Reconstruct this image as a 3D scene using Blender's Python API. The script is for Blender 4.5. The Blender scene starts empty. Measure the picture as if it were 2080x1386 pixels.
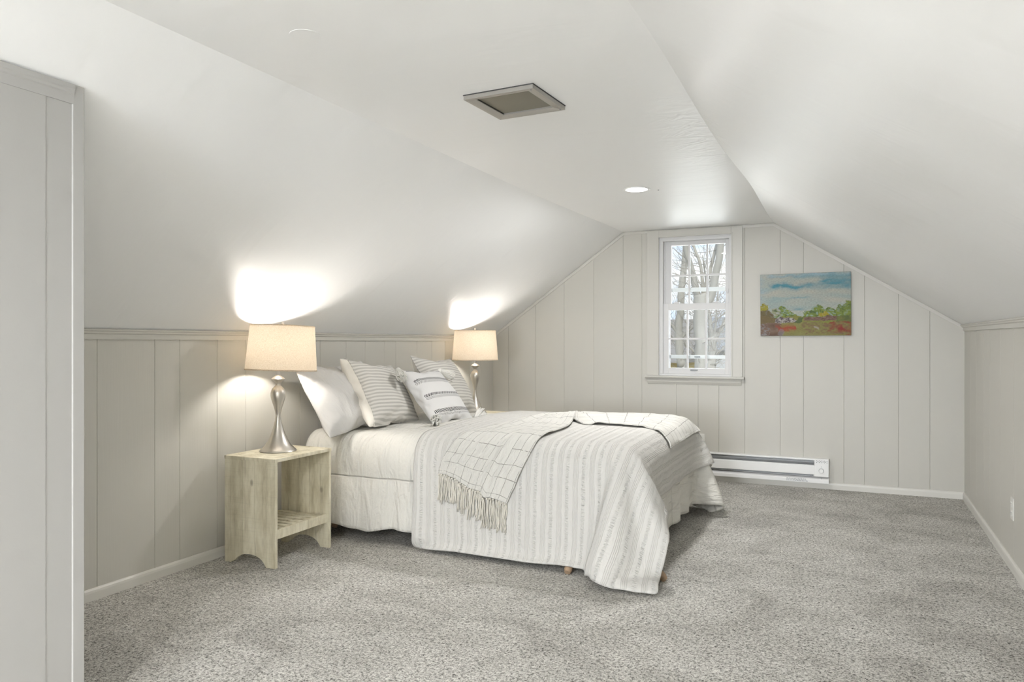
import bpy, bmesh, math, random
import numpy as np
from mathutils import Vector, Matrix, noise
from mathutils.bvhtree import BVHTree
random.seed(7); rng = np.random.default_rng(7)
S = bpy.context.scene; COL = S.collection
PI = math.pi
COMF=([70, 72, 3],[-3.0936, 3.487, 0.0153],0.001,[
2,0,-1,0,0,0,0,0,0,0,0,0,0,-1,0,0,0,1,0,0,0,0,0,0,0,0,1,0,0,0,0,0,0,0,0,0,0,0,0,0,0,0,0,-1,0,0,0,0,0,0,0,0,0,-1,0,0,0,0,0,0,0,0,0,0,0,1,0,0,0,0,0,0,37,0,1,0,0,0,0,-1,0,0,0,0,0,1,0,0,0,-1,0,0,0,1,0,0,0,0,-1,0,0,0,0,0,0,0,0,0,0,0,0,0,0,0,0,1,
0,0,0,0,-1,0,0,0,0,1,0,-1,0,0,0,1,0,0,0,0,0,-1,0,0,0,0,0,0,37,0,0,0,0,0,0,1,0,0,0,-1,0,0,0,0,0,0,0,1,0,-1,0,0,0,0,0,0,0,0,0,0,0,0,0,0,0,0,0,0,0,0,0,0,0,0,0,0,1,0,-1,0,0,0,0,1,0,0,0,-1,0,0,0,0,0,0,0,0,0,0,0,0,38,-1,0,0,0,0,0,0,0,0,0,1,-1,0,
0,0,0,0,1,-1,0,0,0,0,0,0,0,0,1,0,0,0,0,0,0,0,0,0,0,0,-1,0,0,0,0,0,0,0,0,0,1,0,-1,0,0,0,0,0,0,0,0,0,0,0,0,0,1,0,0,0,0,0,37,1,0,0,-1,0,0,0,0,0,0,0,1,0,0,-1,0,1,-1,0,0,0,0,0,0,0,1,0,-1,0,0,0,0,0,0,0,0,0,0,0,1,0,0,-1,0,0,0,0,0,0,0,0,1,-1,0,0,0,
0,0,0,0,0,1,0,0,0,-1,0,0,0,0,0,37,0,0,0,1,0,0,-1,0,0,0,0,0,0,0,1,0,-1,0,0,0,0,0,1,0,0,-1,0,0,0,0,0,0,0,0,0,0,0,0,0,0,0,0,1,0,0,-1,0,0,0,0,0,0,1,-1,0,0,0,0,0,1,0,-1,0,0,0,0,0,0,0,0,0,37,0,0,0,0,0,0,1,0,0,-1,0,0,0,0,0,0,0,0,0,1,0,0,-1,0,0,0,
0,0,0,0,0,0,0,0,0,0,0,0,0,0,0,0,0,0,0,1,0,0,-1,0,0,0,0,1,0,0,0,0,0,-1,0,0,0,0,0,0,0,0,0,0,0,38,-1,0,0,0,0,0,0,0,0,1,0,-1,0,0,0,0,0,1,0,-1,0,0,0,0,0,0,0,0,0,0,0,0,0,0,1,-1,0,0,0,0,0,0,0,0,0,0,0,0,1,0,-1,0,0,0,0,0,0,0,0,0,0,0,0,0,0,0,1,0,0,0,
-1,37,1,0,-1,0,0,0,0,0,0,0,0,1,0,0,-1,0,1,-1,0,0,0,0,0,0,0,0,1,0,0,0,0,0,0,0,-1,1,0,0,0,0,0,-1,0,0,0,0,0,0,0,0,1,0,-1,0,0,0,0,0,0,0,0,0,1,0,0,0,-1,0,0,0,1,37,0,0,1,0,0,-1,0,0,0,0,0,0,0,0,1,0,-1,0,0,0,0,0,1,0,0,0,-1,0,0,0,0,0,0,0,0,0,0,0,0,
0,0,1,0,0,0,-1,0,0,0,0,0,0,1,-1,0,0,0,0,0,1,0,0,-1,0,0,0,0,0,0,0,0,37,0,0,0,0,0,1,0,0,-1,0,0,0,0,0,0,0,0,0,0,0,1,0,-1,0,0,0,0,0,0,0,0,0,0,0,0,0,0,0,0,0,0,0,0,0,0,1,0,0,-1,0,0,0,0,1,0,0,0,0,0,-1,0,0,0,0,0,0,0,0,0,0,0,38,-1,0,0,0,0,0,0,0,1,0,
0,-1,0,0,0,0,0,1,0,0,-1,0,0,0,0,0,0,0,0,0,0,0,0,0,0,0,0,0,0,0,0,0,0,0,0,0,0,0,1,0,-1,0,0,0,0,0,0,0,0,0,0,0,0,0,0,0,0,0,1,0,-1,37,1,-1,0,0,0,0,0,0,0,0,0,1,0,0,-1,0,1,-1,0,0,0,0,0,0,0,0,1,0,0,0,0,0,0,0,0,0,0,0,0,0,0,-1,0,0,0,0,0,0,0,0,1,0,-1,
0,0,0,0,0,0,0,0,0,0,0,1,0,0,0,-1,0,1,37,0,1,0,0,-1,0,0,0,0,0,0,0,0,0,1,0,-1,0,0,0,0,0,1,0,0,0,-1,0,0,0,0,0,0,0,0,0,0,0,0,0,0,1,0,0,0,-1,0,0,0,0,0,0,1,-1,0,0,0,0,0,1,0,0,0,0,-1,0,0,0,0,0,0,37,0,0,0,0,1,0,0,-1,0,0,0,0,0,0,0,0,0,0,0,1,0,0,-1,
0,0,0,0,0,0,0,0,0,0,0,0,0,0,0,0,0,0,0,0,0,0,1,0,0,-1,0,0,0,0,1,0,0,0,0,0,-1,0,0,0,0,0,0,0,0,0,0,0,38,-1,0,0,0,0,0,0,1,0,0,0,-1,0,0,0,0,0,1,0,-1,0,0,0,0,0,0,0,0,0,0,0,0,0,0,0,0,0,0,0,0,0,0,0,0,0,0,0,0,1,0,0,-1,0,0,0,0,0,0,0,0,0,0,0,0,0,0,0,
0,0,0,0,37,0,0,0,0,0,0,0,0,0,0,0,1,0,0,-1,0,1,-1,0,0,0,0,0,0,0,0,1,0,0,0,0,0,0,0,0,0,0,0,0,0,0,-1,0,0,0,0,0,0,0,0,0,1,0,-1,0,0,0,0,0,0,0,0,0,0,0,0,1,0,0,0,-1,37,1,0,-1,0,0,0,0,0,0,0,0,0,0,0,1,0,-1,0,0,0,0,0,1,0,0,0,-1,0,0,0,0,0,0,0,0,0,0,0,
0,0,0,1,0,0,0,-1,0,0,0,0,0,0,0,1,-1,0,0,0,0,0,1,0,0,0,0,0,-1,0,0,0,1,37,0,0,1,0,0,0,-1,0,0,0,0,0,0,0,0,0,0,0,1,0,0,0,-1,0,0,0,0,0,0,0,0,0,0,0,0,0,0,0,0,0,0,0,0,0,0,1,0,0,-1,0,0,0,0,0,1,0,0,0,0,0,-1,0,0,0,0,0,0,0,0,0,0,37,0,0,0,0,0,0,1,0,0,
0,0,-1,0,0,0,0,1,0,-1,0,0,0,0,0,0,0,0,0,0,0,0,1,0,0,-1,1,0,0,-1,0,0,0,0,0,0,0,0,0,1,0,0,-1,0,0,0,0,0,0,0,0,0,0,0,0,0,0,0,0,0,0,0,38,-1,0,0,0,0,0,0,0,0,0,0,1,0,0,0,0,-1,0,0,0,0,0,0,1,0,0,0,0,0,0,0,-1,0,0,1,-1,0,0,1,0,0,0,0,-1,0,0,0,0,0,0,0,
1,0,-1,0,0,0,0,0,0,0,0,0,0,0,0,0,0,0,0,0,37,0,0,0,0,0,0,0,0,0,0,0,0,0,0,0,0,0,0,0,0,1,0,0,-1,0,0,0,0,0,0,0,0,0,0,0,0,0,0,0,0,0,0,0,1,0,0,0,-1,0,0,0,0,0,1,0,-1,0,0,0,0,0,0,0,0,0,1,0,0,0,0,-1,37,1,0,0,0,-1,0,0,0,0,0,0,0,0,0,0,0,0,1,0,0,-1,0,
0,0,0,0,0,0,0,0,0,0,0,0,0,0,0,0,0,0,0,0,0,0,0,0,0,1,0,-1,0,0,0,0,0,1,0,0,0,0,0,0,0,0,0,-1,0,0,0,0,1,37,0,0,0,0,1,0,0,0,-1,0,1,0,0,-1,0,0,1,-1,0,0,0,0,0,0,0,0,1,0,0,0,0,0,0,0,0,0,0,0,0,0,0,-1,0,0,0,0,0,0,0,1,0,0,-1,0,0,0,0,0,0,0,0,0,0,0,0,0,
0,0,0,0,0,37,0,0,0,0,0,0,0,0,1,0,-1,0,0,1,0,0,-1,0,0,0,0,1,0,0,0,0,-1,0,0,0,0,0,0,0,0,0,0,0,0,0,0,1,0,0,-1,0,0,0,0,0,0,0,1,-1,0,0,0,0,0,0,0,0,0,0,0,0,0,0,0,0,0,38,-1,0,0,0,0,0,0,0,0,0,0,0,0,0,0,0,0,0,0,1,0,-1,0,0,0,0,0,0,0,0,0,0,0,0,0,0,0,
0,0,0,0,0,0,0,1,0,0,0,-1,0,0,0,0,1,0,0,-1,0,0,0,0,0,0,0,0,0,0,0,0,0,0,37,1,-1,0,0,0,0,0,0,0,0,0,0,0,0,0,0,1,0,0,-1,0,0,0,0,0,0,0,0,1,0,0,0,0,0,0,0,0,0,-1,0,0,0,0,0,0,0,0,0,1,0,0,-1,0,0,0,0,1,0,0,0,0,0,0,0,0,0,0,0,0,0,-1,37,0,1,0,0,0,0,0,0,
0,0,0,-1,1,0,0,0,-1,0,0,0,0,0,0,1,0,0,0,0,-1,0,0,0,0,0,0,0,0,0,1,0,0,0,0,0,-1,0,0,0,0,0,0,1,0,-1,0,0,0,0,0,0,0,0,0,0,0,0,0,0,0,0,1,37,0,0,0,0,0,0,0,0,0,0,0,1,-1,0,0,0,0,0,0,0,1,0,0,-1,0,0,0,0,0,0,0,0,0,0,0,0,0,0,0,0,0,0,0,0,1,0,0,-1,0,0,0,
0,0,1,-1,0,0,0,0,0,0,0,0,0,0,0,0,0,0,0,0,37,0,0,0,0,0,0,0,0,0,0,0,0,0,0,0,0,0,1,0,0,-1,0,0,0,0,0,0,0,0,0,1,0,0,-1,0,0,0,0,0,0,0,0,0,0,0,0,0,1,0,0,-1,0,0,0,1,0,-1,0,0,0,0,0,0,0,0,0,0,0,0,0,0,37,0,0,0,0,0,0,0,0,0,0,0,0,0,0,0,0,1,-1,0,0,0,0,0,
1,0,0,0,0,0,0,-1,0,0,1,0,0,0,0,0,0,0,0,-1,0,0,0,0,0,0,0,1,0,-1,0,0,0,1,0,0,0,-1,0,0,0,0,0,0,0,0,0,0,38,-1,0,0,0,0,0,0,0,0,0,1,-1,1,0,0,0,-1,0,0,0,1,0,0,-1,0,0,0,0,0,0,0,0,0,0,0,0,0,0,0,0,0,0,1,0,0,0,0,-1,0,0,0,0,1,-1,0,0,0,0,0,0,1,0,0,0,0,
0,0,-1,0,0,0,37,1,0,0,0,0,0,0,0,0,0,-1,1,-1,0,0,0,0,0,1,0,-1,0,0,0,0,0,0,0,0,0,0,0,0,0,0,0,0,0,0,0,0,0,0,0,0,0,0,1,0,0,-1,0,0,1,0,-1,0,0,0,0,0,0,0,0,0,0,-1,1,0,0,0,37,0,0,0,0,0,0,0,0,0,0,0,0,0,0,0,0,1,0,-1,0,0,0,0,0,0,1,0,0,0,0,0,0,0,0,0,0,
0,0,0,0,0,0,0,-1,0,0,0,0,0,0,1,0,-1,0,0,1,-1,0,0,0,0,0,0,0,0,-1,1,0,0,0,0,37,0,0,0,0,0,0,0,0,0,0,0,0,0,0,0,1,-1,0,0,0,0,1,0,0,0,-1,0,0,0,0,0,0,0,0,0,0,0,0,0,0,0,0,0,1,0,0,-1,0,0,0,0,0,1,-1,0,0,1,0,0,-1,0,0,0,0,0,1,0,-1,0,0,0,37,0,0,0,0,0,0,
0,0,0,0,0,0,1,0,0,-1,0,0,1,0,0,-1,0,0,0,0,0,0,0,0,0,0,0,0,0,0,0,0,0,0,0,0,0,0,0,0,1,0,0,-1,0,0,0,1,-1,0,0,0,0,1,-1,0,0,0,0,0,0,0,0,0,0,37,0,0,0,0,0,0,0,0,1,0,0,0,-1,0,0,0,1,0,-1,0,0,0,0,0,1,0,0,0,0,0,0,0,0,0,0,0,0,0,0,0,0,0,0,-1,0,0,0,0,0,
1,0,0,-1,0,1,0,-1,0,0,0,1,-1,0,0,0,0,-1,1,0,0,-1,38,-1,0,1,0,0,0,0,0,-1,0,0,0,0,0,0,0,0,0,0,0,0,1,0,0,-1,0,0,0,0,0,0,0,0,0,0,0,0,0,0,0,0,0,0,1,0,0,0,-1,0,0,0,0,1,-1,0,0,1,-1,0,0,0,1,-1,0,0,0,0,0,0,0,0,37,1,0,-1,0,0,0,0,0,0,0,0,0,0,1,0,0,-1,
0,1,0,0,-1,0,0,0,0,0,0,0,0,0,0,0,0,0,0,0,0,0,0,0,0,0,0,0,0,0,1,0,-1,0,0,0,1,-1,0,0,0,0,0,0,0,0,0,0,0,1,-1,0,0,0,36,0,0,1,0,0,0,0,0,0,0,0,0,1,-1,0,0,0,1,-1,0,0,0,0,0,0,1,0,0,0,0,0,0,0,0,0,0,0,0,0,0,0,-1,0,0,0,0,0,0,0,1,0,0,-1,0,1,-1,0,1,0,
-1,0,0,1,-1,0,0,0,1,-1,0,1,37,0,0,-1,0,0,1,0,0,0,0,0,1,-1,0,0,0,1,-1,0,1,0,0,0,0,0,-1,0,0,0,0,0,0,0,0,0,0,0,0,0,0,0,1,0,0,0,0,0,-1,0,0,0,0,1,-1,0,1,-1,0,0,1,-1,0,0,1,-1,0,0,0,0,0,-1,36,0,1,0,0,0,-1,1,0,0,0,1,-1,0,0,1,0,-1,0,1,-1,0,0,0,0,0,
0,0,0,0,0,0,0,0,0,0,0,0,0,0,0,0,0,0,0,0,0,0,1,0,0,-1,0,0,1,-1,0,1,-1,0,0,0,0,0,0,0,0,0,-1,1,0,0,38,-1,0,0,0,0,1,-1,0,0,1,-1,0,0,1,-1,0,1,0,-1,0,0,0,1,0,0,0,0,0,0,0,0,0,0,0,0,0,0,0,0,0,0,-1,0,0,0,0,0,0,0,0,1,0,-1,0,1,-1,0,0,0,0,1,-1,0,0,0,0,
0,0,0,0,0,36,1,0,0,0,0,-1,1,0,0,0,0,0,1,-1,0,0,0,0,0,1,0,0,-1,0,0,0,0,0,0,0,0,0,0,0,0,0,0,0,0,0,0,1,0,0,0,0,0,0,-1,0,0,0,1,-1,0,1,-1,1,-1,0,0,0,0,0,0,0,0,1,-1,0,0,37,0,-1,0,0,1,0,-1,1,0,0,0,0,0,0,0,1,-1,1,0,-1,0,0,0,0,0,0,0,0,0,0,0,0,0,0,0,
0,0,0,0,0,0,0,0,0,0,0,0,0,1,0,0,-1,0,1,-1,0,0,0,1,-1,0,0,0,0,0,0,0,-1,1,0,0,36,0,0,1,0,-1,1,0,0,0,0,0,1,-1,0,1,-1,1,-1,0,0,0,0,1,0,0,0,0,0,-1,0,1,0,0,0,0,-1,0,0,0,0,0,0,0,0,0,0,0,0,0,0,0,1,0,-1,1,-1,1,-1,0,0,0,0,0,0,0,0,0,0,0,0,0,37,0,0,0,
0,1,-1,1,-1,0,0,0,0,0,1,-1,1,-1,0,1,0,0,0,-1,0,0,0,0,0,1,0,-1,0,0,0,0,1,0,0,0,0,0,0,0,0,0,0,0,-1,0,0,0,0,0,1,-1,1,-1,0,0,0,0,1,-1,0,1,-1,0,0,0,0,0,37,0,1,-1,0,0,0,0,0,1,-1,1,-1,0,0,0,0,1,0,-1,0,0,0,0,0,0,0,0,0,0,0,0,0,0,0,0,0,0,0,0,0,0,0,0,
0,0,0,0,1,0,0,0,0,-1,0,0,0,0,0,0,1,-1,0,0,0,0,0,0,1,-1,0,0,37,0,0,0,1,-1,0,0,0,0,0,0,0,1,-1,1,-1,0,0,1,0,0,0,0,0,0,0,0,-1,0,0,0,0,0,0,0,0,0,0,0,0,0,0,0,0,0,0,0,0,0,0,0,0,1,0,0,-1,0,0,0,0,0,0,1,-1,0,0,0,-1,0,-1,0,37,1,-1,0,0,0,1,-1,1,-1,0,0,
0,0,0,0,1,-1,1,-1,0,0,0,0,0,0,0,0,1,0,0,0,0,0,0,0,0,0,0,0,0,-1,1,-1,0,0,1,0,0,0,0,0,0,-1,0,0,1,0,0,-1,0,0,-1,0,0,-1,0,-1,0,-1,0,0,38,-1,0,1,-1,0,0,0,0,0,1,-1,0,0,1,0,-1,1,-1,0,0,0,0,0,0,0,0,0,0,0,0,0,0,0,0,0,0,0,0,0,0,1,-1,1,0,0,-1,0,0,0,0,
0,0,1,0,0,-1,0,0,0,-1,0,0,-2,0,0,0,0,-1,1,0,-1,36,0,1,0,0,1,-1,0,0,0,0,0,0,0,0,0,1,0,0,0,0,0,0,0,-1,0,0,0,0,0,0,0,0,0,0,0,0,0,0,0,0,0,0,0,0,0,0,0,0,0,0,0,1,-1,0,0,0,0,0,0,0,0,-1,1,0,0,-1,0,1,0,-1,1,30,2,2,1,1,0,1,1,-1,0,0,0,0,0,0,1,-1,0,1,
-1,0,0,0,0,1,0,0,0,0,0,-1,0,0,0,0,0,0,0,0,0,0,0,0,0,0,0,0,0,0,0,1,0,-1,1,0,0,0,-1,0,0,-1,0,1,-1,0,0,1,-1,-1,-1,0,-1,16,2,1,2,3,2,2,2,3,2,0,2,0,-1,0,1,2,0,-2,1,-1,0,0,0,0,0,0,0,0,0,1,0,0,0,0,0,0,-1,1,0,0,0,0,-1,1,0,0,0,0,0,-1,0,1,0,1,0,-2,0,
0,0,0,-1,-1,0,-1,0,-1,-1,-1,-1,-1,0,-3,1,1,0,1,1,1,2,0,1,2,4,10,9,4,2,1,-1,0,-1,1,0,-1,0,0,0,0,0,0,0,0,0,0,0,0,0,0,1,-1,0,0,0,0,1,-1,0,0,0,0,0,0,1,-1,1,0,2,-2,0,-1,-1,1,0,0,0,0,-2,0,-1,-2,0,-1,-1,-11,0,0,1,1,2,4,3,7,8,9,6,0,-4,3,3,-2,0,0,0,
0,-1,1,0,0,0,-1,0,0,0,0,0,0,0,0,0,0,0,0,0,0,0,0,0,0,0,0,0,1,0,0,-1,1,0,0,0,-2,-3,0,0,1,4,2,1,0,1,-1,1,1,0,0,-1,-5,2,3,4,4,6,6,5,4,1,-2,-4,-2,7,4,-11,-3,2,-1,1,0,1,0,-1,0,0,1,0,0,0,-1,0,0,0,0,0,0,0,0,1,0,0,0,0,0,0,0,0,-1,0,1,0,-1,-1,4,4,-4,
-4,-1,0,-12,-8,2,4,6,3,4,3,3,2,2,2,9,5,5,5,5,2,0,-1,-5,-4,-2,3,7,3,-10,-20,8,1,2,-1,-1,0,0,1,-1,0,1,-1,1,0,0,0,0,0,0,0,0,0,0,0,0,-1,1,-1,0,0,0,0,1,-1,0,1,0,2,-7,10,12,-8,-8,1,7,-10,-19,-10,-3,2,2,4,3,3,4,4,28,2,2,0,-2,-3,-5,-4,-1,2,6,6,2,
-8,-24,-1,1,6,4,-3,-6,0,1,0,1,0,-1,1,-1,1,1,-1,0,0,0,0,0,0,0,-1,0,1,-1,1,0,0,0,1,-2,1,-1,-1,1,0,-3,-2,24,8,-7,-10,1,8,0,-16,-16,-11,-5,-3,1,1,1,1,30,-1,-4,-3,-3,-2,-1,2,4,6,4,0,-4,-22,-13,7,2,3,3,-1,-4,-3,-1,1,0,-1,0,1,3,1,-1,-1,-2,-1,0,0,
1,1,1,1,-1,-2,-1,0,1,1,2,-1,0,-3,0,1,2,-3,0,0,8,19,3,-6,-7,0,7,5,-8,-13,-15,-11,-7,-3,-1,0,17,-1,0,0,0,1,4,4,5,2,0,-3,-18,-17,1,5,2,3,1,0,-3,-3,0,0,0,0,0,1,1,1,1,-2,-1,-1,0,0,0,2,1,0,-1,-1,-1,-1,1,1,1,1,-2,-1,-1,1,-1,-1,1,1,2,15,12,-1,-5,
-4,0,5,3,-2,-7,-12,-14,-10,-6,-4,16,-1,1,2,2,4,3,4,1,0,-2,-13,-20,-4,2,6,2,2,1,-1,-2,-3,0,0,0,0,0,0,2,1,-1,0,-1,-1,0,0,0,1,1,0,-1,-1,0,0,0,2,0,0,-1,0,-1,0,-1,0,1,0,0,8,15,5,-1,-4,-2,2,1,2,1,-2,-6,-14,-15,-10,33,-5,-2,-1,2,2,2,1,0,-2,-11,
-18,-9,1,3,5,2,1,1,-1,-1,-2,-1,0,0,0,0,1,1,0,1,-1,-2,0,0,0,1,0,1,0,0,-1,-1,0,0,1,1,-1,0,-1,0,-1,0,1,1,0,0,2,12,11,1,-1,-1,-3,1,-1,-1,0,1,1,-4,-6,37,-2,-3,-2,0,1,1,0,-1,-8,-16,-12,-1,0,4,3,2,1,0,0,-1,-2,-2,0,0,1,0,1,1,0,0,-1,0,-1,0,0,0,2,0,
0,-1,-1,0,0,0,0,1,0,0,0,-1,0,0,-1,1,1,0,0,7,12,5,2,-2,-2,-3,-3,-3,-3,-2,1,9,15,37,-1,-2,-2,-2,2,0,-1,-6,-13,-14,-5,1,0,3,4,2,1,1,-1,-1,-2,-1,0,0,0,0,1,0,1,-1,1,-1,-1,0,0,1,0,1,-1,0,0,-1,0,1,0,0,0,0,-1,1,-1,-1,1,0,1,0,0,4,10,7,1,0,-3,-3,-3,
-3,-1,2,8,13,4,37,0,-1,-3,-2,0,0,-4,-10,-15,-8,-1,0,1,4,4,0,2,0,0,-1,-1,-1,-1,0,0,1,0,1,0,0,-1,-1,1,-1,0,1,0,0,1,-1,-1,0,1,-1,0,0,1,0,0,-1,-1,1,1,0,1,0,-1,1,8,8,4,-2,-2,-3,-3,-1,1,8,12,4,2,37,0,0,-2,-3,-2,-1,-9,-14,-11,-2,1,0,1,4,0,3,1,1,0,
0,-3,-2,-1,0,0,2,2,0,0,-1,0,0,-2,0,1,1,1,-1,0,-1,0,0,-1,1,1,0,-1,0,0,-1,-1,-2,-1,4,2,0,1,-2,6,9,4,0,-3,-4,-1,1,7,13,5,1,-1,37,0,0,0,-3,-5,-4,-14,-13,-4,0,0,-1,2,4,2,1,1,0,1,-1,0,-3,-2,0,1,1,1,0,0,1,-1,-1,0,-1,1,0,1,1,-1,0,0,-2,0,1,0,0,1,0,
0,-1,-2,-1,0,3,2,0,-1,0,2,9,6,-1,-3,-2,-1,7,14,5,0,0,0,37,0,0,0,0,-5,-14,-17,-7,-1,1,0,-1,3,3,2,1,1,1,0,0,-2,-2,-1,0,1,1,1,0,0,-1,0,0,-1,0,0,1,0,0,0,0,-1,0,0,-1,1,0,0,0,1,-1,-1,-1,0,2,1,0,1,-1,0,7,7,1,-3,-1,3,13,8,1,0,0,0,37,1,-1,0,0,-14,
-22,-5,-2,0,-1,0,1,3,3,1,1,1,1,0,-1,0,-2,-1,-1,1,1,0,0,0,0,0,0,0,-1,0,1,0,0,0,0,0,-1,0,0,0,0,0,1,-1,0,0,-1,1,0,2,0,-1,1,-1,5,9,0,-2,0,10,13,2,-1,1,-1,0,219,1,0,-1,0,0,0,0,0,0,-1,0,2,8,19,28,33,36,37,36,37,36,37,36,37,36,37,36,36,37,36,37,
36,37,36,37,36,37,36,37,36,37,36,37,36,36,37,36,37,36,37,36,37,36,37,36,32,24,15,6,0,1,0,0,0,0,0,0,0,0,-1,1,1,-1,0,1,-1,0,0,0,0,0,0,0,-1,1,0,-1,0,1,-1,1,-1,1,-1,1,-1,1,-1,1,0,0,0,0,0,0,0,0,0,-1,1,-1,1,-1,1,-1,1,0,0,0,0,0,0,0,0,0,0,0,0,1,0,
0,0,-1,0,0,0,0,0,0,0,0,1,-1,0,0,0,0,0,0,0,0,0,-1,1,0,0,0,0,0,0,0,0,0,0,0,0,0,0,0,0,0,0,0,0,0,0,0,0,0,0,0,0,0,0,0,0,0,0,0,0,0,0,0,0,0,0,0,0,0,0,-1,1,0,0,0,0,0,0,0,0,0,0,0,0,1,0,1,-1,0,0,0,0,0,0,0,0,0,0,0,0,0,0,-1,1,0,0,0,0,0,0,0,0,0,0,-1,1,
0,0,-1,1,0,0,0,0,0,0,0,0,0,0,0,0,0,0,0,0,0,0,0,0,0,0,0,0,0,0,0,0,0,0,0,0,0,1,0,0,-1,0,-1,1,0,0,0,0,0,-1,1,0,0,0,0,0,0,0,0,0,-1,1,-1,1,-1,1,-1,1,-1,1,0,0,-1,1,0,0,-1,1,0,0,0,0,0,0,1,-1,1,-1,1,-1,1,-1,0,0,0,0,0,0,0,0,0,0,0,0,0,0,0,1,0,-1,0,0,
1,-1,0,0,0,1,0,0,-1,1,0,0,0,0,0,0,0,0,0,0,0,0,0,0,0,0,0,0,0,0,0,0,0,0,0,0,0,0,1,-1,0,0,0,0,0,0,0,0,0,0,0,0,0,0,0,0,0,0,0,0,0,0,0,0,0,0,1,-1,0,0,0,1,-1,-1,0,0,0,0,0,0,1,0,0,0,0,0,0,0,0,0,0,0,0,0,0,0,0,0,0,0,0,0,0,0,0,0,0,0,0,0,0,0,1,-1,0,0,
0,0,0,0,0,0,0,0,1,-1,1,-1,0,0,0,0,0,0,0,0,0,0,0,0,0,0,1,-1,0,-1,0,0,1,0,0,0,0,0,0,0,0,1,-1,0,0,0,0,0,0,0,0,0,0,0,0,0,0,0,0,0,0,0,0,0,0,0,-1,1,0,0,0,0,-1,1,0,0,0,0,0,0,0,0,0,0,0,0,0,0,0,0,0,0,0,0,0,0,0,0,0,0,1,0,0,0,-1,0,0,1,0,0,0,0,0,0,0,0,
0,0,0,0,0,0,0,0,0,0,0,0,0,0,0,0,0,0,0,0,0,0,0,0,0,0,1,-1,1,-1,0,0,0,0,0,0,0,0,0,0,0,0,0,0,-1,1,0,0,0,0,0,0,0,1,-1,1,0,0,1,0,0,0,0,-1,0,0,0,0,0,0,0,0,0,0,0,0,0,0,0,0,0,0,0,0,0,0,0,0,0,0,0,0,0,0,0,0,-1,1,0,0,0,0,0,0,0,0,0,0,0,0,0,0,0,0,0,0,0,
0,0,0,0,1,-1,0,1,-1,1,0,-1,1,0,0,-1,0,0,0,0,0,0,0,0,0,0,0,0,-1,1,0,0,0,0,0,0,0,0,0,0,0,0,0,0,0,0,0,0,0,0,0,0,0,0,0,0,0,0,0,0,0,0,0,0,0,0,0,0,0,0,0,1,-1,0,1,0,-1,0,1,-1,1,-1,0,1,0,0,0,1,0,-1,0,0,0,0,0,0,0,0,0,0,0,0,0,0,0,0,0,0,0,0,0,0,0,0,0,
0,0,0,0,0,0,0,0,0,0,0,0,0,0,0,0,0,0,0,0,0,0,0,0,0,-1,1,0,-1,1,0,-1,1,0,0,0,0,0,0,0,-1,0,-1,0,0,0,1,0,0,0,0,0,0,0,0,0,0,0,0,0,0,0,0,0,0,-1,1,0,0,0,0,0,0,0,0,0,0,0,0,0,0,0,-1,1,0,0,0,0,0,0,0,0,0,0,0,0,0,0,0,0,0,0,0,0,-1,0,0,0,0,0,0,-1,1,-2,1,
0,0,0,0,0,0,0,1,0,0,0,0,0,0,0,0,0,0,-1,1,-1,1,0,0,0,0,0,0,0,0,0,0,0,0,0,0,0,0,0,0,0,0,0,0,0,0,0,0,0,0,0,0,0,0,0,0,0,1,-1,0,0,-1,0,1,-1,0,-1,0,0,0,-2,0,0,1,0,0,1,0,0,-1,1,0,0,0,0,0,0,0,0,0,1,-1,1,-1,0,0,0,0,0,0,0,0,0,0,0,0,0,0,0,0,0,0,0,0,0,
0,0,0,0,0,0,0,0,-1,1,0,0,0,0,0,0,-1,0,1,0,-1,0,0,0,0,0,-1,-1,0,0,0,0,1,-1,1,0,0,-1,1,0,0,0,0,0,0,0,0,-1,1,-1,1,0,0,-1,1,0,0,0,0,0,0,0,0,0,0,0,0,0,0,0,0,0,0,0,0,0,0,0,-1,1,0,0,0,0,0,0,-1,1,0,0,0,0,0,0,0,-1,0,0,1,0,0,1,-1,1,-1,1,-1,0,0,0,0,0,
0,0,0,0,0,0,0,0,0,0,0,0,0,0,0,0,0,0,0,0,0,0,0,0,0,0,0,0,0,0,0,0,0,0,-1,1,0,0,0,0,0,0,0,0,0,0,1,-1,0,0,0,0,0,0,0,1,0,1,0,2,0,-1,1,-1,0,-1,0,0,1,0,-1,0,0,0,0,0,0,0,0,0,0,0,0,0,0,0,0,0,0,0,0,0,0,0,0,0,0,0,0,0,0,0,-1,1,0,0,1,-1,0,0,0,0,0,0,0,0,
0,0,0,0,1,0,0,0,0,0,1,0,1,-1,0,3,-1,0,-1,0,0,0,0,0,-1,0,0,0,0,0,0,0,0,0,0,0,0,0,0,0,0,0,0,0,0,0,0,0,0,0,0,0,0,0,0,0,0,0,0,0,0,0,-1,1,-1,1,0,0,0,0,0,0,0,0,0,0,0,0,1,0,0,1,-1,1,-1,1,0,2,0,0,0,-1,0,0,0,-1,0,0,0,0,0,0,0,1,-1,0,0,0,0,0,0,0,0,0,
0,-1,1,0,0,0,0,0,0,0,0,0,0,0,0,0,0,0,0,0,0,0,0,0,0,0,0,0,0,0,0,0,-1,1,0,1,-1,0,1,-1,0,0,0,0,0,0,0,0,0,0,0,0,0,0,0,0,0,0,0,0,0,-1,1,-1,1,0,0,0,0,0,0,0,0,0,0,0,0,0,0,0,0,0,0,0,0,0,0,0,0,0,-1,1,0,0,0,0,0,0,0,0,0,0,0,0,0,0,0,-1,1,0,-1,0,0,-1,0,
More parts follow.
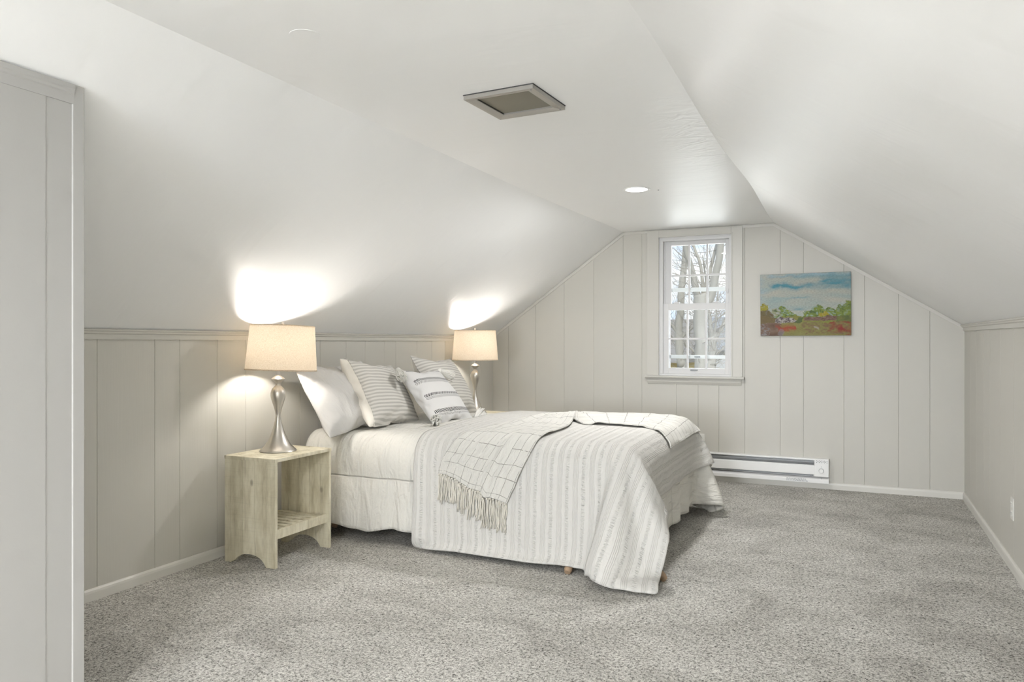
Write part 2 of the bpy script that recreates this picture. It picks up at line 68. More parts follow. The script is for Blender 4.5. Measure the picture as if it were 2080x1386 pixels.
0,0,-1,0,0,0,1,0,-1,0,1,0,0,0,0,0,0,0,0,0,0,0,0,0,0,0,0,0,0,0,0,0,-1,1,0,0,0,0,0,0,0,0,0,0,0,0,0,0,0,0,0,0,0,0,0,0,0,0,0,0,0,0,0,0,0,-1,0,0,0,0,0,0,-1,0,-2,0,0,0,1,0,1,0,0,0,0,0,0,0,0,0,0,0,0,0,0,0,0,0,0,0,0,0,0,0,0,0,0,0,0,0,0,0,0,0,0,0,0,
0,0,0,0,0,0,0,0,0,0,0,0,0,0,-1,1,0,0,0,0,0,0,0,0,0,0,1,0,-1,-2,1,0,0,0,0,1,0,0,0,0,0,0,0,0,0,0,0,0,0,1,-1,0,0,0,0,0,0,0,0,1,-1,0,0,0,0,0,0,0,0,0,0,0,0,0,0,0,0,0,0,0,0,0,0,0,0,0,0,0,0,0,0,0,0,1,0,0,1,0,-1,0,0,1,-1,0,1,-1,1,-1,0,0,0,0,0,0,0,
0,0,0,0,1,-1,-1,1,0,0,0,0,0,0,0,0,-1,1,0,0,0,0,0,0,0,0,0,0,0,0,0,0,0,0,0,0,0,0,0,0,0,0,0,1,-1,0,0,0,0,1,-1,1,0,0,0,0,0,0,1,0,1,-1,0,-1,0,0,0,0,0,0,0,0,0,0,0,0,0,0,0,0,0,0,0,0,0,0,0,0,0,0,0,0,0,0,0,0,0,0,0,0,0,0,0,0,0,0,0,0,0,0,0,0,0,-1,1,0,
0,0,0,0,0,0,0,0,0,-1,0,0,0,0,2,0,-1,0,0,0,0,0,-1,0,0,0,0,0,0,0,0,0,0,0,0,0,0,0,0,0,0,0,0,0,0,0,0,0,0,0,0,0,0,0,0,0,0,0,0,0,0,0,0,0,0,0,0,0,0,0,0,-1,1,0,0,0,0,-1,0,0,0,-1,0,0,0,0,1,0,0,0,-1,0,0,0,0,0,0,0,0,0,0,0,1,-1,0,0,0,0,0,0,0,0,0,0,0,0,
0,0,-1,1,0,0,0,0,0,0,0,0,0,0,0,0,0,0,0,0,0,0,0,0,0,0,0,0,0,0,0,0,0,-1,0,-1,0,1,-1,-1,0,0,-1,0,0,0,0,0,0,0,1,0,0,0,0,0,0,0,-1,1,-1,1,0,0,0,0,0,0,0,0,0,0,0,0,0,0,0,0,0,0,0,0,0,0,0,0,0,0,0,0,0,0,0,0,0,0,0,0,0,1,-1,0,0,-1,0,1,0,0,0,0,-1,0,-1,0,
-3,0,0,0,1,0,0,1,0,0,0,1,0,0,0,0,0,0,0,0,0,0,0,0,0,0,0,0,0,0,0,0,0,0,0,0,0,0,0,0,0,0,0,0,0,0,0,0,0,0,0,0,0,0,0,0,0,0,0,0,0,0,0,0,0,0,0,0,0,0,1,0,-3,0,1,0,0,0,1,0,0,1,0,0,0,0,0,0,0,0,0,0,0,0,0,0,0,0,0,0,0,0,0,0,0,0,0,0,0,0,0,0,0,0,0,0,0,0,0,
0,0,0,0,0,0,0,0,0,0,-1,1,0,0,0,0,0,0,0,0,0,2,1,0,0,-2,1,-1,0,1,0,0,0,1,-1,1,0,0,0,0,0,0,0,0,0,0,0,0,0,0,0,0,0,0,0,0,0,0,0,0,0,0,0,0,0,0,0,0,0,0,0,0,0,0,0,0,0,0,0,0,0,0,0,0,0,0,1,0,0,0,1,0,1,0,1,1,1,1,-1,1,0,-1,0,0,0,0,0,0,0,0,0,0,0,0,0,0,0,
0,0,0,0,0,0,0,0,0,0,0,0,0,0,0,0,0,0,0,0,0,0,0,0,0,0,0,0,0,0,0,0,0,0,0,1,-1,1,-1,0,0,1,0,1,1,0,2,0,1,0,0,0,2,0,0,0,0,0,-1,0,-1,1,-1,0,0,0,0,0,0,0,0,0,0,0,0,0,0,0,0,0,0,0,0,0,0,0,0,0,0,0,0,0,0,0,0,0,0,0,0,0,0,0,0,0,0,0,0,0,0,0,0,0,1,0,2,1,0,
1,-1,0,0,0,0,-1,4,0,-1,-1,0,0,0,-1,0,-1,0,0,0,0,0,0,0,0,0,0,0,0,0,0,0,0,0,0,0,0,0,0,0,0,0,0,0,0,0,0,0,0,0,0,0,0,0,0,0,0,0,0,0,0,0,0,0,0,0,0,1,1,0,0,0,-1,0,0,0,-1,-1,1,3,-1,0,1,-1,0,0,-1,0,0,0,-1,0,0,0,0,0,0,0,0,0,0,0,0,0,0,0,0,0,0,0,0,0,0,
0,0,0,0,0,0,0,0,0,0,0,0,0,0,0,0,0,0,0,0,0,0,0,0,0,0,-1,0,0,-1,0,0,-1,0,-1,0,0,-1,1,1,-1,-1,0,0,0,1,0,-1,0,0,0,0,0,0,0,0,0,0,0,0,0,0,0,0,0,0,0,0,0,0,0,0,0,0,0,0,0,0,0,0,0,0,0,0,0,1,-1,1,-1,0,0,0,0,0,0,0,0,0,0,-2,-1,0,-1,-1,0,-1,0,0,-1,0,-1,
0,1,0,0,0,0,0,0,1,-1,0,0,0,0,-1,1,0,0,0,0,0,0,0,0,0,0,0,0,0,0,0,0,0,0,0,0,0,0,0,0,0,0,1,-1,1,-1,0,0,0,0,0,0,0,0,0,0,0,0,1,-2,0,-1,-1,0,0,0,-1,0,-1,1,0,-3,0,0,2,1,0,0,0,0,0,1,-1,-1,1,0,1,-1,0,0,0,0,0,0,0,0,0,0,0,0,0,0,0,0,0,0,0,0,0,0,0,0,0,
0,0,0,0,0,0,0,0,0,1,-1,0,0,0,0,0,0,0,-1,0,0,0,0,0,0,1,-2,1,-1,0,-7,1,1,0,1,0,1,1,0,1,0,1,0,0,0,0,0,0,0,0,0,0,0,0,0,0,0,0,0,0,0,0,0,0,0,0,0,0,0,0,0,1,-1,0,0,0,0,0,0,0,0,0,0,1,-1,0,0,0,0,-1,1,0,0,0,0,0,0,0,2,-1,1,0,-8,0,0,0,0,2,0,1,1,0,2,1,2,
-1,-1,0,1,0,0,0,0,-1,1,0,0,0,0,0,0,0,0,0,0,0,0,0,0,0,0,0,0,0,0,0,0,0,0,0,0,0,0,0,0,0,0,0,1,-1,0,1,0,0,0,1,0,1,0,1,0,1,0,1,-7,0,1,0,0,0,0,0,1,1,1,2,1,0,0,0,0,-1,1,0,0,0,0,-1,1,-1,1,0,0,0,0,0,0,0,0,0,0,0,0,0,0,0,0,0,0,0,0,0,0,0,0,0,0,0,0,0,0,
0,0,0,1,1,1,1,1,0,0,0,0,1,0,0,-2,1,-1,0,0,0,0,0,0,0,0,1,0,1,0,0,0,0,0,-1,1,0,0,0,0,0,0,-1,1,0,0,0,0,0,0,0,0,0,0,0,0,0,0,0,0,0,0,0,0,0,0,0,0,0,0,0,0,0,0,0,1,1,1,0,0,0,1,-1,1,-1,0,-1,5,-1,0,1,0,-1,1,-1,-1,0,-1,-1,0,-1,0,0,0,0,0,0,0,0,0,0,0,0,
0,0,0,0,0,0,0,0,0,0,0,0,0,0,0,0,0,0,0,0,1,-1,1,-1,1,-1,1,-1,1,-1,0,0,0,0,0,0,0,-1,0,0,0,0,-1,0,0,0,8,0,0,0,0,0,-1,-1,0,-1,-1,-3,-1,0,0,0,0,0,0,0,0,0,0,0,0,0,0,0,0,0,0,0,0,0,-1,1,0,0,0,1,-1,0,0,0,1,-1,0,0,0,0,0,0,0,0,0,1,-1,0,0,0,-1,-1,-1,
-1,0,-1,0,0,0,0,0,-1,8,0,0,-2,0,-1,-1,1,-1,-1,-1,-1,-2,1,0,0,-1,1,-1,1,-1,1,-1,1,0,0,0,0,0,-1,1,0,0,0,0,0,0,0,0,0,0,0,0,0,0,0,0,0,0,0,0,0,0,0,0,0,0,1,-1,0,-2,-1,-1,1,-1,0,-1,0,-1,0,-1,1,6,-1,-1,-1,-2,0,0,-1,0,0,0,1,-1,-1,1,-1,1,0,0,0,0,0,0,
0,-1,1,0,0,0,0,0,0,0,0,0,0,0,0,0,0,0,0,0,0,0,0,0,0,0,1,-1,1,-1,1,-1,0,0,0,0,0,0,0,0,-1,0,0,0,-1,0,-1,0,0,3,0,-1,-1,-1,0,0,0,0,-1,0,0,1,0,-1,1,0,-1,1,-1,1,0,0,0,0,0,0,0,0,0,0,0,0,0,1,-1,0,0,0,0,0,0,1,-1,0,0,0,1,-1,0,0,0,0,0,0,0,1,-1,0,0,0,0,
0,0,0,0,0,0,1,1,1,1,2,-1,-1,0,0,-1,0,0,0,1,0,0,0,0,0,0,0,0,0,0,0,-1,1,-1,1,0,-1,1,0,0,0,0,0,0,0,0,0,0,0,0,0,0,0,0,0,0,0,0,0,0,0,0,1,-1,1,0,-1,0,0,0,0,0,0,1,0,1,1,2,2,2,2,1,2,-1,0,0,-1,0,0,0,0,0,0,0,0,0,0,-1,0,1,-1,1,-1,1,0,0,0,0,0,0,0,0,0,
-1,1,0,-1,1,0,0,0,0,0,0,0,0,0,0,0,0,0,0,1,-1,0,0,0,0,0,1,0,-1,2,3,2,1,2,1,2,1,1,1,1,1,-1,1,1,-1,0,0,0,0,0,0,0,0,0,0,-1,1,0,-1,1,0,0,0,0,0,0,-1,1,0,-1,1,0,0,0,0,0,0,0,0,0,0,0,0,0,0,0,1,-1,0,1,-1,0,1,-1,1,0,0,0,-1,0,4,5,1,2,1,1,1,0,1,0,0,0,0,
-9,3,2,3,1,1,1,-1,-1,0,-1,1,0,-1,1,-1,0,1,0,-1,1,0,-1,1,0,0,0,0,0,0,0,0,0,0,0,0,0,0,0,0,0,0,0,0,0,0,0,0,0,0,0,0,0,0,0,0,1,0,0,0,1,1,1,0,1,0,0,0,-1,0,-1,-1,-20,2,3,4,5,2,2,2,2,0,1,-1,-2,0,-1,0,0,0,0,1,0,0,0,0,0,0,0,0,0,0,0,0,0,0,0,0,0,0,0,0,
0,0,-1,1,0,-1,1,0,0,0,0,0,1,0,0,0,0,0,-1,-3,-3,0,-1,0,-1,0,0,-1,-1,-2,-2,-1,-33,2,1,1,3,3,2,4,3,4,5,4,4,-3,-4,3,0,0,1,0,0,0,1,-1,0,1,-1,0,1,-1,0,1,-1,0,0,0,0,0,0,0,0,0,0,0,0,0,0,0,-1,1,0,-1,1,0,1,1,-1,0,0,-3,-3,-5,-3,-1,0,-1,-1,-2,-3,-2,0,
-1,-36,0,0,0,0,0,0,0,1,1,1,2,6,13,15,-2,0,0,-1,0,0,0,0,1,-1,0,1,-1,0,0,0,0,0,0,0,0,0,0,0,-1,1,-1,1,0,-1,1,-1,0,1,-1,0,1,-1,0,-1,0,1,4,-10,-4,2,-2,1,-3,-1,-2,0,-3,-2,-1,-1,-1,-35,0,0,0,-1,0,1,0,2,3,7,11,14,10,-5,-3,-1,0,-1,0,-1,0,0,-1,1,-1,
0,1,-1,1,-1,0,0,0,0,0,0,0,0,0,0,0,0,0,0,0,0,0,-1,1,-1,0,-1,0,-1,-1,-2,-2,23,8,-11,-2,-6,-2,-4,-3,-4,1,2,-1,-1,-2,-36,0,0,1,1,3,3,7,8,12,9,7,1,-7,-7,0,1,-1,0,-1,1,-1,0,0,-1,1,-1,0,0,0,0,0,0,0,0,0,-1,1,-1,1,-1,1,-1,0,0,0,0,0,0,0,0,-1,1,-1,-2,
-1,-3,-2,4,22,19,0,-2,-2,-2,-1,-2,-2,-2,-1,-2,-2,-35,1,4,4,7,8,9,8,8,4,1,-2,-9,-9,5,-1,-1,0,0,0,-1,0,-1,1,0,0,0,-1,1,-1,1,-1,1,-1,0,0,0,0,0,0,0,0,0,-1,1,-1,1,-1,0,0,0,0,0,0,1,-7,5,-6,-8,4,19,22,6,-3,-2,-1,1,2,0,1,0,1,-23,7,7,9,7,5,5,4,0,-2,
-5,-11,-6,8,-1,-2,1,-1,0,-1,0,0,0,-1,1,-1,1,0,-1,1,-1,0,0,0,1,-1,0,0,0,0,0,-1,1,0,-1,1,-1,1,0,-1,0,1,-1,0,1,2,-11,7,-7,-7,1,12,21,15,0,-4,-4,-2,1,0,2,1,3,6,5,3,3,2,1,-2,-4,-7,-9,-3,8,3,-11,4,1,-1,-1,1,-2,0,1,0,-1,1,-1,0,1,-1,0,1,-1,0,0,0,0,
0,0,-1,1,0,-1,1,0,-1,1,-1,0,1,0,-1,0,1,0,1,-10,2,4,-8,-4,0,7,14,15,10,3,-4,-4,-2,-2,-1,21,1,1,0,-1,0,-4,-4,-7,-8,-1,9,9,-13,-3,4,0,-1,-1,0,-1,0,-1,1,0,-1,1,0,-1,0,0,0,0,0,0,0,0,0,0,0,-1,1,0,-1,1,0,-1,1,0,-1,0,1,0,-1,0,1,-4,-8,7,0,-6,-3,0,6,
8,11,11,10,2,-3,-4,-2,22,1,-1,-1,-1,-4,-5,-7,-5,0,7,10,-7,-11,3,3,-1,-1,1,-1,0,-1,0,-1,1,0,-1,0,0,0,1,-1,0,0,0,0,0,-1,1,0,0,-1,1,0,-1,1,0,-1,0,0,1,-1,0,1,0,0,-1,-11,1,7,-3,-4,-1,0,3,4,7,9,12,10,2,-4,3,7,4,0,-2,-4,-5,-4,-1,8,10,-2,-14,-3,6,
1,-1,-1,0,0,-1,-1,0,1,-1,0,1,0,0,0,-1,0,0,0,0,0,0,0,-1,1,0,0,-1,1,0,-1,0,1,0,0,-1,0,1,-1,0,1,0,-9,-6,5,4,-2,-2,-1,-1,-1,-1,-1,5,10,18,12,-7,6,5,4,1,-5,-4,0,6,8,3,-11,-9,1,5,1,0,-1,-1,0,-1,0,0,-1,1,0,-1,0,0,0,0,0,0,0,0,0,0,0,0,0,0,0,0,-1,1,
0,0,-1,0,0,0,1,-1,1,0,-1,0,-5,-9,1,4,2,-2,-3,-2,-4,-5,-3,-2,1,8,30,-5,1,5,4,1,-4,-2,4,9,5,-7,-11,-5,4,5,0,-2,0,0,0,-1,-1,0,1,-1,0,1,0,-1,0,1,-1,0,0,0,0,0,0,0,-1,1,-1,1,0,-1,0,0,1,0,0,0,-1,1,-1,0,0,0,-3,-9,-4,4,1,0,-2,-5,-5,-4,-1,2,7,12,4,
-4,0,1,5,4,-3,2,6,8,-3,-10,-9,-2,6,3,-1,1,-2,0,0,0,-1,0,-1,1,0,-1,0,1,-1,0,1,-1,0,0,0,0,0,0,0,-1,1,-1,0,1,0,0,-1,0,0,0,1,-1,0,1,-2,1,-2,-7,-7,1,3,-1,-4,-4,-4,-3,2,7,12,4,1,-4,1,0,2,6,5,1,8,0,-9,-11,-5,3,5,3,1,-3,0,-1,0,0,-1,-1,1,-1,1,0,0,
-1,1,-1,0,0,0,0,0,0,0,0,0,0,0,0,0,-1,0,0,1,0,0,0,-1,0,1,-1,-1,0,-1,-5,-8,-1,2,-1,-3,-7,-3,2,7,13,4,0,-1,-4,0,0,0,5,11,5,3,-7,-11,-7,0,3,5,2,-1,0,-1,0,-1,0,-1,0,-1,1,-1,0,0,0,0,0,0,0,0,0,0,0,-1,0,1,0,-1,0,1,0,0,0,-1,0,0,0,1,0,-1,0,-1,0,0,-3,
-9,-4,1,0,-6,-4,-1,7,13,4,0,0,1,-4,0,0,0,0,8,15,-5,-11,-6,-2,1,3,5,1,-1,-1,-1,0,1,-1,0,-1,0,-1,1,0,-1,0,0,0,0,0,0,0,0,0,0,0,0,0,0,0,-1,0,0,0,1,0,0,0,-1,0,1,-1,-1,0,0,-3,-6,-7,0,-1,-5,-5,4,14,7,0,1,0,-1,-3,-1,0,1,0,8,1,-6,-3,-2,1,0,4,3,1,0,
-1,-1,0,-1,0,0,-1,0,1,-1,0,0,0,0,0,0,0,0,-1,1,-1,1,0,-1,0,1,-1,1,0,0,0,-1,0,0,0,0,0,0,0,-1,-1,1,-1,-5,-8,-3,-2,-4,-1,9,12,1,1,-1,0,1,65,37,36,37,36,37,36,37,36,37,36,37,36,35,32,23,14,4,1,1,0,1,1,0,1,1,0,1,1,-1,1,0,0,1,0,0,0,0,-1,0,0,0,0,
-1,0,0,-1,-1,-1,0,-1,-1,-1,0,-1,-7,-18,-26,-33,-36,-36,-37,-36,-37,-36,-37,-36,-37,-36,-36,-37,-36,0,0,0,0,0,0,0,-1,1,-1,1,-1,1,0,0,1,1,-1,0,0,1,0,0,0,0,0,0,0,-1,2,-1,1,-1,0,0,0,0,0,1,0,-1,0,0,0,0,-1,1,0,0,-1,0,1,0,-1,0,0,0,0,0,0,-1,1,-1,1,
-1,1,-1,1,-1,0,0,0,0,0,0,0,0,0,0,1,-1,1,-1,1,-1,1,-1,0,0,1,-1,1,0,-1,0,1,0,0,0,0,1,-1,0,0,1,-1,1,0,-1,0,0,0,1,-1,0,1,-1,0,0,0,0,0,0,-1,0,1,-1,0,0,0,0,0,0,0,0,0,0,0,0,0,0,0,1,-1,0,0,0,0,0,0,0,0,0,0,0,0,0,0,0,0,0,0,1,-1,1,0,0,0,0,0,1,-1,0,1,
0,0,0,0,-1,0,1,0,0,0,0,0,0,-1,1,0,-1,0,0,0,0,0,0,-1,0,1,-1,0,0,0,0,0,0,0,0,0,0,0,1,-1,0,0,1,-1,0,0,0,0,0,0,0,0,0,0,0,0,0,0,1,-1,1,0,-1,2,0,0,0,0,0,0,0,0,0,-1,1,0,0,0,0,0,0,0,-1,1,-1,1,-1,0,0,0,0,0,0,0,0,-1,1,-1,1,-1,0,0,0,0,0,0,0,0,0,0,0,0,
0,0,0,0,1,-1,0,0,0,0,0,0,0,0,0,0,0,0,0,1,-1,1,0,-1,0,0,1,0,-1,1,0,-1,1,0,0,0,0,0,0,0,0,0,0,0,0,0,0,0,0,0,0,0,0,0,-1,1,-1,0,0,0,0,0,0,0,0,0,1,-1,1,-1,0,0,0,0,0,0,0,0,0,0,0,0,0,0,0,0,0,0,0,0,0,0,0,0,0,0,1,0,-1,0,1,0,0,0,0,0,0,0,0,0,0,0,0,0,0,
0,0,0,0,0,0,0,0,0,-1,0,1,-1,0,0,0,0,0,0,1,-1,1,-1,0,0,0,0,0,0,0,0,0,0,0,0,1,-1,0,0,0,0,0,0,0,0,0,0,0,0,0,0,1,0,0,0,0,0,0,0,0,0,0,1,-1,0,0,0,0,0,0,0,0,0,0,-1,1,0,0,0,0,-1,1,-1,0,0,0,0,0,0,0,0,0,0,0,0,0,0,0,0,0,1,-1,0,0,0,0,0,0,0,1,-1,0,0,0,
0,0,0,0,1,-1,1,0,0,-1,1,-1,1,0,0,0,0,0,0,0,0,0,0,0,0,0,0,0,0,0,0,0,0,0,0,0,-1,0,1,-1,1,-1,1,0,-1,0,0,0,0,0,0,0,0,0,0,0,0,0,0,0,1,0,0,0,0,0,0,0,0,1,-1,1,-1,1,-1,0,0,0,0,0,0,1,-1,1,-1,0,1,0,0,0,0,0,-1,1,0,0,0,0,0,0,0,0,0,0,0,-1,0,0,1,0,-1,1,
-1,1,-1,0,1,-1,0,1,-1,0,0,0,0,0,0,0,1,-1,0,0,0,0,1,-1,0,0,0,0,0,0,0,0,0,0,0,0,0,1,-1,0,0,0,0,0,1,0,-1,0,0,0,1,-1,1,-1,1,0,0,0,0,0,-1,1,-1,1,0,0,0,0,0,-1,1,-1,1,-1,0,0,0,0,0,0,1,-1,0,0,0,0,1,-1,0,0,0,0,0,0,0,0,0,0,0,0,0,0,0,0,0,0,0,0,0,0,0,
0,1,0,0,0,-1,0,1,0,0,0,-1,1,0,0,-1,1,0,0,0,-1,1,0,0,-1,0,0,0,0,0,1,-1,1,-1,0,0,0,0,0,0,0,0,0,1,-1,1,-1,0,0,0,0,0,0,0,0,0,0,0,0,0,0,0,0,0,0,0,0,0,1,-1,0,0,1,-1,0,0,0,1,0,-1,0,0,0,1,0,-1,1,0,-1,0,0,0,1,0,-1,0,1,0,0,0,0,-1,0,1,-1,0,0,0,0,0,0,
1,-1,0,0,0,0,0,0,0,0,0,0,0,1,-1,0,0,0,1,-1,0,0,0,0,0,0,0,0,0,0,0,0,0,0,0,0,1,-1,0,0,1,0,0,0,0,-1,1,-1,1,0,0,0,0,0,-1,1,0,-1,1,0,0,-1,1,-1,0,0,0,1,0,-1,0,1,-1,0,0,0,0,0,0,0,0,0,0,0,0,0,0,0,0,0,0,0,0,0,0,0,0,0,0,0,0,0,0,0,0,0,0,0,0,1,-1,0,0,
0,0,0,0,1,-1,1,-1,0,0,0,0,0,1,-1,0,1,-1,0,0,1,-1,1,-1,0,1,-1,0,0,0,0,0,0,0,0,0,0,0,0,0,0,0,1,-1,0,0,0,0,0,0,0,1,-1,0,0,0,0,0,0,0,0,0,0,1,-1,0,1,-1,0,0,1,-1,1,-1,1,-1,0,1,-1,0,1,0,0,0,0,-1,1,0,-1,0,0,0,0,1,-1,0,1,-1,0,0,0,0,0,0,0,0,0,0,0,0,
0,0,1,-1,0,0,0,0,0,0,0,0,0,0,0,0,0,0,0,0,0,0,0,0,0,0,1,0,-1,0,0,1,-1,1,-1,1,-1,1,-1,0,1,0,-1,0,0,0,0,1,-1,0,1,0,0,0,-1,0,0,1,-1,0,0,0,0,0,0,0,0,0,0,0,0,0,1,-1,0,0,0,0,0,0,0,0,0,0,0,0,0,1,-1,0,0,0,0,0,0,0,0,0,0,0,0,1,0,-1,0,0,0,0,1,-1,1,0,
-1,1,0,0,0,0,-1,0,1,0,-1,0,0,0,1,-1,1,-1,0,0,0,0,1,-1,0,0,0,0,1,-1,1,-1,0,0,0,0,0,0,0,0,0,0,0,0,0,0,0,0,0,1,-1,1,-1,0,0,0,0,0,0,0,0,0,0,0,1,-1,0,1,-1,0,0,0,0,0,0,0,0,0,1,-1,0,0,0,0,0,0,0,0,0,0,0,1,-1,0,0,0,0,0,0,0,0,0,0,0,0,0,0,0,0,0,0,0,0,
0,0,0,0,0,0,0,0,0,0,0,0,1,-1,0,0,0,0,0,0,0,0,0,0,0,1,-1,0,1,0,-1,1,-1,0,0,0,0,0,1,-1,0,1,0,0,-1,0,1,-1,0,0,0,1,-1,0,0,0,0,0,0,0,0,0,0,0,0,0,0,0,1,-1,1,0,0,0,0,0,0,0,0,0,0,0,0,0,0,0,0,0,0,0,0,0,0,0,1,-1,1,-1,0,0,0,0,1,-1,0,1,0,0,0,-1,0,0,1,
-1,0,0,1,-1,0,0,1,0,-1,0,1,-1,1,-1,0,0,0,0,0,0,0,0,0,0,0,0,0,0,0,0,0,0,0,0,0,0,0,0,0,0,0,0,0,0,0,0,0,0,0,0,0,0,0,0,0,0,0,1,-1,0,0,0,1,-1,0,0,0,0,0,1,-1,0,0,0,0,0,0,0,0,0,0,0,0,0,0,0,0,0,0,0,0,0,0,0,0,0,0,0,0,0,0,0,0,0,0,0,0,0,0,0,0,0,0,0,0,
0,0,0,0,0,0,0,0,0,0,0,0,0,0,0,0,0,0,0,0,0,0,0,0,1,-1,0,0,0,0,0,0,1,-1,0,0,0,0,0,0,0,-1,1,0,1,-1,0,0,0,0,0,0,0,1,-1,0,0,0,1,-1,0,0,0,0,0,0,0,0,0,0,0,0,0,0,0,0,0,0,1,-1,0,0,0,0,0,0,0,1,-1,0,1,-1,0,0,0,0,0,0,0,0,0,0,0,0,0,0,0,0,0,0,0,0,0,1,-1,
0,0,1,-1,0,0,0,0,0,0,0,0,0,0,0,-1,1,1,-1,0,0,0,0,0,0,0,-1,1,0,0,1,-1,0,0,0,0,1,-1,0,1,-1,1,-1,0,0,0,0,0,0,0,0,0,0,0,1,-1,0,0,1,-1,0,0,0,1,-1,0,0,0,0,0,0,0,0,0,0,0,0,0,0,0,1,-1,0,0,0,0,0,0,0,-1,1,0,0,0,0,0,0,0,1,-1,0,0,0,0,0,0,1,-1,0,1,-1,0,
0,0,1,-1,0,1,-1,0,0,0,0,0,0,0,0,0,0,1,-1,0,0,0,0,0,0,0,0,0,0,0,0,0,0,0,0,0,0,0,1,-1,0,0,0,0,0,0,0,0,0,0,0,0,0,0,0,0,0,0,0,0,0,0,-1,1,0,0,-1,1,0,0,0,0,0,0,0,0,0,0,0,0,0,0,0,0,0,0,-1,1,0,0,0,0,0,0,0,0,0,0,0,0,0,0,0,0,0,0,0,0,1,-1,0,0,0,0,0,0,
0,0,0,0,0,0,0,0,0,0,0,0,0,0,0,0,0,0,0,0,0,0,0,0,0,0,0,0,0,0,0,0,0,-1,1,0,0,0,0,0,0,0,1,-1,0,-1,1,0,0,0,0,0,0,0,0,0,0,0,0,0,0,0,0,0,0,0,0,0,0,0,0,0,0,0,0,0,0,0,0,0,0,0,0,0,0,0,0,0,0,0,1,-1,0,0,1,-1,0,0,0,0,0,0,0,0,0,1,-1,0,0,0,0,0,0,0,0,0,0,
1,-1,0,0,0,0,0,0,0,0,0,0,0,0,0,0,0,0,0,0,0,0,0,0,0,0,0,0,0,0,0,0,0,0,0,0,0,0,0,0,0,0,0,0,0,0,0,0,0,0,0,-1,1,0,0,0,-1,1,0,0,0,0,0,0,0,0,0,0,0,0,0,0,0,0,0,0,0,0,0,0,0,0,0,0,0,0,0,0,0,0,0,0,0,0,0,0,0,0,0,0,1,-1,0,0,0,0,0,0,0,0,0,0,0,0,0,0,0,
-1,1,0,0,-1,1,0,-1,1,0,0,0,-1,1,0,-1,1,-1,1,0,0,0,0,0,-1,1,0,-1,0,1,0,0,0,0,0,0,0,0,0,0,0,0,0,0,0,0,0,0,0,0,0,0,0,0,0,0,0,0,0,0,0,0,0,0,0,0,0,0,0,0,0,0,0,0,0,0,0,0,0,0,0,-1,1,0,0,-1,0,1,0,0,0,0,0,0,0,0,0,0,0,0,0,0,0,0,0,0,0,0,0,0,-1,1,0,0,
0,0,0,0,0,0,0,0,0,0,0,0,0,0,0,0,0,0,0,0,0,0,0,0,0,0,0,0,0,0,0,0,0,0,0,-1,1,0,0,0,0,0,0,1,-1,0,0,0,0,0,0,0,0,-1,1,0,0,0,0,0,0,-1,1,-1,1,0,0,0,1,-1,0,0,0,0,0,0,0,0,0,0,0,0,0,0,0,0,0,0,0,0,0,0,0,0,0,0,0,0,0,0,0,0,0,0,0,0,0,0,0,0,0,0,0,0,0,-1,
1,0,0,0,-1,1,0,0,0,0,0,-1,1,0,0,0,0,0,0,0,-1,1,0,0,-1,1,-1,1,0,0,0,0,0,0,0,0,0,0,0,0,0,0,0,0,0,0,0,0,0,0,0,0,-1,1,-1,1,-1,1,0,0,0,0,0,0,0,0,-1,1,0,0,0,0,0,0,-1,1,0,-1,0,0,0,1,0,0,-1,1,0,-1,0,1,-1,1,0,-1,1,-1,1,0,0,0,0,0,0,0,0,0,0,0,0,0,0,0,
0,0,0,0,0,0,0,0,0,0,-1,1,0,0,0,0,0,0,0,0,0,0,0,0,0,0,0,0,-1,1,0,0,0,-1,1,-1,1,0,0,0,0,0,-1,1,0,-1,0,1,0,0,0,0,0,0,0,0,0,0,0,0,0,-1,0,1,-1,1,0,0,0,0,0,0,0,-1,1,0,0,0,0,0,-1,1,0,0,0,0,0,0,0,0,0,0,0,0,0,0,0,0,0,0,0,-1,0,1,-1,1,0,0,-1,1,0,0,0,
-1,1,0,0,0,0,0,0,0,0,0,0,0,-1,1,0,0,0,0,0,0,0,0,0,0,-1,1,-1,1,0,0,0,0,0,0,0,0,0,0,0,0,0,0,0,0,0,0,0,0,0,0,0,0,0,0,-1,0,1,-1,1,0,0,-1,1,-1,0,1,0,-1,0,0,0,1,0,-1,0,1,0,0,0,-1,1,-1,1,0,0,0,0,0,0,0,0,0,0,0,0,0,0,0,0,0,-1,1,0,0,-1,0,0,0,-1,1,0,
0,0,0,0,0,0,0,0,0,0,0,0,0,0,-1,1,0,-1,1,-1,1,0,0,-1,1,0,-1,1,0,0,0,0,-1,0,1,-1,0,0,0,0,1,-1,1,-1,1,0,0,0,0,0,0,0,0,0,-1,1,-1,1,0,0,0,0,0,-1,1,0,0,0,0,0,0,0,0,0,0,0,0,0,0,0,-1,1,0,0,-1,0,1,0,0,0,0,0,-1,0,0,1,0,-1,1,-1,0,0,0,0,1,0,-1,1,0,0,0,
0,0,0,0,0,-1,1,0,0,-1,1,0,0,0,0,0,0,0,0,-1,1,-1,1,0,0,0,0,0,0,0,0,0,0,0,0,0,0,0,0,-1,1,0,0,0,-1,1,0,0,0,-1,1,-1,1,0,0,0,-1,0,1,-1,1,0,0,0,0,-1,0,1,0,-1,1,-1,0,0,1,-1,1,0,0,-1,1,0,0,-1,1,0,0,0,0,0,0,0,0,0,0,-1,1,0,0,0,0,0,0,0,0,0,0,0,0,-1,1,
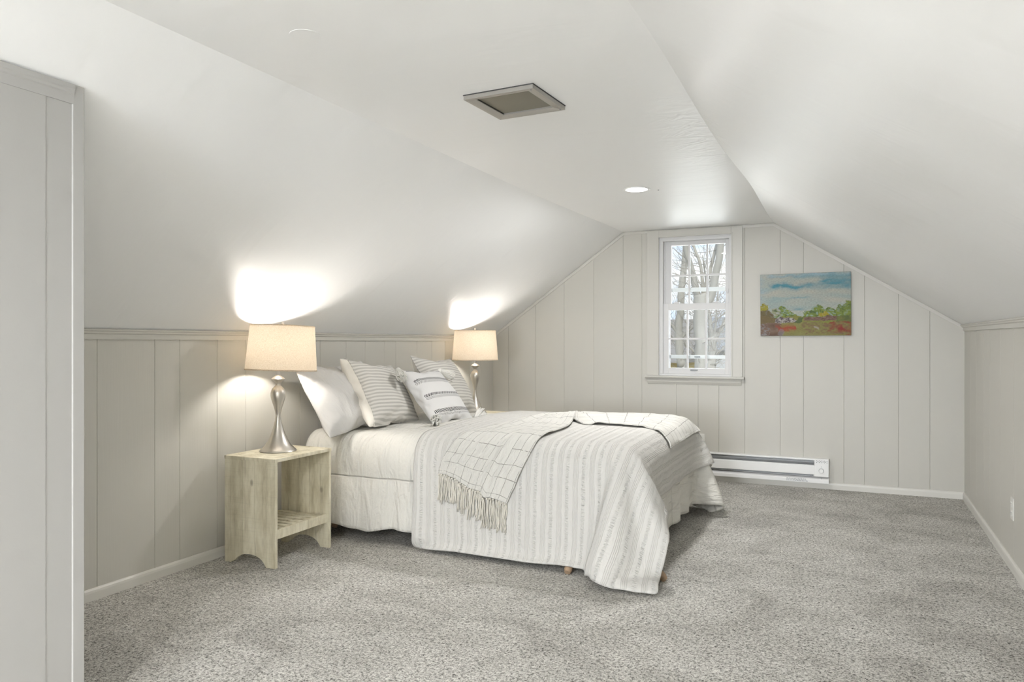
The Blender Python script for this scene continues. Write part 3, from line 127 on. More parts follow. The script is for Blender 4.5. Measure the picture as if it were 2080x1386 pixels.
0,0,0,0,0,0,0,0,0,-1,1,-1,1,-1,0,0,0,1,0,-1,1,-1,0,0,0,0,1,0,-1,0,1,-1,1,0,0,-1,1,-1,1,-1,1,-1,1,0,0,-1,1,-1,1,-1,1,-1,1,0,0,0,0,0,-1,1,0,-1,1,0,0,0,0,0,-1,1,0,0,0,0,0,-1,0,1,0,0,-1,1,0,0,-1,1,0,0,0,-1,0,1,-1,0,1,0,-1,0,0,0,0,1,-1,0,0,0,0,
1,0,0,-1,1,0,0,0,0,0,0,-1,1,0,0,0,0,0,-1,1,-1,1,0,0,-1,-1,1,-1,1,-1,1,-1,1,0,0,0,-1,1,-1,1,0,0,0,0,-1,1,0,-1,1,0,-1,0,0,0,1,-1,0,0,1,-1,0,1,0,-1,0,1,-1,1,0,0,0,0,-1,0,1,0,0,0,0,0,0,0,0,0,0,-1,1,-1,1,0,0,0,0,0,-1,1,0,0,-1,1,-1,1,-1,1,-1,1,
-1,0,1,-1,1,0,0,0,0,-1,1,0,-1,1,-1,0,1,0,-1,0,0,1,-1,1,-1,0,0,0,0,1,0,-1,1,-1,0,0,0,0,1,0,-1,1,-1,0,1,0,-1,1,0,0,0,0,0,0,0,-1,1,-1,1,-1,1,-1,1,-1,1,-1,1,-1,1,-1,1,-1,0,1,0,0,0,-1,1,0,-1,1,0,-1,1,-1,0,1,-1,0,1,0,-1,0,0,0,0,0,0,0,0,0,0,0,0,0,
0,0,1,-1,0,0,1,-1,1,0,0,-1,1,-1,0,1,-1,1,-1,1,-1,1,-1,1,-1,1,0,0,0,0,-1,1,-1,1,-1,1,-1,1,0,0,-1,1,-1,1,0,0,0,0,-1,1,-1,1,0,-1,0,0,0,0,0,0,1,-1,0,0,0,0,0,0,0,0,0,0,0,0,0,1,-1,1,-1,1,-1,0,0,1,0,0,0,-1,1,-1,1,-1,1,-1,1,-1,1,0,-1,1,-1,-1,1,-1,
1,-1,1,-1,1,-1,1,-1,1,-1,1,0,-1,0,1,-1,1,-1,1,-1,0,0,0,0,0,0,0,0,-1,1,0,0,0,0,0,0,0,0,0,0,0,0,0,0,1,-1,0,0,1,0,0,0,0,0,0,0,0,0,-1,1,0,0,0,0,0,-1,1,-1,1,0,0,0,-1,1,-1,1,-1,1,-1,1,-1,1,0,-1,1,0,0,0,-1,1,-1,0,0,1,-1,0,0,0,0,0,1,-1,0,0,0,0,0,0,
0,0,0,0,1,0,-1,0,0,0,1,0,-1,1,0,-1,1,-1,0,0,0,1,0,0,-1,1,-1,1,-1,1,0,0,0,0,-1,1,0,-1,1,-1,1,-1,1,-1,1,-1,0,1,0,0,-1,0,1,-1,0,1,0,-1,0,0,0,0,0,0,-1,0,1,0,0,0,0,0,-1,1,-1,1,-1,1,0,0,0,0,0,0,1,-1,0,1,-1,1,0,0,0,-1,1,-1,1,0,0,0,0,0,0,1,-1,-1,1,
-1,0,1,-1,1,-1,0,0,0,0,0,0,0,0,0,1,0,-1,0,1,-1,-1,1,0,0,0,-1,1,-1,1,0,-1,0,0,0,0,0,1,-1,1,-1,1,-1,1,0,0,0,0,0,0,1,-1,1,0,-1,0,0,0,1,0,0,0,0,0,0,1,-1,0,0,0,0,-1,1,0,-1,1,-1,0,1,-1,1,-1,1,0,-1,1,0,-1,1,0,0,-1,0,0,-1,1,0,-1,1,-1,1,-1,0,0,0,1,
-1,0,0,0,1,-1,1,0,0,-1,1,0,0,0,0,0,0,1,-1,1,0,-1,0,0,0,0,1,-1,0,0,0,0,0,0,0,0,0,0,-1,1,0,-1,1,0,-1,1,-1,1,-1,0,1,-1,0,1,-1,0,0,0,0,1,0,-1,0,0,0,0,0,0,0,0,0,-1,1,0,0,0,0,0,0,0,0,1,-1,0,1,0,0,0,0,0,0,-1,0,0,-1,0,0,0,0,0,0,1,-1,0,0,0,0,0,3,0,
0,-1,0,0,-1,-1,1,-1,0,-1,0,1,-2,-1,0,0,0,0,0,0,0,0,0,0,0,0,0,0,-1,0,1,0,0,0,0,0,0,0,-1,1,0,-1,1,-1,1,0,0,0,0,0,0,1,0,-1,1,-1,1,0,-1,0,0,1,-1,0,1,0,0,0,0,0,6,0,0,-1,0,0,0,0,-1,0,0,-1,-2,-7,-6,-1,2,0,0,0,0,0,0,0,-1,1,-1,0,0,0,0,1,-1,0,0,0,0,
0,0,0,1,-1,0,0,0,1,-1,1,-1,0,1,1,-1,-1,0,1,0,7,1,0,1,0,0,-1,1,0,-1,0,1,0,0,0,7,-1,0,1,-1,0,-1,0,-2,-2,-5,-5,-8,-6,2,3,-5,-1,1,1,0,0,-1,0,0,0,0,1,-1,0,0,0,0,0,0,0,0,0,0,0,0,0,0,1,0,-1,1,0,0,0,0,-1,1,0,-1,0,0,1,13,6,0,0,0,1,-1,0,0,0,0,0,0,0,
6,0,-1,-1,-1,-3,-2,-4,-4,-5,-4,-4,-1,4,3,-7,-7,0,-1,0,1,0,1,-1,1,-1,1,-1,0,1,0,-1,0,0,0,0,1,-1,0,0,0,1,0,-1,0,1,-1,0,0,1,-1,0,0,0,2,4,-2,-2,1,12,9,2,0,0,1,0,1,-1,0,0,0,0,2,-1,-2,-3,-3,-4,-4,-4,-3,-3,0,1,4,3,-7,-11,-1,0,1,-1,0,0,0,1,-1,1,-1,
1,0,-1,1,0,0,0,0,0,-1,1,0,0,0,0,-1,1,0,-1,1,-1,1,-1,1,0,0,0,2,2,9,-4,-5,1,9,9,5,2,0,0,0,1,0,0,-1,1,-5,-4,-4,-3,-4,-2,-2,0,-1,1,1,3,2,-5,-11,-3,0,0,1,0,-1,0,0,-1,1,-1,1,-1,1,0,-1,1,0,0,0,0,0,0,0,0,-1,0,1,0,-1,1,0,0,0,0,-1,1,0,0,-1,1,9,6,-4,
-5,0,5,8,7,4,2,1,0,0,-1,1,0,-18,-2,-2,-2,0,-1,0,0,2,2,2,1,-3,-11,-4,-1,0,0,0,1,-1,0,-1,1,-1,1,0,0,0,0,0,-1,0,1,0,0,0,0,0,-1,1,0,0,-1,1,0,-1,1,-1,1,0,-1,1,0,0,0,2,10,2,-4,-3,0,3,4,5,6,4,2,1,1,0,0,-24,-1,0,0,0,0,1,1,2,2,0,-2,-9,-7,0,0,0,0,0,
0,0,-1,1,0,0,0,-1,1,-1,1,0,0,0,-1,0,0,0,0,0,1,0,0,-1,1,0,-1,1,-1,1,-1,1,0,-1,1,-1,1,1,6,7,0,-4,-1,-1,2,2,3,4,6,5,2,1,0,-25,0,0,0,0,2,1,2,1,0,-2,-7,-7,-1,-1,0,0,0,0,0,0,0,0,-1,1,-1,1,-1,1,0,0,0,0,0,0,0,0,0,0,0,0,-1,1,0,-1,1,0,0,0,0,-1,1,0,0,
0,-1,1,4,6,3,0,-3,-1,0,1,0,2,3,4,7,4,3,-14,-7,-2,0,1,1,1,1,0,-2,-4,-8,-4,0,0,0,0,0,0,0,-1,1,-1,1,-1,1,0,0,0,-1,1,0,0,0,0,0,0,0,0,0,-1,1,0,-1,1,0,-1,1,-1,1,0,-1,1,-1,1,0,0,1,6,5,0,0,-1,-1,0,0,1,0,0,2,6,5,1,-12,-7,-2,-1,1,1,0,-2,-4,-6,-5,0,0,
-1,0,0,0,0,0,0,-1,1,0,0,0,-1,1,0,0,-1,0,0,0,0,0,0,0,0,0,1,0,-1,1,0,-1,1,0,0,-1,1,0,0,0,0,-1,1,1,3,5,2,1,-1,-1,0,1,1,2,2,-1,1,16,0,-6,-8,-5,-1,1,0,-1,-3,-6,-6,-1,-1,0,0,1,-1,0,0,0,0,0,0,-1,1,-1,1,0,-1,1,0,0,0,0,0,0,0,0,0,0,0,-1,1,0,-1,1,0,
-1,1,0,-1,1,-1,1,-1,1,-1,1,3,4,3,0,1,-1,0,2,3,1,-2,1,12,11,1,-3,-7,-8,-3,0,0,-2,-4,-6,-4,-1,1,-1,0,0,0,0,0,-1,1,0,0,0,0,0,0,-1,1,0,0,0,0,0,0,0,0,0,0,0,-1,1,0,-1,1,0,-1,1,-1,1,0,0,0,0,0,0,0,0,1,4,4,1,-1,0,2,3,1,-1,0,12,10,1,0,1,-3,-9,-8,0,
-1,-4,-7,-5,0,0,-1,0,0,0,0,0,0,0,0,0,-1,1,-1,1,-1,1,0,-1,0,0,0,0,0,0,1,0,0,-1,1,0,0,0,0,-1,1,0,0,0,0,-1,1,0,0,0,0,0,1,3,3,2,0,1,3,3,-1,-2,11,11,2,0,0,0,0,-3,-11,-5,-3,-7,-6,-1,-1,1,0,-1,0,0,0,0,0,0,0,0,0,0,0,0,0,0,0,0,0,0,0,0,0,0,-1,0,0,1,
0,0,-1,1,0,0,0,-1,1,-1,1,0,0,-1,1,-1,1,0,0,3,4,1,1,1,5,1,-2,8,13,2,0,0,0,0,0,0,-5,-5,-13,-10,-3,-1,1,-1,0,1,-1,0,0,0,0,0,0,-1,1,-1,1,-1,1,0,-1,1,0,0,0,0,0,0,0,0,0,0,0,-1,1,0,-1,1,-1,1,0,0,-1,1,0,0,0,0,-1,1,0,1,5,3,0,3,5,-2,6,14,2,0,0,0,0,0,
0,0,1,-23,-13,-2,0,1,-1,0,0,-1,1,0,0,0,0,0,0,0,-1,1,0,0,0,-1,1,-1,1,0,0,-1,0,1,0,0,0,0,-1,1,0,-1,1,-1,1,0,-1,1,0,0,-1,1,-1,1,0,-1,1,1,3,4,2,3,0,7,13,4,0,0,0,0,])
COV=([56, 86, 3],[-2.294, 3.4231, 0.0153],0.001,[
4,2,0,-1,-1,-1,-1,0,-1,0,0,0,-1,0,0,0,0,1,0,0,0,0,0,0,0,0,0,0,1,0,0,0,0,0,0,0,0,0,0,0,0,0,0,0,0,0,0,0,0,0,0,0,0,0,0,0,0,0,0,0,0,0,0,0,-1,0,0,0,0,0,0,0,0,0,-1,0,0,0,0,0,0,0,0,0,0,0,28,-4,4,1,-1,1,-1,0,0,0,0,0,1,0,0,0,0,-1,0,0,1,-1,1,0,0,0,0,
0,-1,0,1,0,0,0,0,0,0,0,0,0,0,0,0,0,0,0,0,0,0,0,0,0,0,0,0,0,0,0,0,0,0,0,0,-1,1,0,0,0,0,0,0,0,0,-1,1,0,0,0,0,0,0,0,0,0,0,-1,27,1,0,0,1,-2,1,0,1,0,0,0,0,0,0,0,0,0,0,0,-1,1,-1,0,0,1,0,0,0,0,-1,0,0,0,0,0,0,1,0,0,0,0,0,0,0,0,0,0,0,0,0,0,0,0,0,0,
-1,0,0,0,0,0,0,1,0,0,0,0,0,-1,0,0,0,1,0,0,0,0,0,0,0,0,0,-1,0,1,25,3,0,-1,-1,1,1,0,0,0,0,0,0,0,0,0,0,0,0,1,0,0,0,0,0,-1,0,0,0,1,0,0,0,0,0,0,0,-1,0,0,0,0,0,0,0,0,0,0,0,0,0,0,0,0,0,0,1,0,0,0,0,0,0,-1,0,0,0,0,0,1,0,0,0,-1,0,0,0,0,0,0,0,0,0,1,0,
0,29,-2,0,-2,3,0,0,0,0,0,1,0,0,0,0,0,0,0,0,-1,0,0,0,0,0,1,0,0,0,-1,0,0,0,0,0,1,0,0,0,0,0,0,0,0,0,0,0,0,0,0,0,0,0,0,0,0,-1,0,0,0,0,0,0,1,0,0,0,0,0,0,-1,0,0,1,0,0,0,0,0,0,0,0,0,0,-1,0,29,0,-4,4,-1,1,0,0,0,0,-1,0,0,0,0,0,0,0,0,1,0,0,0,0,0,-1,
0,0,1,0,0,0,0,0,0,-1,0,0,0,0,0,0,0,0,0,0,0,0,0,0,0,0,0,0,0,0,1,0,0,0,0,0,0,0,0,-1,0,0,0,0,1,0,0,-1,0,0,0,0,0,0,0,0,0,0,1,0,28,1,0,-1,0,0,0,0,0,1,0,0,0,0,0,0,0,0,0,-1,0,0,0,0,1,0,0,0,-1,0,0,0,0,1,0,0,0,0,0,0,0,0,0,0,0,0,0,0,0,0,0,0,0,0,0,0,
0,0,-1,0,0,0,0,0,0,1,0,0,0,0,-1,0,0,1,0,0,0,0,0,0,0,0,0,0,-1,0,29,-1,1,0,0,0,0,0,0,-1,0,0,0,0,0,0,1,0,0,0,0,0,0,0,-1,0,0,1,0,0,0,0,0,-1,0,0,0,0,0,0,0,0,0,0,0,0,0,0,0,0,0,0,0,0,0,0,0,0,1,0,0,0,0,0,0,0,-1,0,0,0,1,0,0,0,0,-1,0,0,0,0,0,0,0,0,1,
0,28,1,-1,0,0,0,0,1,0,0,0,0,0,0,0,0,-1,0,0,0,0,0,0,1,0,0,0,-1,0,0,0,0,1,0,0,0,0,0,0,0,0,0,0,0,0,0,0,0,0,0,0,0,0,0,0,0,0,0,0,0,-1,0,0,0,0,0,1,0,0,0,0,0,-1,0,0,1,0,0,0,0,0,0,0,0,0,-1,28,0,1,0,0,0,0,-1,0,0,0,0,0,0,1,0,0,0,0,0,0,0,0,-1,0,0,0,1,
0,0,0,0,-1,0,0,0,0,0,0,0,0,0,0,1,0,0,0,-1,1,-1,0,0,0,0,0,0,0,0,0,0,1,0,0,0,0,0,0,-1,0,0,0,0,1,0,0,0,0,-1,0,0,0,0,0,0,0,1,29,0,-1,0,0,0,0,1,0,0,0,0,0,0,-1,0,0,0,0,0,0,0,0,1,0,0,0,-1,0,0,0,1,0,0,0,0,0,0,0,0,0,0,0,-1,0,0,0,1,-1,1,0,0,0,0,0,0,
0,0,0,0,0,0,-1,0,0,0,0,1,0,0,0,0,-1,0,0,0,0,1,0,0,0,0,0,0,0,-1,28,0,1,0,0,0,0,-1,0,0,0,0,0,0,1,0,0,0,0,0,0,0,0,-1,0,0,1,0,0,0,0,-1,0,0,0,0,0,0,1,0,0,0,0,0,0,0,0,0,0,0,0,0,0,-1,1,-1,0,0,0,0,0,0,1,0,0,0,0,0,-1,0,0,0,1,0,0,0,0,0,0,-1,0,0,0,0,
0,1,29,0,-1,0,0,0,0,1,0,0,0,0,0,0,-1,0,0,0,0,0,0,1,0,0,0,0,-1,0,0,1,0,0,0,0,0,0,0,0,-1,0,0,0,0,0,0,0,0,0,0,0,0,0,0,1,-1,1,0,0,0,0,0,0,0,-1,0,0,0,0,1,0,0,0,0,-1,0,0,0,0,0,1,0,0,0,0,0,-1,29,-1,1,0,0,0,0,-1,0,0,0,0,0,1,0,0,0,0,0,0,0,-1,0,0,1,
0,0,0,0,-1,0,0,0,0,0,0,1,0,0,0,0,0,0,0,0,0,0,0,0,0,0,0,0,0,0,-1,0,0,0,0,0,0,0,1,0,0,0,0,0,-1,0,0,0,1,0,0,0,0,0,0,0,-1,0,0,0,1,28,1,-1,0,0,0,0,1,0,0,0,0,0,-1,0,0,0,0,0,1,0,0,0,0,-1,0,0,0,0,1,0,0,0,0,0,0,-1,0,0,0,0,0,0,0,0,0,0,0,0,0,0,0,0,0,
0,1,0,0,0,0,0,0,0,0,-1,0,0,0,0,1,0,0,0,0,-1,0,0,0,0,0,0,1,0,0,0,-1,29,-1,1,0,0,0,0,-1,0,0,0,0,1,0,0,0,0,0,0,-1,0,0,0,0,1,0,0,0,0,-1,0,0,0,0,1,0,0,0,0,0,0,0,0,0,0,0,0,0,0,0,0,0,0,0,0,0,0,-1,0,0,0,0,0,0,1,0,0,0,0,0,0,-1,0,0,1,0,0,0,0,0,0,-1,
0,0,0,1,28,1,-1,0,0,0,1,0,0,0,0,0,-1,0,0,0,0,0,0,1,0,0,0,0,-1,0,0,1,0,0,0,0,0,0,-1,0,0,0,0,0,0,0,0,0,0,0,0,0,0,0,0,0,0,0,0,0,0,1,0,0,0,0,0,0,0,0,-1,0,0,0,0,1,0,0,0,-1,0,0,0,0,0,1,0,0,0,-1,29,-1,1,0,0,0,-1,0,0,0,0,0,1,0,0,0,0,0,0,-1,0,0,0,1,
0,0,0,-1,0,0,0,0,1,0,0,0,0,0,0,0,0,0,0,0,0,0,0,0,0,0,0,0,0,0,0,0,0,0,0,-1,0,0,0,0,0,0,1,0,0,0,0,-1,0,0,0,1,0,0,0,0,0,0,0,-1,0,1,28,1,-1,0,0,1,0,0,0,0,0,0,-1,0,0,0,0,1,0,0,0,0,0,-1,0,0,0,1,0,0,0,0,-1,0,0,0,0,0,0,0,0,0,0,0,1,0,-1,1,-1,0,0,0,
0,0,0,0,0,0,0,1,0,0,0,0,0,0,-1,0,0,0,0,1,0,0,0,0,-1,0,0,0,0,0,0,1,0,-1,29,-1,1,0,0,-1,0,0,0,0,1,0,0,0,0,0,0,-1,0,0,0,0,1,0,0,0,0,-1,0,0,1,0,0,0,0,0,0,0,0,0,0,0,0,0,-1,0,1,-1,1,0,0,0,0,0,0,0,0,0,0,0,0,-1,0,0,0,0,1,0,0,0,0,0,-1,0,0,0,1,0,0,0,
0,0,0,-1,0,1,28,1,-1,0,0,1,0,0,0,0,-1,0,0,0,0,0,0,1,0,0,0,0,-1,0,0,0,1,0,0,0,-1,0,0,0,0,0,0,1,0,0,0,0,0,0,0,0,0,0,0,0,0,0,-1,0,0,0,0,0,0,0,0,1,0,0,0,0,0,0,-1,0,0,0,1,0,0,0,0,-1,0,0,0,0,0,1,0,-1,29,-1,1,0,0,-1,0,0,0,0,1,0,0,0,0,0,0,-1,0,0,0,
0,1,0,0,0,-1,0,1,0,0,0,0,0,0,0,0,-1,0,0,0,0,0,0,0,0,0,0,0,0,0,0,1,0,0,0,0,0,0,0,0,0,0,-1,0,0,0,0,1,0,0,0,0,-1,0,0,0,1,0,0,0,0,0,-1,0,1,28,1,-1,0,0,1,0,0,0,0,-1,0,0,0,0,1,0,0,0,0,0,0,-1,0,0,1,0,0,-1,0,0,0,0,0,0,1,0,0,0,0,0,0,0,0,0,0,0,0,0,0,
0,0,0,0,0,0,-1,0,0,0,0,0,0,1,0,0,0,0,0,0,-1,0,0,1,0,0,0,0,-1,0,0,0,0,1,0,-1,28,0,1,0,0,-1,0,0,0,0,1,0,0,0,0,-1,0,0,0,0,1,0,0,0,0,-1,0,1,0,0,0,0,0,0,0,-1,0,0,0,0,0,0,0,0,0,0,0,0,0,0,0,0,0,0,0,0,1,0,0,0,0,0,0,0,0,-1,0,0,0,0,1,0,0,0,-1,0,0,0,
1,0,0,0,0,0,-1,1,29,-1,0,0,0,0,0,1,0,0,-1,0,0,0,0,1,0,0,0,0,-1,0,0,0,1,0,0,-1,0,0,0,1,0,0,0,0,0,0,0,0,0,0,0,0,0,0,0,0,0,0,0,0,0,0,0,0,0,0,-1,0,0,0,0,0,0,1,0,0,0,0,0,-1,0,0,1,0,0,0,0,-1,0,0,0,0,1,0,28,1,-1,0,0,1,0,-1,0,0,0,0,1,0,0,-1,0,0,0,
0,1,0,0,0,-1,0,1,0,0,0,0,-1,0,0,0,0,0,0,0,0,0,0,0,0,0,0,0,0,0,0,0,0,0,0,0,0,0,0,1,0,0,0,0,0,0,0,0,-1,0,0,0,1,0,0,0,-1,0,0,0,1,0,0,0,0,0,-1,29,-1,1,0,0,-1,0,0,0,1,0,0,-1,0,0,0,1,0,0,0,-1,0,0,1,0,0,-1,0,0,1,0,0,0,0,0,0,0,0,0,0,0,0,0,0,0,0,0,
0,0,0,0,0,0,0,0,0,0,0,0,0,0,-1,0,0,0,0,0,1,0,0,0,0,-1,0,0,1,0,0,0,0,-1,0,0,0,0,1,28,1,-1,0,0,0,1,0,0,-1,0,0,0,1,0,0,-1,0,0,0,1,0,0,-1,0,1,0,0,0,-1,0,0,0,0,0,0,1,-1,1,0,0,0,0,0,0,-1,1,0,0,-1,1,-1,0,0,0,0,0,0,0,0,0,1,0,0,0,0,0,0,0,-1,0,0,1,0,
0,0,-1,0,0,0,1,0,0,0,0,-1,29,0,0,0,0,0,-1,0,0,1,0,0,0,-1,0,0,1,0,0,0,-1,0,1,0,0,-1,0,1,0,0,0,0,0,0,0,0,-1,1,-1,0,0,0,0,0,0,1,-1,0,0,1,-1,1,0,0,0,0,0,0,0,0,0,0,0,-1,0,0,0,0,0,1,0,0,0,-1,0,0,1,0,0,0,0,-1,0,0,0,1,28,0,0,0,0,0,1,0,0,-1,0,0,0,0,
1,0,-1,0,0,0,1,0,-1,0,1,0,0,-1,0,0,0,1,0,0,0,0,0,0,0,0,0,0,0,0,0,0,0,0,0,0,0,0,0,-1,1,-1,0,0,0,0,0,0,0,1,0,0,0,0,0,0,-1,0,0,1,0,0,-1,0,0,0,0,1,0,0,0,-1,29,0,0,0,0,0,-1,0,0,0,0,1,0,0,-1,0,0,1,0,0,-1,0,1,0,-1,0,1,0,0,0,0,-1,0,0,0,0,0,0,0,0,0,
0,0,0,0,0,0,0,0,0,0,0,0,1,-1,1,0,0,0,0,0,0,0,0,-1,0,0,0,0,0,1,0,0,0,-1,0,1,0,0,0,0,-1,0,0,0,1,28,0,0,0,1,0,0,0,0,0,0,-1,0,0,1,0,0,-1,0,0,1,0,-1,0,1,0,-1,0,1,0,0,0,0,0,0,0,0,0,0,0,0,0,0,0,0,0,0,0,0,0,0,0,0,0,0,0,0,-1,0,0,0,0,0,0,1,0,0,0,0,0,
0,-1,0,0,1,0,0,-1,0,0,0,1,0,0,0,-1,29,-1,1,0,-1,0,0,0,0,0,0,1,0,0,-1,0,0,1,0,0,-1,1,0,0,-1,1,0,0,-1,0,0,0,0,0,0,0,0,0,0,0,0,0,0,0,0,0,0,0,0,0,0,0,0,0,0,0,0,1,0,0,0,0,0,0,0,0,0,-1,0,0,0,1,0,0,0,-1,0,1,0,0,0,0,-1,0,0,1,28,1,-1,0,1,0,0,0,0,0,
0,-1,0,0,1,0,0,-1,0,1,0,-1,0,1,0,-1,0,1,0,0,0,0,0,0,0,0,0,0,0,0,0,0,0,0,0,0,0,0,0,0,0,0,0,0,0,0,0,0,0,-1,0,0,0,0,0,0,0,1,0,0,0,0,0,-1,0,1,0,-1,0,0,0,0,1,0,0,-1,28,0,1,0,-1,0,0,0,0,1,0,0,0,0,-1,0,0,1,0,-1,0,1,0,-1,1,0,0,-1,0,0,0,0,0,0,0,0,0,
0,0,0,0,0,0,0,0,0,0,0,0,0,0,0,0,0,0,0,0,0,0,1,0,0,0,0,0,0,0,0,0,0,-1,0,0,1,0,-1,0,1,0,0,0,-1,0,0,0,1,28,1,-1,0,1,0,0,0,0,-1,0,0,0,1,0,0,0,-1,0,0,1,-1,1,0,-1,1,0,0,0,0,0,0,0,0,0,0,0,0,0,0,0,0,0,0,0,0,0,0,0,0,0,0,0,0,0,0,0,0,0,0,0,-1,0,0,0,0,
0,0,0,0,1,0,0,-1,0,1,0,-1,0,0,-1,1,1,0,0,-1,27,1,1,0,-1,0,0,0,0,1,0,0,0,-1,0,0,0,1,0,0,-1,1,-1,1,0,-1,1,0,0,0,0,0,0,0,-1,1,0,0,0,-1,0,0,1,0,-1,1,-1,0,0,0,0,0,0,0,0,0,0,0,0,0,0,1,0,0,0,0,0,0,0,0,0,0,-1,1,0,-1,0,1,-1,0,0,1,-1,0,0,1,25,-7,8,1,
1,0,1,0,0,-1,0,0,0,0,1,0,0,-1,0,0,1,-1,1,-1,1,0,-1,0,0,0,0,0,0,0,1,-1,0,0,0,1,0,0,-1,0,1,-1,1,0,0,0,0,0,0,0,0,0,0,0,0,0,0,0,0,0,-1,0,0,0,0,0,0,0,1,0,-1,1,-1,0,0,0,1,-2,0,0,1,0,7,19,-6,3,1,2,0,1,1,0,1,0,0,0,-1,0,0,0,0,1,-1,1,-1,1,0,0,0,0,0,
0,0,0,0,0,0,0,0,0,0,0,0,0,-1,1,0,0,0,0,-1,1,0,-1,0,0,0,0,0,0,0,0,0,0,0,0,1,0,0,0,0,0,0,0,0,-1,1,-1,1,-1,-1,1,-2,1,1,1,-1,0,22,-7,2,-2,1,1,2,2,1,3,0,2,1,0,1,-1,1,0,-1,0,1,-1,1,0,-1,1,0,0,0,-1,0,0,0,0,0,0,0,0,0,0,0,0,1,-1,0,0,0,0,1,-1,0,1,0,
0,0,0,0,0,0,0,0,0,0,0,0,0,0,-1,1,0,0,0,-1,1,-1,1,-1,0,0,-2,3,0,-1,0,1,0,15,-7,-9,2,-2,4,2,3,2,2,3,2,3,3,2,3,0,-1,1,0,-1,0,1,0,1,0,-1,0,0,1,0,0,0,0,0,0,0,0,0,0,0,0,0,0,0,0,0,0,0,0,0,0,0,0,-1,1,-1,0,0,0,0,0,0,0,0,0,0,1,-1,0,0,0,1,0,0,-1,0,0,
1,-5,3,-1,1,0,1,0,-8,5,0,0,4,-2,0,-1,1,0,2,2,1,1,2,7,0,8,6,0,-3,3,1,0,0,0,0,0,0,-1,0,0,0,0,0,0,0,0,0,0,0,0,0,0,0,0,0,0,0,0,0,0,0,0,1,-1,1,0,0,0,0,0,0,0,0,0,-1,1,0,0,0,0,0,0,0,0,-1,-1,-1,0,1,1,0,1,-1,0,1,-7,10,1,1,1,1,1,1,1,0,0,1,2,1,-3,5,0,
-1,5,7,0,0,1,0,-1,1,-1,0,0,0,0,0,0,0,0,0,0,0,0,0,0,0,0,0,0,0,0,0,0,0,0,0,0,0,0,0,0,0,0,0,0,0,0,0,0,1,-1,0,0,0,0,0,0,1,-3,3,-1,-4,3,-8,-3,9,-1,0,-2,27,-12,0,1,0,1,0,1,1,0,1,2,1,1,1,1,2,-1,1,-1,0,0,-1,1,0,0,0,0,0,0,0,0,0,0,0,0,0,0,0,0,0,0,0,
0,0,0,0,0,0,0,0,0,0,0,0,0,-1,0,0,0,0,1,-1,0,0,0,0,0,1,-1,1,0,1,0,-2,4,-6,3,0,1,1,-7,-3,-2,0,-3,7,22,-9,1,1,0,2,0,1,1,1,-1,1,1,0,0,-1,-1,0,-1,-3,0,4,-1,2,-1,-1,0,0,1,-1,0,0,-1,0,0,0,0,0,0,0,0,0,0,0,0,0,0,0,0,0,0,0,0,0,0,1,0,0,0,0,-1,1,0,0,0,
0,0,-1,2,-1,0,0,-2,4,-8,12,-8,-4,9,-12,6,-2,-2,-5,3,22,-6,9,1,0,1,0,1,-1,1,-1,1,-1,-1,-1,-1,-1,-1,-8,6,1,5,-2,3,-11,4,-1,1,0,0,1,-1,0,1,-1,0,0,0,0,0,0,0,0,0,0,0,0,0,0,0,0,0,0,0,0,0,0,0,0,0,0,0,0,0,0,0,0,0,1,-1,-1,3,-3,5,-11,16,-22,18,3,-17,
2,15,-9,-4,-1,10,21,5,2,-1,1,-1,0,-1,0,-1,-1,-1,-1,-1,-1,-2,-3,-2,13,-6,6,-1,2,-2,-7,2,-6,4,-1,-1,-1,1,0,1,1,-1,0,0,0,0,0,0,0,0,0,0,0,0,0,0,0,0,0,0,0,0,0,0,0,0,0,0,0,0,0,1,0,-1,-1,1,-2,4,-2,-1,11,-23,23,-27,16,12,-1,-22,9,16,-5,-13,26,1,-1,
0,-2,0,-2,-1,0,-2,0,-2,0,-2,-4,1,6,9,-5,4,0,0,-5,-24,26,-22,19,-15,6,1,2,-1,0,-1,-1,1,0,0,0,1,-1,0,0,-1,0,1,0,0,-1,1,0,0,0,0,0,0,0,0,0,0,0,0,0,0,0,-1,0,3,-5,4,5,-12,15,1,-3,6,-24,26,-26,8,0,18,-16,-16,16,18,24,-15,8,0,1,-1,1,-1,-2,-1,0,-1,
-2,1,7,6,0,-2,3,0,-3,-4,-7,-9,7,1,-1,3,-10,8,-7,3,-3,3,-1,1,0,0,0,-1,1,0,0,1,0,-1,0,0,1,-1,0,0,0,0,0,0,0,0,0,0,0,0,0,0,0,0,0,-3,9,-10,5,0,1,5,4,-5,12,-25,27,-28,24,-23,28,2,-13,-19,27,2,-20,2,0,2,-2,0,1,2,-1,1,4,5,3,-2,1,1,-1,-3,-3,-1,-21,
6,2,15,-26,22,-8,-12,12,-7,5,-6,5,-3,1,0,0,0,0,1,-1,0,0,-1,1,0,0,0,0,0,0,0,1,-1,0,-1,1,0,0,0,0,0,0,1,-2,3,-7,12,-11,12,-13,10,7,3,7,0,-27,28,-30,28,-32,29,7,-2,25,3,0,-13,-3,-1,2,2,0,0,3,5,2,1,-1,2,0,-3,-4,-7,5,-16,-2,1,4,5,-2,-6,14,-13,-3,
4,-6,5,-2,1,0,-2,1,0,2,-1,1,0,-2,1,-2,0,1,-1,1,0,2,0,-2,0,0,-1,1,0,0,1,0,1,-1,-3,4,-6,6,-3,3,-7,10,-2,9,8,-16,20,0,-28,30,-33,27,-37,25,20,29,-3,3,-1,-6,-3,0,0,1,3,3,0,1,-1,0,0,-2,-5,-10,9,-8,-10,1,2,0,8,-2,-4,-6,15,-21,5,3,-1,2,1,-2,0,-1,
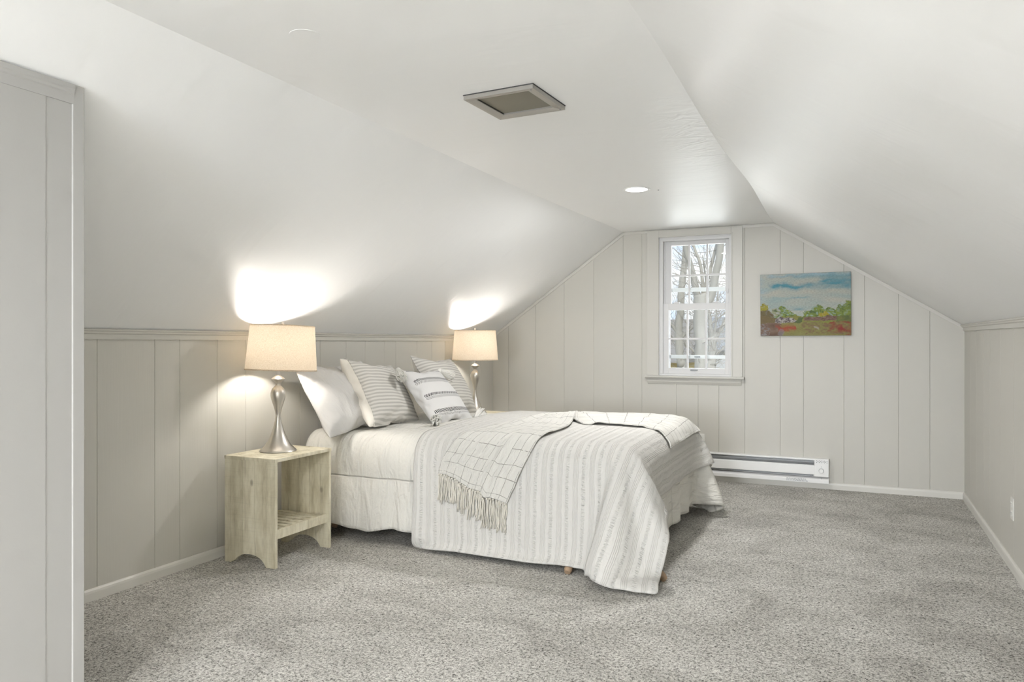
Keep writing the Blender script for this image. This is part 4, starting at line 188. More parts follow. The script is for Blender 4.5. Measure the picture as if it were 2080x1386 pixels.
2,0,1,0,0,-2,-1,1,-2,0,1,0,2,0,1,-1,-1,-2,2,-1,1,0,0,2,-2,1,-1,-2,3,-2,-1,0,7,1,2,1,5,-6,-5,18,2,-32,34,-37,8,-16,13,27,1,-1,1,-2,-3,-1,0,3,1,0,1,-2,1,1,-4,-7,-9,5,0,-8,-3,2,-1,0,-9,30,-24,9,-1,-1,-8,3,1,-2,1,-1,1,-1,1,2,0,0,-2,1,-1,-2,1,
-1,1,0,1,1,0,0,-1,-1,0,0,0,1,0,0,2,-2,1,-2,2,0,-2,7,0,2,2,-1,3,6,-17,12,2,10,-35,33,-16,-11,-12,29,-1,0,-1,1,-3,-2,2,0,1,0,-1,1,0,-3,-7,-7,-1,6,-5,-3,-1,-1,-1,-11,19,-13,26,-25,8,-1,-1,-2,-1,0,-2,1,-1,3,-2,1,0,0,0,-2,0,0,0,0,-1,2,0,0,0,0,
-1,1,-1,1,-1,1,1,0,-2,2,-1,2,-1,1,3,0,1,2,0,0,2,8,-4,-21,28,-9,11,-28,28,-17,-16,28,1,-2,2,-1,-2,-2,2,1,0,-2,1,1,-4,-7,-6,-4,5,-4,1,-9,3,2,1,-8,4,16,-25,30,-15,0,-1,-2,-2,-1,2,-2,2,-2,2,-3,3,-1,-2,3,-3,0,1,-2,3,-2,2,0,-1,1,-1,0,1,-2,2,-1,0,
0,1,-2,3,0,2,0,1,0,3,0,0,2,-5,8,9,-13,-11,23,-12,14,-25,22,-15,28,0,1,-1,0,0,-2,0,0,-1,2,-1,-3,-6,-8,-2,3,5,4,-22,3,-4,10,0,-6,-7,12,16,-33,12,12,-3,-1,-2,-2,-4,3,-2,2,-2,2,-3,2,1,-3,3,-2,-2,4,-3,3,-3,1,1,-3,4,-2,-1,1,-1,1,-1,1,0,3,0,1,0,2,
-1,2,-1,2,2,-3,4,-8,16,3,-23,16,9,-6,4,-16,10,247,-23,-13,8,2,5,3,3,3,3,2,2,2,1,1,2,1,1,2,6,11,16,22,24,26,29,29,29,30,29,29,29,29,29,30,29,29,29,29,30,29,29,29,29,30,29,29,29,29,30,29,29,29,29,30,29,29,29,29,30,29,29,29,29,30,29,29,29,29,
29,30,29,29,29,27,26,22,18,13,9,1,1,1,0,4,0,2,13,-10,-4,4,-3,3,0,1,-3,0,-1,-1,0,1,-1,-1,0,0,-1,0,1,-2,1,1,0,0,0,-1,0,0,1,0,0,-1,0,1,0,0,-1,0,1,0,0,-1,0,1,0,0,-1,0,1,0,0,-1,0,1,0,0,-1,1,0,0,0,-1,0,1,0,0,0,-1,1,0,0,1,-1,0,-1,1,0,1,-1,-1,2,-4,
3,-11,17,1,-2,-1,6,-3,0,-3,1,-2,0,0,-1,-2,0,1,-1,0,0,0,0,0,0,0,-1,1,0,0,0,0,-1,1,0,0,0,-1,1,0,0,0,-1,1,0,0,0,0,0,0,0,0,0,0,0,0,0,0,0,0,0,0,0,0,0,0,0,0,0,0,0,0,-1,1,0,0,0,0,0,0,0,-1,1,1,-3,2,-4,-13,15,5,0,4,-4,0,-3,0,-1,0,-1,-1,0,0,-1,-1,1,
0,0,0,0,0,0,-1,1,-1,1,0,0,0,0,0,0,0,0,0,0,0,0,0,0,0,0,0,0,0,0,0,0,0,0,0,0,0,1,-1,0,0,0,0,0,0,0,0,1,-1,0,0,0,0,1,-1,0,0,0,0,1,-1,0,1,-1,0,1,-2,2,0,2,8,4,-11,2,-4,1,-2,1,0,0,0,0,0,0,-1,0,0,0,0,0,0,0,0,0,0,0,0,0,0,0,0,0,0,0,0,0,0,0,0,0,0,0,0,
0,0,0,0,0,0,0,0,0,0,0,0,0,0,0,0,0,0,0,0,0,0,0,0,0,0,0,0,0,0,0,0,0,0,0,-1,1,-1,1,0,-1,-1,1,12,-9,4,-9,3,-1,1,-1,0,1,-1,0,0,0,1,-1,0,0,0,0,0,0,0,0,0,0,0,0,0,0,0,0,0,0,0,0,0,0,0,0,0,0,0,0,0,0,0,0,0,0,0,0,0,0,0,0,0,0,0,0,0,0,0,0,0,0,0,0,0,0,0,
0,0,0,0,0,0,0,0,0,0,-1,1,0,-2,1,2,2,-5,4,-2,0,1,0,0,-1,0,0,0,0,-1,1,0,0,0,0,0,0,0,0,0,-1,1,0,0,0,-1,1,0,0,0,-1,1,0,0,0,0,0,0,0,0,0,0,0,0,0,0,0,0,0,0,0,0,0,0,0,0,0,0,0,0,0,0,0,1,-1,0,0,0,0,0,0,0,0,0,0,0,1,-2,1,-1,-1,2,-1,4,-2,0,0,-1,0,0,-1,
1,0,0,0,1,-1,0,0,0,0,0,0,0,0,0,0,0,0,0,0,0,0,0,0,0,0,0,0,0,0,0,0,0,0,-1,1,0,0,0,0,0,0,0,0,0,0,0,0,0,0,0,0,0,0,0,0,0,0,0,0,0,0,0,0,0,0,0,0,0,0,0,0,1,-2,-1,0,0,2,-2,2,-1,0,0,-1,0,1,0,0,0,0,-1,1,0,0,0,0,0,-1,1,0,0,0,0,0,0,0,0,0,0,0,0,0,0,0,0,
0,0,0,0,0,0,0,0,0,0,0,0,0,0,0,0,0,0,0,0,0,0,0,1,-1,0,0,0,0,0,0,0,0,0,0,0,0,0,0,1,-1,0,-1,1,0,-2,0,1,-1,1,-1,1,0,-1,1,0,0,0,0,0,0,2,-1,0,0,0,-1,1,0,0,0,0,0,-1,1,0,0,0,-1,1,0,0,0,0,0,0,0,-1,1,0,0,0,0,0,0,0,0,0,0,0,0,0,0,0,0,0,0,0,0,-1,1,0,0,
0,0,0,0,0,0,0,0,0,0,1,-1,-1,1,0,0,-2,3,-1,0,0,-1,0,0,0,0,1,0,0,0,0,0,1,0,-1,1,0,0,0,0,0,0,0,0,0,0,0,0,0,0,0,0,0,0,0,0,0,0,0,0,0,0,0,0,0,0,0,0,0,0,0,0,0,0,0,0,0,0,0,0,0,0,1,-1,0,0,0,0,0,0,0,0,0,0,0,0,0,0,1,-1,-1,1,1,-2,-2,1,-2,0,0,0,1,0,0,0,
1,0,1,0,-1,1,0,0,0,0,0,0,0,0,0,0,0,0,0,-1,1,0,0,0,0,0,0,0,-1,1,0,0,0,0,0,0,0,0,0,0,0,0,0,0,0,0,0,0,0,1,-1,0,0,0,0,0,0,0,0,0,0,0,0,0,0,0,0,0,-1,1,-1,1,1,-2,1,0,-1,-1,0,0,0,1,-1,1,0,0,0,0,0,1,0,0,0,0,0,0,0,0,0,0,0,0,0,0,0,0,0,0,0,0,0,0,0,0,0,
0,0,0,0,0,0,0,0,0,0,0,0,0,0,0,0,0,0,0,0,-1,1,0,0,0,0,0,0,0,0,0,0,0,0,0,0,0,0,0,0,0,1,-2,0,2,-2,2,-2,1,1,-1,1,-1,1,-1,0,1,0,0,0,-1,1,0,0,0,0,0,0,0,0,0,0,0,0,0,0,0,0,0,0,0,-1,1,0,0,0,0,0,0,0,0,0,0,0,0,0,0,0,0,0,0,0,0,0,0,0,0,0,0,0,0,0,0,0,0,
0,0,0,0,0,0,0,0,0,0,0,0,-1,2,-1,0,2,-2,-1,-1,2,2,-1,1,-1,0,0,-1,0,0,0,1,-1,-1,1,0,0,0,0,0,0,0,0,0,0,0,0,0,0,0,0,0,0,0,0,0,0,0,0,0,0,0,0,0,0,0,0,0,0,0,0,0,0,0,0,0,0,0,0,0,0,0,0,0,0,0,0,0,0,0,0,0,0,0,0,0,0,0,0,0,2,-1,0,2,-1,0,1,2,0,-2,1,0,1,
0,-1,0,-1,0,0,1,-1,0,0,0,0,0,-1,1,0,-1,1,0,0,0,0,0,0,0,0,0,0,0,0,0,0,0,0,0,0,0,0,0,0,0,0,0,0,0,0,0,0,0,0,0,0,0,0,0,-1,1,0,0,0,0,0,0,0,0,0,0,0,0,1,-1,0,1,-1,2,1,-1,-1,-1,1,1,1,0,0,0,0,0,0,0,1,-1,0,-1,0,0,0,0,0,0,1,-1,0,0,0,0,0,0,0,0,0,0,0,0,
0,0,0,-1,1,0,0,-1,1,0,0,-1,1,0,0,-1,1,0,0,-1,1,0,0,0,0,0,0,0,1,-1,0,0,0,0,0,0,0,0,0,0,0,0,0,0,0,0,2,-1,0,0,-2,1,1,0,0,1,-1,0,0,1,0,0,-1,0,1,-1,0,0,0,0,0,0,-1,1,-1,1,0,0,0,0,-1,1,0,0,0,0,0,0,0,0,0,0,0,1,-1,0,0,1,-1,0,0,1,-1,0,0,1,-1,0,0,0,0,
0,0,0,0,0,0,0,0,1,-1,0,0,0,0,0,0,0,-1,1,0,0,0,1,-1,0,-1,0,0,0,0,1,0,0,0,-1,1,0,0,1,-1,1,-1,0,0,0,0,0,0,0,1,-1,-1,1,0,0,0,0,0,0,0,-1,1,0,0,0,0,0,0,-1,1,0,0,-1,1,0,0,-1,1,0,0,-1,1,0,0,0,0,0,0,0,0,0,0,0,0,-1,1,0,0,0,0,0,0,0,0,0,1,-1,0,-2,1,0,
-1,0,-1,1,0,0,1,0,-1,1,-1,0,1,-1,0,1,1,-1,0,0,0,0,0,0,-1,1,0,0,0,0,0,0,0,0,0,0,0,0,0,0,0,0,0,0,0,0,0,0,0,0,0,0,0,0,0,0,0,0,0,0,0,0,0,0,0,0,0,0,0,0,0,0,0,0,0,0,0,0,0,0,-1,1,-2,2,-2,1,-1,0,0,0,0,0,0,0,1,-1,0,1,-1,1,0,-1,1,0,0,0,0,0,0,0,0,0,0,
0,0,0,0,-1,1,0,0,0,0,0,0,0,0,0,0,0,0,0,0,0,0,0,0,0,0,0,0,0,0,0,0,0,0,0,0,0,0,0,0,0,0,1,-1,0,0,0,0,0,0,0,1,-1,1,-2,1,-2,2,-3,-2,0,1,0,0,0,-1,1,-1,1,1,-1,0,0,0,1,-1,1,0,0,0,0,0,0,0,0,0,0,0,0,0,0,0,0,0,0,0,0,0,0,0,0,0,0,0,0,0,0,0,0,0,0,0,0,0,
0,0,0,0,0,0,0,0,0,0,0,0,0,0,0,0,0,0,0,0,0,0,0,0,0,0,0,-1,1,-2,2,-2,1,0,0,-1,0,0,0,1,0,-1,1,1,0,0,0,0,0,-1,1,0,0,0,0,0,0,0,0,0,0,0,0,0,0,0,0,0,0,0,0,0,0,0,0,0,0,0,0,0,0,0,0,0,0,0,0,0,0,0,0,0,0,0,0,0,0,0,0,0,-1,1,0,0,0,0,0,0,0,-1,1,-1,1,0,-1,
1,-1,0,-2,1,-2,1,-1,1,0,-1,0,1,0,0,0,1,0,1,0,1,-1,0,0,0,0,0,0,0,0,0,0,0,0,0,0,0,0,-1,1,0,0,-1,1,0,0,-1,1,0,0,0,0,0,0,0,0,0,0,0,0,0,0,0,0,0,0,0,0,0,0,0,1,-1,0,0,0,0,0,0,0,0,0,0,0,0,0,-1,3,-2,2,-3,0,-1,0,0,0,1,0,0,1,0,0,1,0,1,0,0,0,-1,1,0,0,
0,0,0,-1,1,0,0,0,0,0,0,0,0,0,0,0,0,0,0,0,1,-1,0,0,0,0,0,0,0,0,0,0,0,0,0,0,0,0,0,0,0,0,0,0,0,0,0,0,0,0,0,0,0,0,0,0,1,-1,0,1,1,-2,-1,0,-4,-1,1,1,0,0,0,0,1,-1,0,1,0,1,0,1,1,0,0,0,0,-1,1,0,0,0,0,0,0,0,-1,1,0,0,0,0,0,0,0,0,0,0,-1,1,0,0,0,0,0,0,
0,0,0,0,0,0,0,0,0,0,0,0,0,0,0,0,0,0,0,0,0,0,0,0,1,-1,1,-1,0,1,1,-1,1,-1,-2,1,-1,-1,0,0,0,0,0,0,0,0,1,-1,0,1,1,0,1,0,0,0,0,0,0,0,0,0,0,0,0,0,0,0,0,0,0,0,0,0,0,0,0,0,0,0,0,0,0,0,0,0,0,0,0,0,0,0,0,0,0,0,0,0,0,0,0,0,0,0,0,0,0,0,0,0,-1,1,0,0,-1,
1,0,2,-1,2,-1,-1,3,-1,0,1,-1,0,0,0,0,0,0,0,0,-1,0,1,0,0,0,0,0,1,-1,0,0,0,-1,1,0,0,0,0,0,0,0,-1,1,0,0,0,0,0,0,0,0,0,-1,1,0,0,0,0,0,0,0,0,0,0,0,0,0,0,0,0,0,0,0,0,0,0,0,0,0,0,0,0,-1,1,1,0,1,-1,1,-1,-1,0,1,3,-1,-1,2,0,0,0,-1,1,-1,1,-1,0,-1,0,
-1,0,0,0,0,-1,1,0,0,0,0,0,0,0,0,-1,1,0,0,0,0,0,0,-1,1,0,0,0,0,0,1,-1,0,0,0,0,0,0,0,0,0,0,0,0,0,0,0,0,0,0,0,0,0,0,0,0,0,0,0,0,0,-1,1,0,0,0,0,0,-1,-1,2,1,1,0,0,0,1,0,0,0,0,0,0,0,-1,-2,0,0,0,0,0,0,0,0,0,0,0,0,0,0,0,0,0,0,0,0,0,0,0,0,0,0,0,0,0,
0,-1,1,0,0,0,0,0,0,0,0,0,0,0,0,0,0,0,0,0,0,0,0,0,0,0,0,0,0,1,-1,0,0,0,-1,-1,1,0,0,-2,1,1,1,0,1,-1,1,0,0,1,-1,1,-1,0,0,0,-1,-2,1,0,-1,1,0,0,-1,1,0,0,-1,1,0,0,0,0,0,0,0,0,0,0,0,0,0,0,0,0,0,1,-1,0,0,0,0,0,0,0,0,0,0,0,0,0,0,0,0,0,0,0,0,0,0,0,0,
0,0,0,0,1,0,-3,0,1,-1,0,3,0,-2,1,0,2,0,1,-1,0,0,0,1,-1,0,0,-1,-1,1,0,0,0,0,-1,1,0,1,-1,0,0,0,0,0,0,0,0,0,0,0,0,0,0,0,0,0,0,0,0,0,0,0,0,0,0,0,0,0,0,0,0,0,0,0,0,0,0,0,0,0,0,0,0,0,0,0,0,0,0,0,0,-1,3,-1,-1,0,1,-1,-3,2,0,1,0,0,0,1,0,0,0,-1,0,0,
0,0,0,0,0,0,0,0,1,-1,0,-1,1,0,0,0,-1,1,0,0,-1,1,0,0,0,0,0,0,0,0,0,0,0,0,-1,1,0,0,0,0,0,0,0,0,0,0,0,0,0,0,0,0,0,0,1,-1,0,0,0,0,0,0,0,0,-1,1,0,0,1,0,-1,1,0,-1,0,0,1,0,0,0,0,0,0,0,-1,0,0,-1,1,0,1,0,-1,1,0,0,-1,1,-1,1,0,0,0,0,0,0,0,0,0,0,0,0,0,
0,0,0,0,0,0,0,0,0,0,0,0,0,0,0,0,0,0,1,-1,0,0,1,-1,0,0,0,0,0,0,0,0,0,0,0,0,0,1,-1,-1,4,-2,0,1,0,-4,2,0,2,-1,0,1,0,0,0,-1,1,1,0,0,1,-1,0,-1,0,0,0,-1,1,0,0,0,-1,1,0,0,-1,1,0,0,0,0,0,-1,1,0,0,0,0,0,0,0,0,0,0,0,0,0,0,0,0,0,0,0,-1,1,0,0,0,0,0,0,
0,0,0,0,0,1,-1,1,-1,0,0,-4,6,2,-3,1,-1,-1,3,0,-3,1,0,0,1,0,0,0,1,1,-1,0,1,0,0,0,-1,0,0,0,0,0,-1,1,0,0,0,0,0,0,0,0,0,0,0,0,0,0,0,0,0,0,0,0,0,0,0,0,0,0,0,0,0,0,0,0,0,0,1,-1,0,0,0,0,0,0,1,-1,0,0,0,0,1,-1,0,1,-3,6,-5,-6,1,2,4,4,-2,-7,3,2,-2,1,
1,0,1,0,1,0,1,-1,-1,-1,-2,1,2,1,-1,1,0,0,0,0,0,0,0,-1,1,0,0,0,0,0,-1,1,0,0,0,0,0,0,0,0,-1,1,0,0,0,0,0,0,0,0,0,0,0,0,0,0,0,0,0,0,0,0,0,0,0,0,0,0,0,0,0,-1,5,-1,-7,9,-3,1,1,0,-1,13,-32,7,3,2,1,2,1,2,0,1,0,2,-1,0,1,0,-3,1,0,0,-1,1,0,0,-1,1,0,0,
-1,1,0,-1,1,0,0,0,0,0,0,0,0,0,0,0,1,-1,0,0,0,0,0,0,0,0,0,0,0,0,0,0,0,0,0,0,0,0,0,0,0,0,1,-1,0,0,1,-1,0,-8,15,-7,10,-1,0,-3,-3,-28,23,-14,2,2,2,2,3,2,2,1,2,1,2,1,-3,-2,5,1,-5,1,-1,0,0,0,1,-1,1,0,0,0,0,0,0,0,0,0,0,0,0,0,0,0,0,0,0,0,0,0,0,0,0,
0,0,0,0,0,0,0,0,0,0,0,0,0,0,0,0,0,0,1,-1,0,0,0,0,2,-7,11,-10,15,-6,1,-2,-3,3,-18,-6,1,-1,1,1,1,1,2,3,3,3,3,3,3,5,-3,-6,-2,8,-4,6,-5,1,0,0,0,0,0,0,0,0,0,0,0,0,0,0,0,0,0,0,0,0,0,0,0,0,0,0,0,0,0,0,0,0,0,0,0,0,0,0,0,0,0,0,1,-1,0,0,0,0,0,0,1,0,
-4,10,-2,7,-10,-1,-3,0,2,-4,-23,-3,-1,0,-1,1,0,1,0,1,1,1,3,3,4,5,11,5,-6,-5,11,-15,6,0,0,0,1,-1,1,0,0,0,0,0,0,0,0,0,0,0,0,0,0,0,0,0,0,0,0,0,0,0,0,0,0,1,-1,0,0,0,0,0,1,-1,0,0,0,0,0,1,-1,0,1,0,-1,0,2,-5,4,-17,8,-3,1,1,3,0,-26,-2,0,1,0,0,0,-1,
1,-1,1,0,-1,1,0,3,-1,8,14,5,-16,13,0,0,1,0,0,0,0,0,0,0,0,0,0,1,-1,0,0,0,0,0,0,0,0,0,0,0,0,0,0,0,0,0,0,0,0,0,0,0,0,0,0,0,0,0,0,0,0,0,0,1,-1,0,1,1,-3,6,-16,22,-21,2,3,1,0,6,-28,1,0,0,0,0,0,1,0,0,0,0,1,0,1,-2,4,-1,0,4,19,1,1,-2,0,0,0,1,-1,1,
-1,0,1,-1,0,0,0,0,1,-1,0,0,0,0,0,0,0,0,1,-1,0,0,0,0,0,-1,1,0,0,0,0,0,-1,1,0,0,0,0,0,-1,1,-1,1,0,0,-5,10,-10,18,-3,10,4,-10,0,2,1,-1,-23,0,0,1,0,1,0,0,1,1,2,1,1,2,4,1,2,6,5,-2,2,-1,0,-2,0,0,-1,1,-1,0,1,-1,0,1,-1,0,0,0,0,0,1,-1,0,0,0,0,0,-1,
1,0,0,0,0,0,0,0,0,0,-1,1,0,0,0,0,0,-1,1,0,0,-1,1,-1,0,0,6,-10,15,-1,-9,3,14,4,2,-1,3,-27,21,-14,1,0,1,1,2,1,2,2,1,2,2,2,1,4,4,0,2,3,-1,-8,2,-2,0,-1,0,0,0,0,-1,1,0,-1,0,1,0,-1,0,1,-1,0,0,1,-1,0,0,1,-1,0,0,0,0,0,0,0,0,0,0,0,0,0,-1,1,0,0,-1,0,
0,1,-1,0,0,0,-7,11,-10,-6,22,14,-5,0,3,3,-1,-18,-5,10,0,2,2,2,1,3,1,2,2,2,2,2,2,1,1,5,-5,0,-15,8,-6,3,0,-1,0,-1,1,0,0,-1,0,0,1,-1,0,0,0,0,0,0,0,0,0,0,0,0,0,0,0,0,0,0,0,-1,1,0,0,-1,1,0,0,-1,0,1,0,0,0,-1,0,0,0,-4,10,-19,9,9,-19,0,13,25,0,1,
-11,-20,9,6,2,2,2,2,1,2,2,1,1,2,1,1,2,2,1,-14,8,-20,12,-4,5,-4,-1,0,0,0,-1,0,0,0,1,0,-1,0,0,0,1,-1,0,0,0,0,0,0,0,0,0,0,0,-1,1,0,0,0,-1,1,0,0,-1,0,1,0,0,-1,0,0,0,0,-1,-1,1,5,-15,19,-21,5,16,3,-26,1,15,15,10,6,-4,2,3,2,1,2,2,-1,2,0,3,-1,2,1,
0,-5,-17,12,-20,15,0,4,-3,3,-4,-2,-2,0,0,0,0,0,-1,0,0,0,1,0,-1,0,0,0,1,-1,0,0,0,0,0,0,0,0,0,0,0,0,0,-1,1,0,0,0,-1,1,0,0,0,0,-1,1,0,-2,0,-1,12,-21,24,-27,3,-4,25,-22,-1,0,17,11,12,-6,0,-1,1,-1,1,2,0,0,0,1,-1,-3,-9,-14,15,-16,13,3,4,3,-14,-2,
-1,2,2,-1,-1,0,0,0,0,0,0,1,-1,0,0,0,0,1,-1,0,0,0,0,0,0,0,0,0,-1,1,0,0,0,0,-1,1,0,0,0,-1,0,1,0,0,0,-1,0,1,-3,0,-4,20,-28,26,-24,11,-15,22,0,-20,-1,11,-11,22,-1,1,-3,1,0,-1,0,1,-1,-3,-6,-8,-12,14,-11,12,5,2,0,-14,9,-5,6,-2,-4,-2,1,-1,0,0,0,1,
0,-1,0,0,0,0,0,0,0,0,0,0,0,0,0,0,0,0,0,-1,1,0,0,0,0,-1,1,0,0,0,0,-1,0,0,1,0,0,2,-4,-2,3,-1,11,-23,25,-26,16,-7,-7,21,-14,-11,17,-3,15,1,3,-2,-1,0,-1,-2,-6,-5,-6,-8,8,-5,12,5,4,-2,0,-12,3,-2,0,-4,4,3,-6,1,1,-1,1,-1,0,0,0,0,0,0,1,-1,0,0,0,0,
0,0,0,0,0,0,0,0,-1,1,0,0,0,0,-1,0,1,0,0,0,0,0,0,0,1,-1,1,-5,3,-4,16,0,-27,24,-22,8,7,-18,17,4,3,-2,0,8,1,1,0,0,-4,-7,-1,-5,-6,4,4,8,5,4,-4,3,-6,-8,1,0,-3,-1,1,0,6,-5,-1,1,-1,0,0,0,0,0,0,0,0,0,0,0,0,0,0,-1,1,0,0,0,0,0,0,-1,1,0,0,0,0,0,-1,1,
0,0,0,0,0,0,0,-1,-1,-2,1,-5,-1,25,-12,-21,22,-21,2,19,-16,5,-4,4,-1,3,4,1,0,-6,-4,1,-5,-6,3,6,8,6,2,-1,0,0,-6,-6,0,0,2,6,-12,1,0,-1,0,0,0,0,0,0,0,1,0,0,-1,0,0,0,0,0,0,0,0,0,0,0,0,0,0,0,-1,0,1,0,0,0,0,-1,0,1,0,0,0,0,-1,-1,-2,2,-1,6,-10,-3,
33,-17,-20,23,-20,1,14,2,1,1,-3,2,5,2,-3,-2,-5,-1,-8,4,6,8,6,2,-1,-2,3,0,-19,6,-1,8,-8,1,11,-14,0,-1,0,0,0,0,0,0,1,-1,0,0,0,0,0,0,0,0,0,0,0,0,0,0,0,0,0,0,0,0,0,0,0,0,0,0,0,0,0,0,0,-1,0,0,-1,-1,0,4,-6,0,4,24,-19,-18,22,-18,3,6,-3,-3,4,-1,2,
4,-5,-5,4,-12,5,4,9,6,2,-1,1,1,-1,-4,-5,-3,1,3,-6,-4,-7,12,-2,-2,0,0,0,0,0,0,0,0,0,0,0,0,0,0,0,0,0,0,-1,1,-1,0,1,0,0,0,0,0,-1,0,0,1,0,0,0,-1,0,1,-1,1,-1,0,-1,0,0,0,14,-20,2,16,14,-23,-16,17,-12,4,2,-4,0,2,0,3,-5,-1,-9,9,-3,11,6,1,0,1,-2,-2,
-3,1,8,-11,-1,0,7,-11,5,-16,1,8,-1,0,0,0,0,0,-1,1,0,0,0,0,0,0,0,0,0,0,0,-1,1,0,-1,0,0,0,0,0,1,0,0,-1,0,0,1,0,0,-1,1,-1,0,-2,0,1,0,-1,3,10,-16,-6,22,7,-22,-10,8,3,18,26,29,28,29,29,29,29,29,30,29,29,29,29,30,29,29,29,29,27,24,20,17,13,4,3,1,
2,2,1,2,1,2,1,1,1,1,1,1,1,1,0,1,0,0,1,0,0,0,0,0,0,-1,0,-1,0,-1,-1,0,-2,0,-2,-1,-1,-1,-2,-1,-2,-1,-2,-2,-1,-5,-10,-14,-19,-23,-27,-27,-30,-29,-29,-29,-29,-29,-2,9,-7,0,1,-1,0,0,0,0,-1,1,0,0,0,-1,0,1,0,0,0,0,1,-1,-1,2,-1,0,0,0,0,-1,2,-1,0,0,
-1,1,0,1,-1,-1,1,0,0,0,0,0,0,0,0,0,0,1,-2,2,-2,1,1,-2,2,-1,1,-1,0,-1,2,-1,1,-2,0,1,0,1,1,-2,0,0,1,-1,1,0,0,-1,0,0,-1,2,-1,0,0,0,0,0,0,0,0,-1,1,0,0,0,0,0,0,0,0,0,0,0,0,0,0,0,0,0,1,0,-2,1,0,1,0,-1,0,-1,1,1,-1,-1,2,0,-1,-1,1,0,0,0,-1,1,1,-2,2,
-1,0,1,-1,-1,0,2,-1,1,-2,1,-1,2,0,-1,0,-1,1,0,0,0,0,0,0,0,0,0,0,0,4,-10,5,1,-2,1,0,1,0,0,0,0,-1,1,0,0,0,0,0,0,0,0,0,0,0,0,0,1,-1,0,-1,1,1,-1,0,-1,2,-1,0,1,-1,-1,2,0,-2,1,0,2,-2,1,-1,0,1,-2,1,1,-2,2,-2,1,0,1,0,-2,1,0,1,-1,1,-1,0,0,0,0,0,0,0,
0,0,0,0,0,0,0,0,0,-2,-3,5,-2,2,0,0,-1,1,0,0,0,0,0,0,0,0,0,0,-1,1,0,0,0,1,-1,0,-1,2,-1,1,-1,0,0,0,0,0,1,-1,0,1,0,-2,1,1,-2,1,0,1,-2,2,-1,0,1,-1,0,1,-1,1,-1,-1,1,0,0,0,0,0,0,0,0,0,1,0,0,-1,0,0,0,0,0,0,0,-1,1,0,0,-1,-1,1,1,0,0,0,0,0,0,0,0,0,0,
0,0,0,-1,1,1,-1,0,0,0,-1,1,0,0,-1,1,-1,1,0,-1,1,1,-2,1,1,-2,0,1,0,0,0,1,-1,-1,1,0,0,1,-2,1,1,-1,0,-1,0,1,1,-1,0,1,-1,0,0,0,-1,1,0,-1,0,0,1,0,0,0,0,0,0,0,0,0,0,0,0,0,-1,1,0,0,0,0,-1,1,0,0,0,-1,1,0,0,0,0,-1,1,0,0,0,1,-1,0,0,-1,1,1,-1,0,1,-1,
0,1,-2,0,2,-1,0,1,-1,-1,1,0,0,-1,2,-2,0,2,-2,0,1,0,1,0,-2,1,0,0,0,1,-2,1,0,1,-2,1,0,1,-1,-1,1,0,0,0,0,0,0,0,0,0,0,0,0,0,-1,1,0,0,0,0,0,0,0,0,0,0,0,0,0,0,0,0,0,0,0,-1,1,0,0,1,-2,1,0,-1,1,0,-1,1,1,-1,0,1,-2,0,1,1,-2,1,0,1,-2,2,-1,0,1,-1,0,0,
-1,1,1,-1,0,0,0,-1,2,-2,1,0,1,-2,1,-1,1,1,-1,0,0,0,0,0,0,0,0,0,0,-1,1,0,0,-1,1,0,0,0,-1,1,0,0,0,0,0,0,0,-1,1,-1,1,0,0,0,0,0,0,0,1,-2,1,1,-1,0,1,-2,1,1,-2,0,2,0,-2,1,1,-1,1,-2,2,-1,1,-1,0,1,-2,1,1,-2,1,0,0,0,-1,1,0,1,-1,-1,1,1,-1,0,0,0,0,0,
0,0,0,0,0,0,0,0,0,0,0,0,0,0,0,0,0,0,0,0,0,0,0,-1,1,0,0,0,0,0,0,0,0,0,0,0,0,1,-1,1,-1,0,0,0,0,1,-2,1,1,-1,0,0,2,-3,1,0,0,1,-2,0,1,0,-1,1,1,-1,0,1,-1,0,0,0,1,-1,0,0,0,1,-2,1,1,0,-1,0,0,0,0,0,0,0,0,0,0,0,0,1,-1,0,0,0,-1,1,0,0,0,0,0,0,0,0,0,0,
0,0,0,0,0,0,0,0,0,0,0,-1,1,-1,1,-1,1,0,-1,1,1,-2,1,0,0,-1,0,2,-1,0,-1,1,0,1,-2,1,1,-2,1,0,-1,1,0,0,0,-1,1,1,-1,0,0,0,1,-1,-1,0,1,0,0,0,0,0,0,0,0,0,0,0,0,-1,1,0,0,0,0,0,0,0,0,-1,1,0,0,0,0,0,0,0,0,0,0,0,0,0,0,0,0,0,0,0,0,1,-2,1,0,-1,0,1,-1,0,
1,0,0,-1,1,0,0,-1,2,-2,1,-1,1,0,-1,1,0,0,0,-1,1,1,-2,0,1,-1,1,-1,1,0,0,1,-1,0,0,0,0,0,0,0,0,0,0,0,0,1,-2,1,0,0,0,0,0,0,0,0,0,0,0,0,-1,1,0,0,0,0,0,0,0,0,0,0,0,0,-1,1,-1,1,1,-2,1,0,0,-1,1,1,-2,1,0,1,-2,1,0,0,-1,1,0,1,-2,1,1,-2,1,-1,1,1,-1,0,
0,0,0,0,0,1,-2,1,0,-1,1,-1,1,0,0,0,0,0,0,0,0,0,0,0,1,-1,0,0,0,-1,1,0,0,0,-1,1,0,0,0,0,0,0,0,0,0,0,0,0,0,0,0,0,1,-1,1,-2,1,1,-1,0,0,1,-1,0,1,-1,-1,0,2,-2,1,0,0,0,0,0,0,0,-1,2,-1,1,-2,1,-1,1,1,-1,-1,2,-2,1,1,-2,1,0,0,1,-1,0,0,0,0,0,-1,1,0,0,
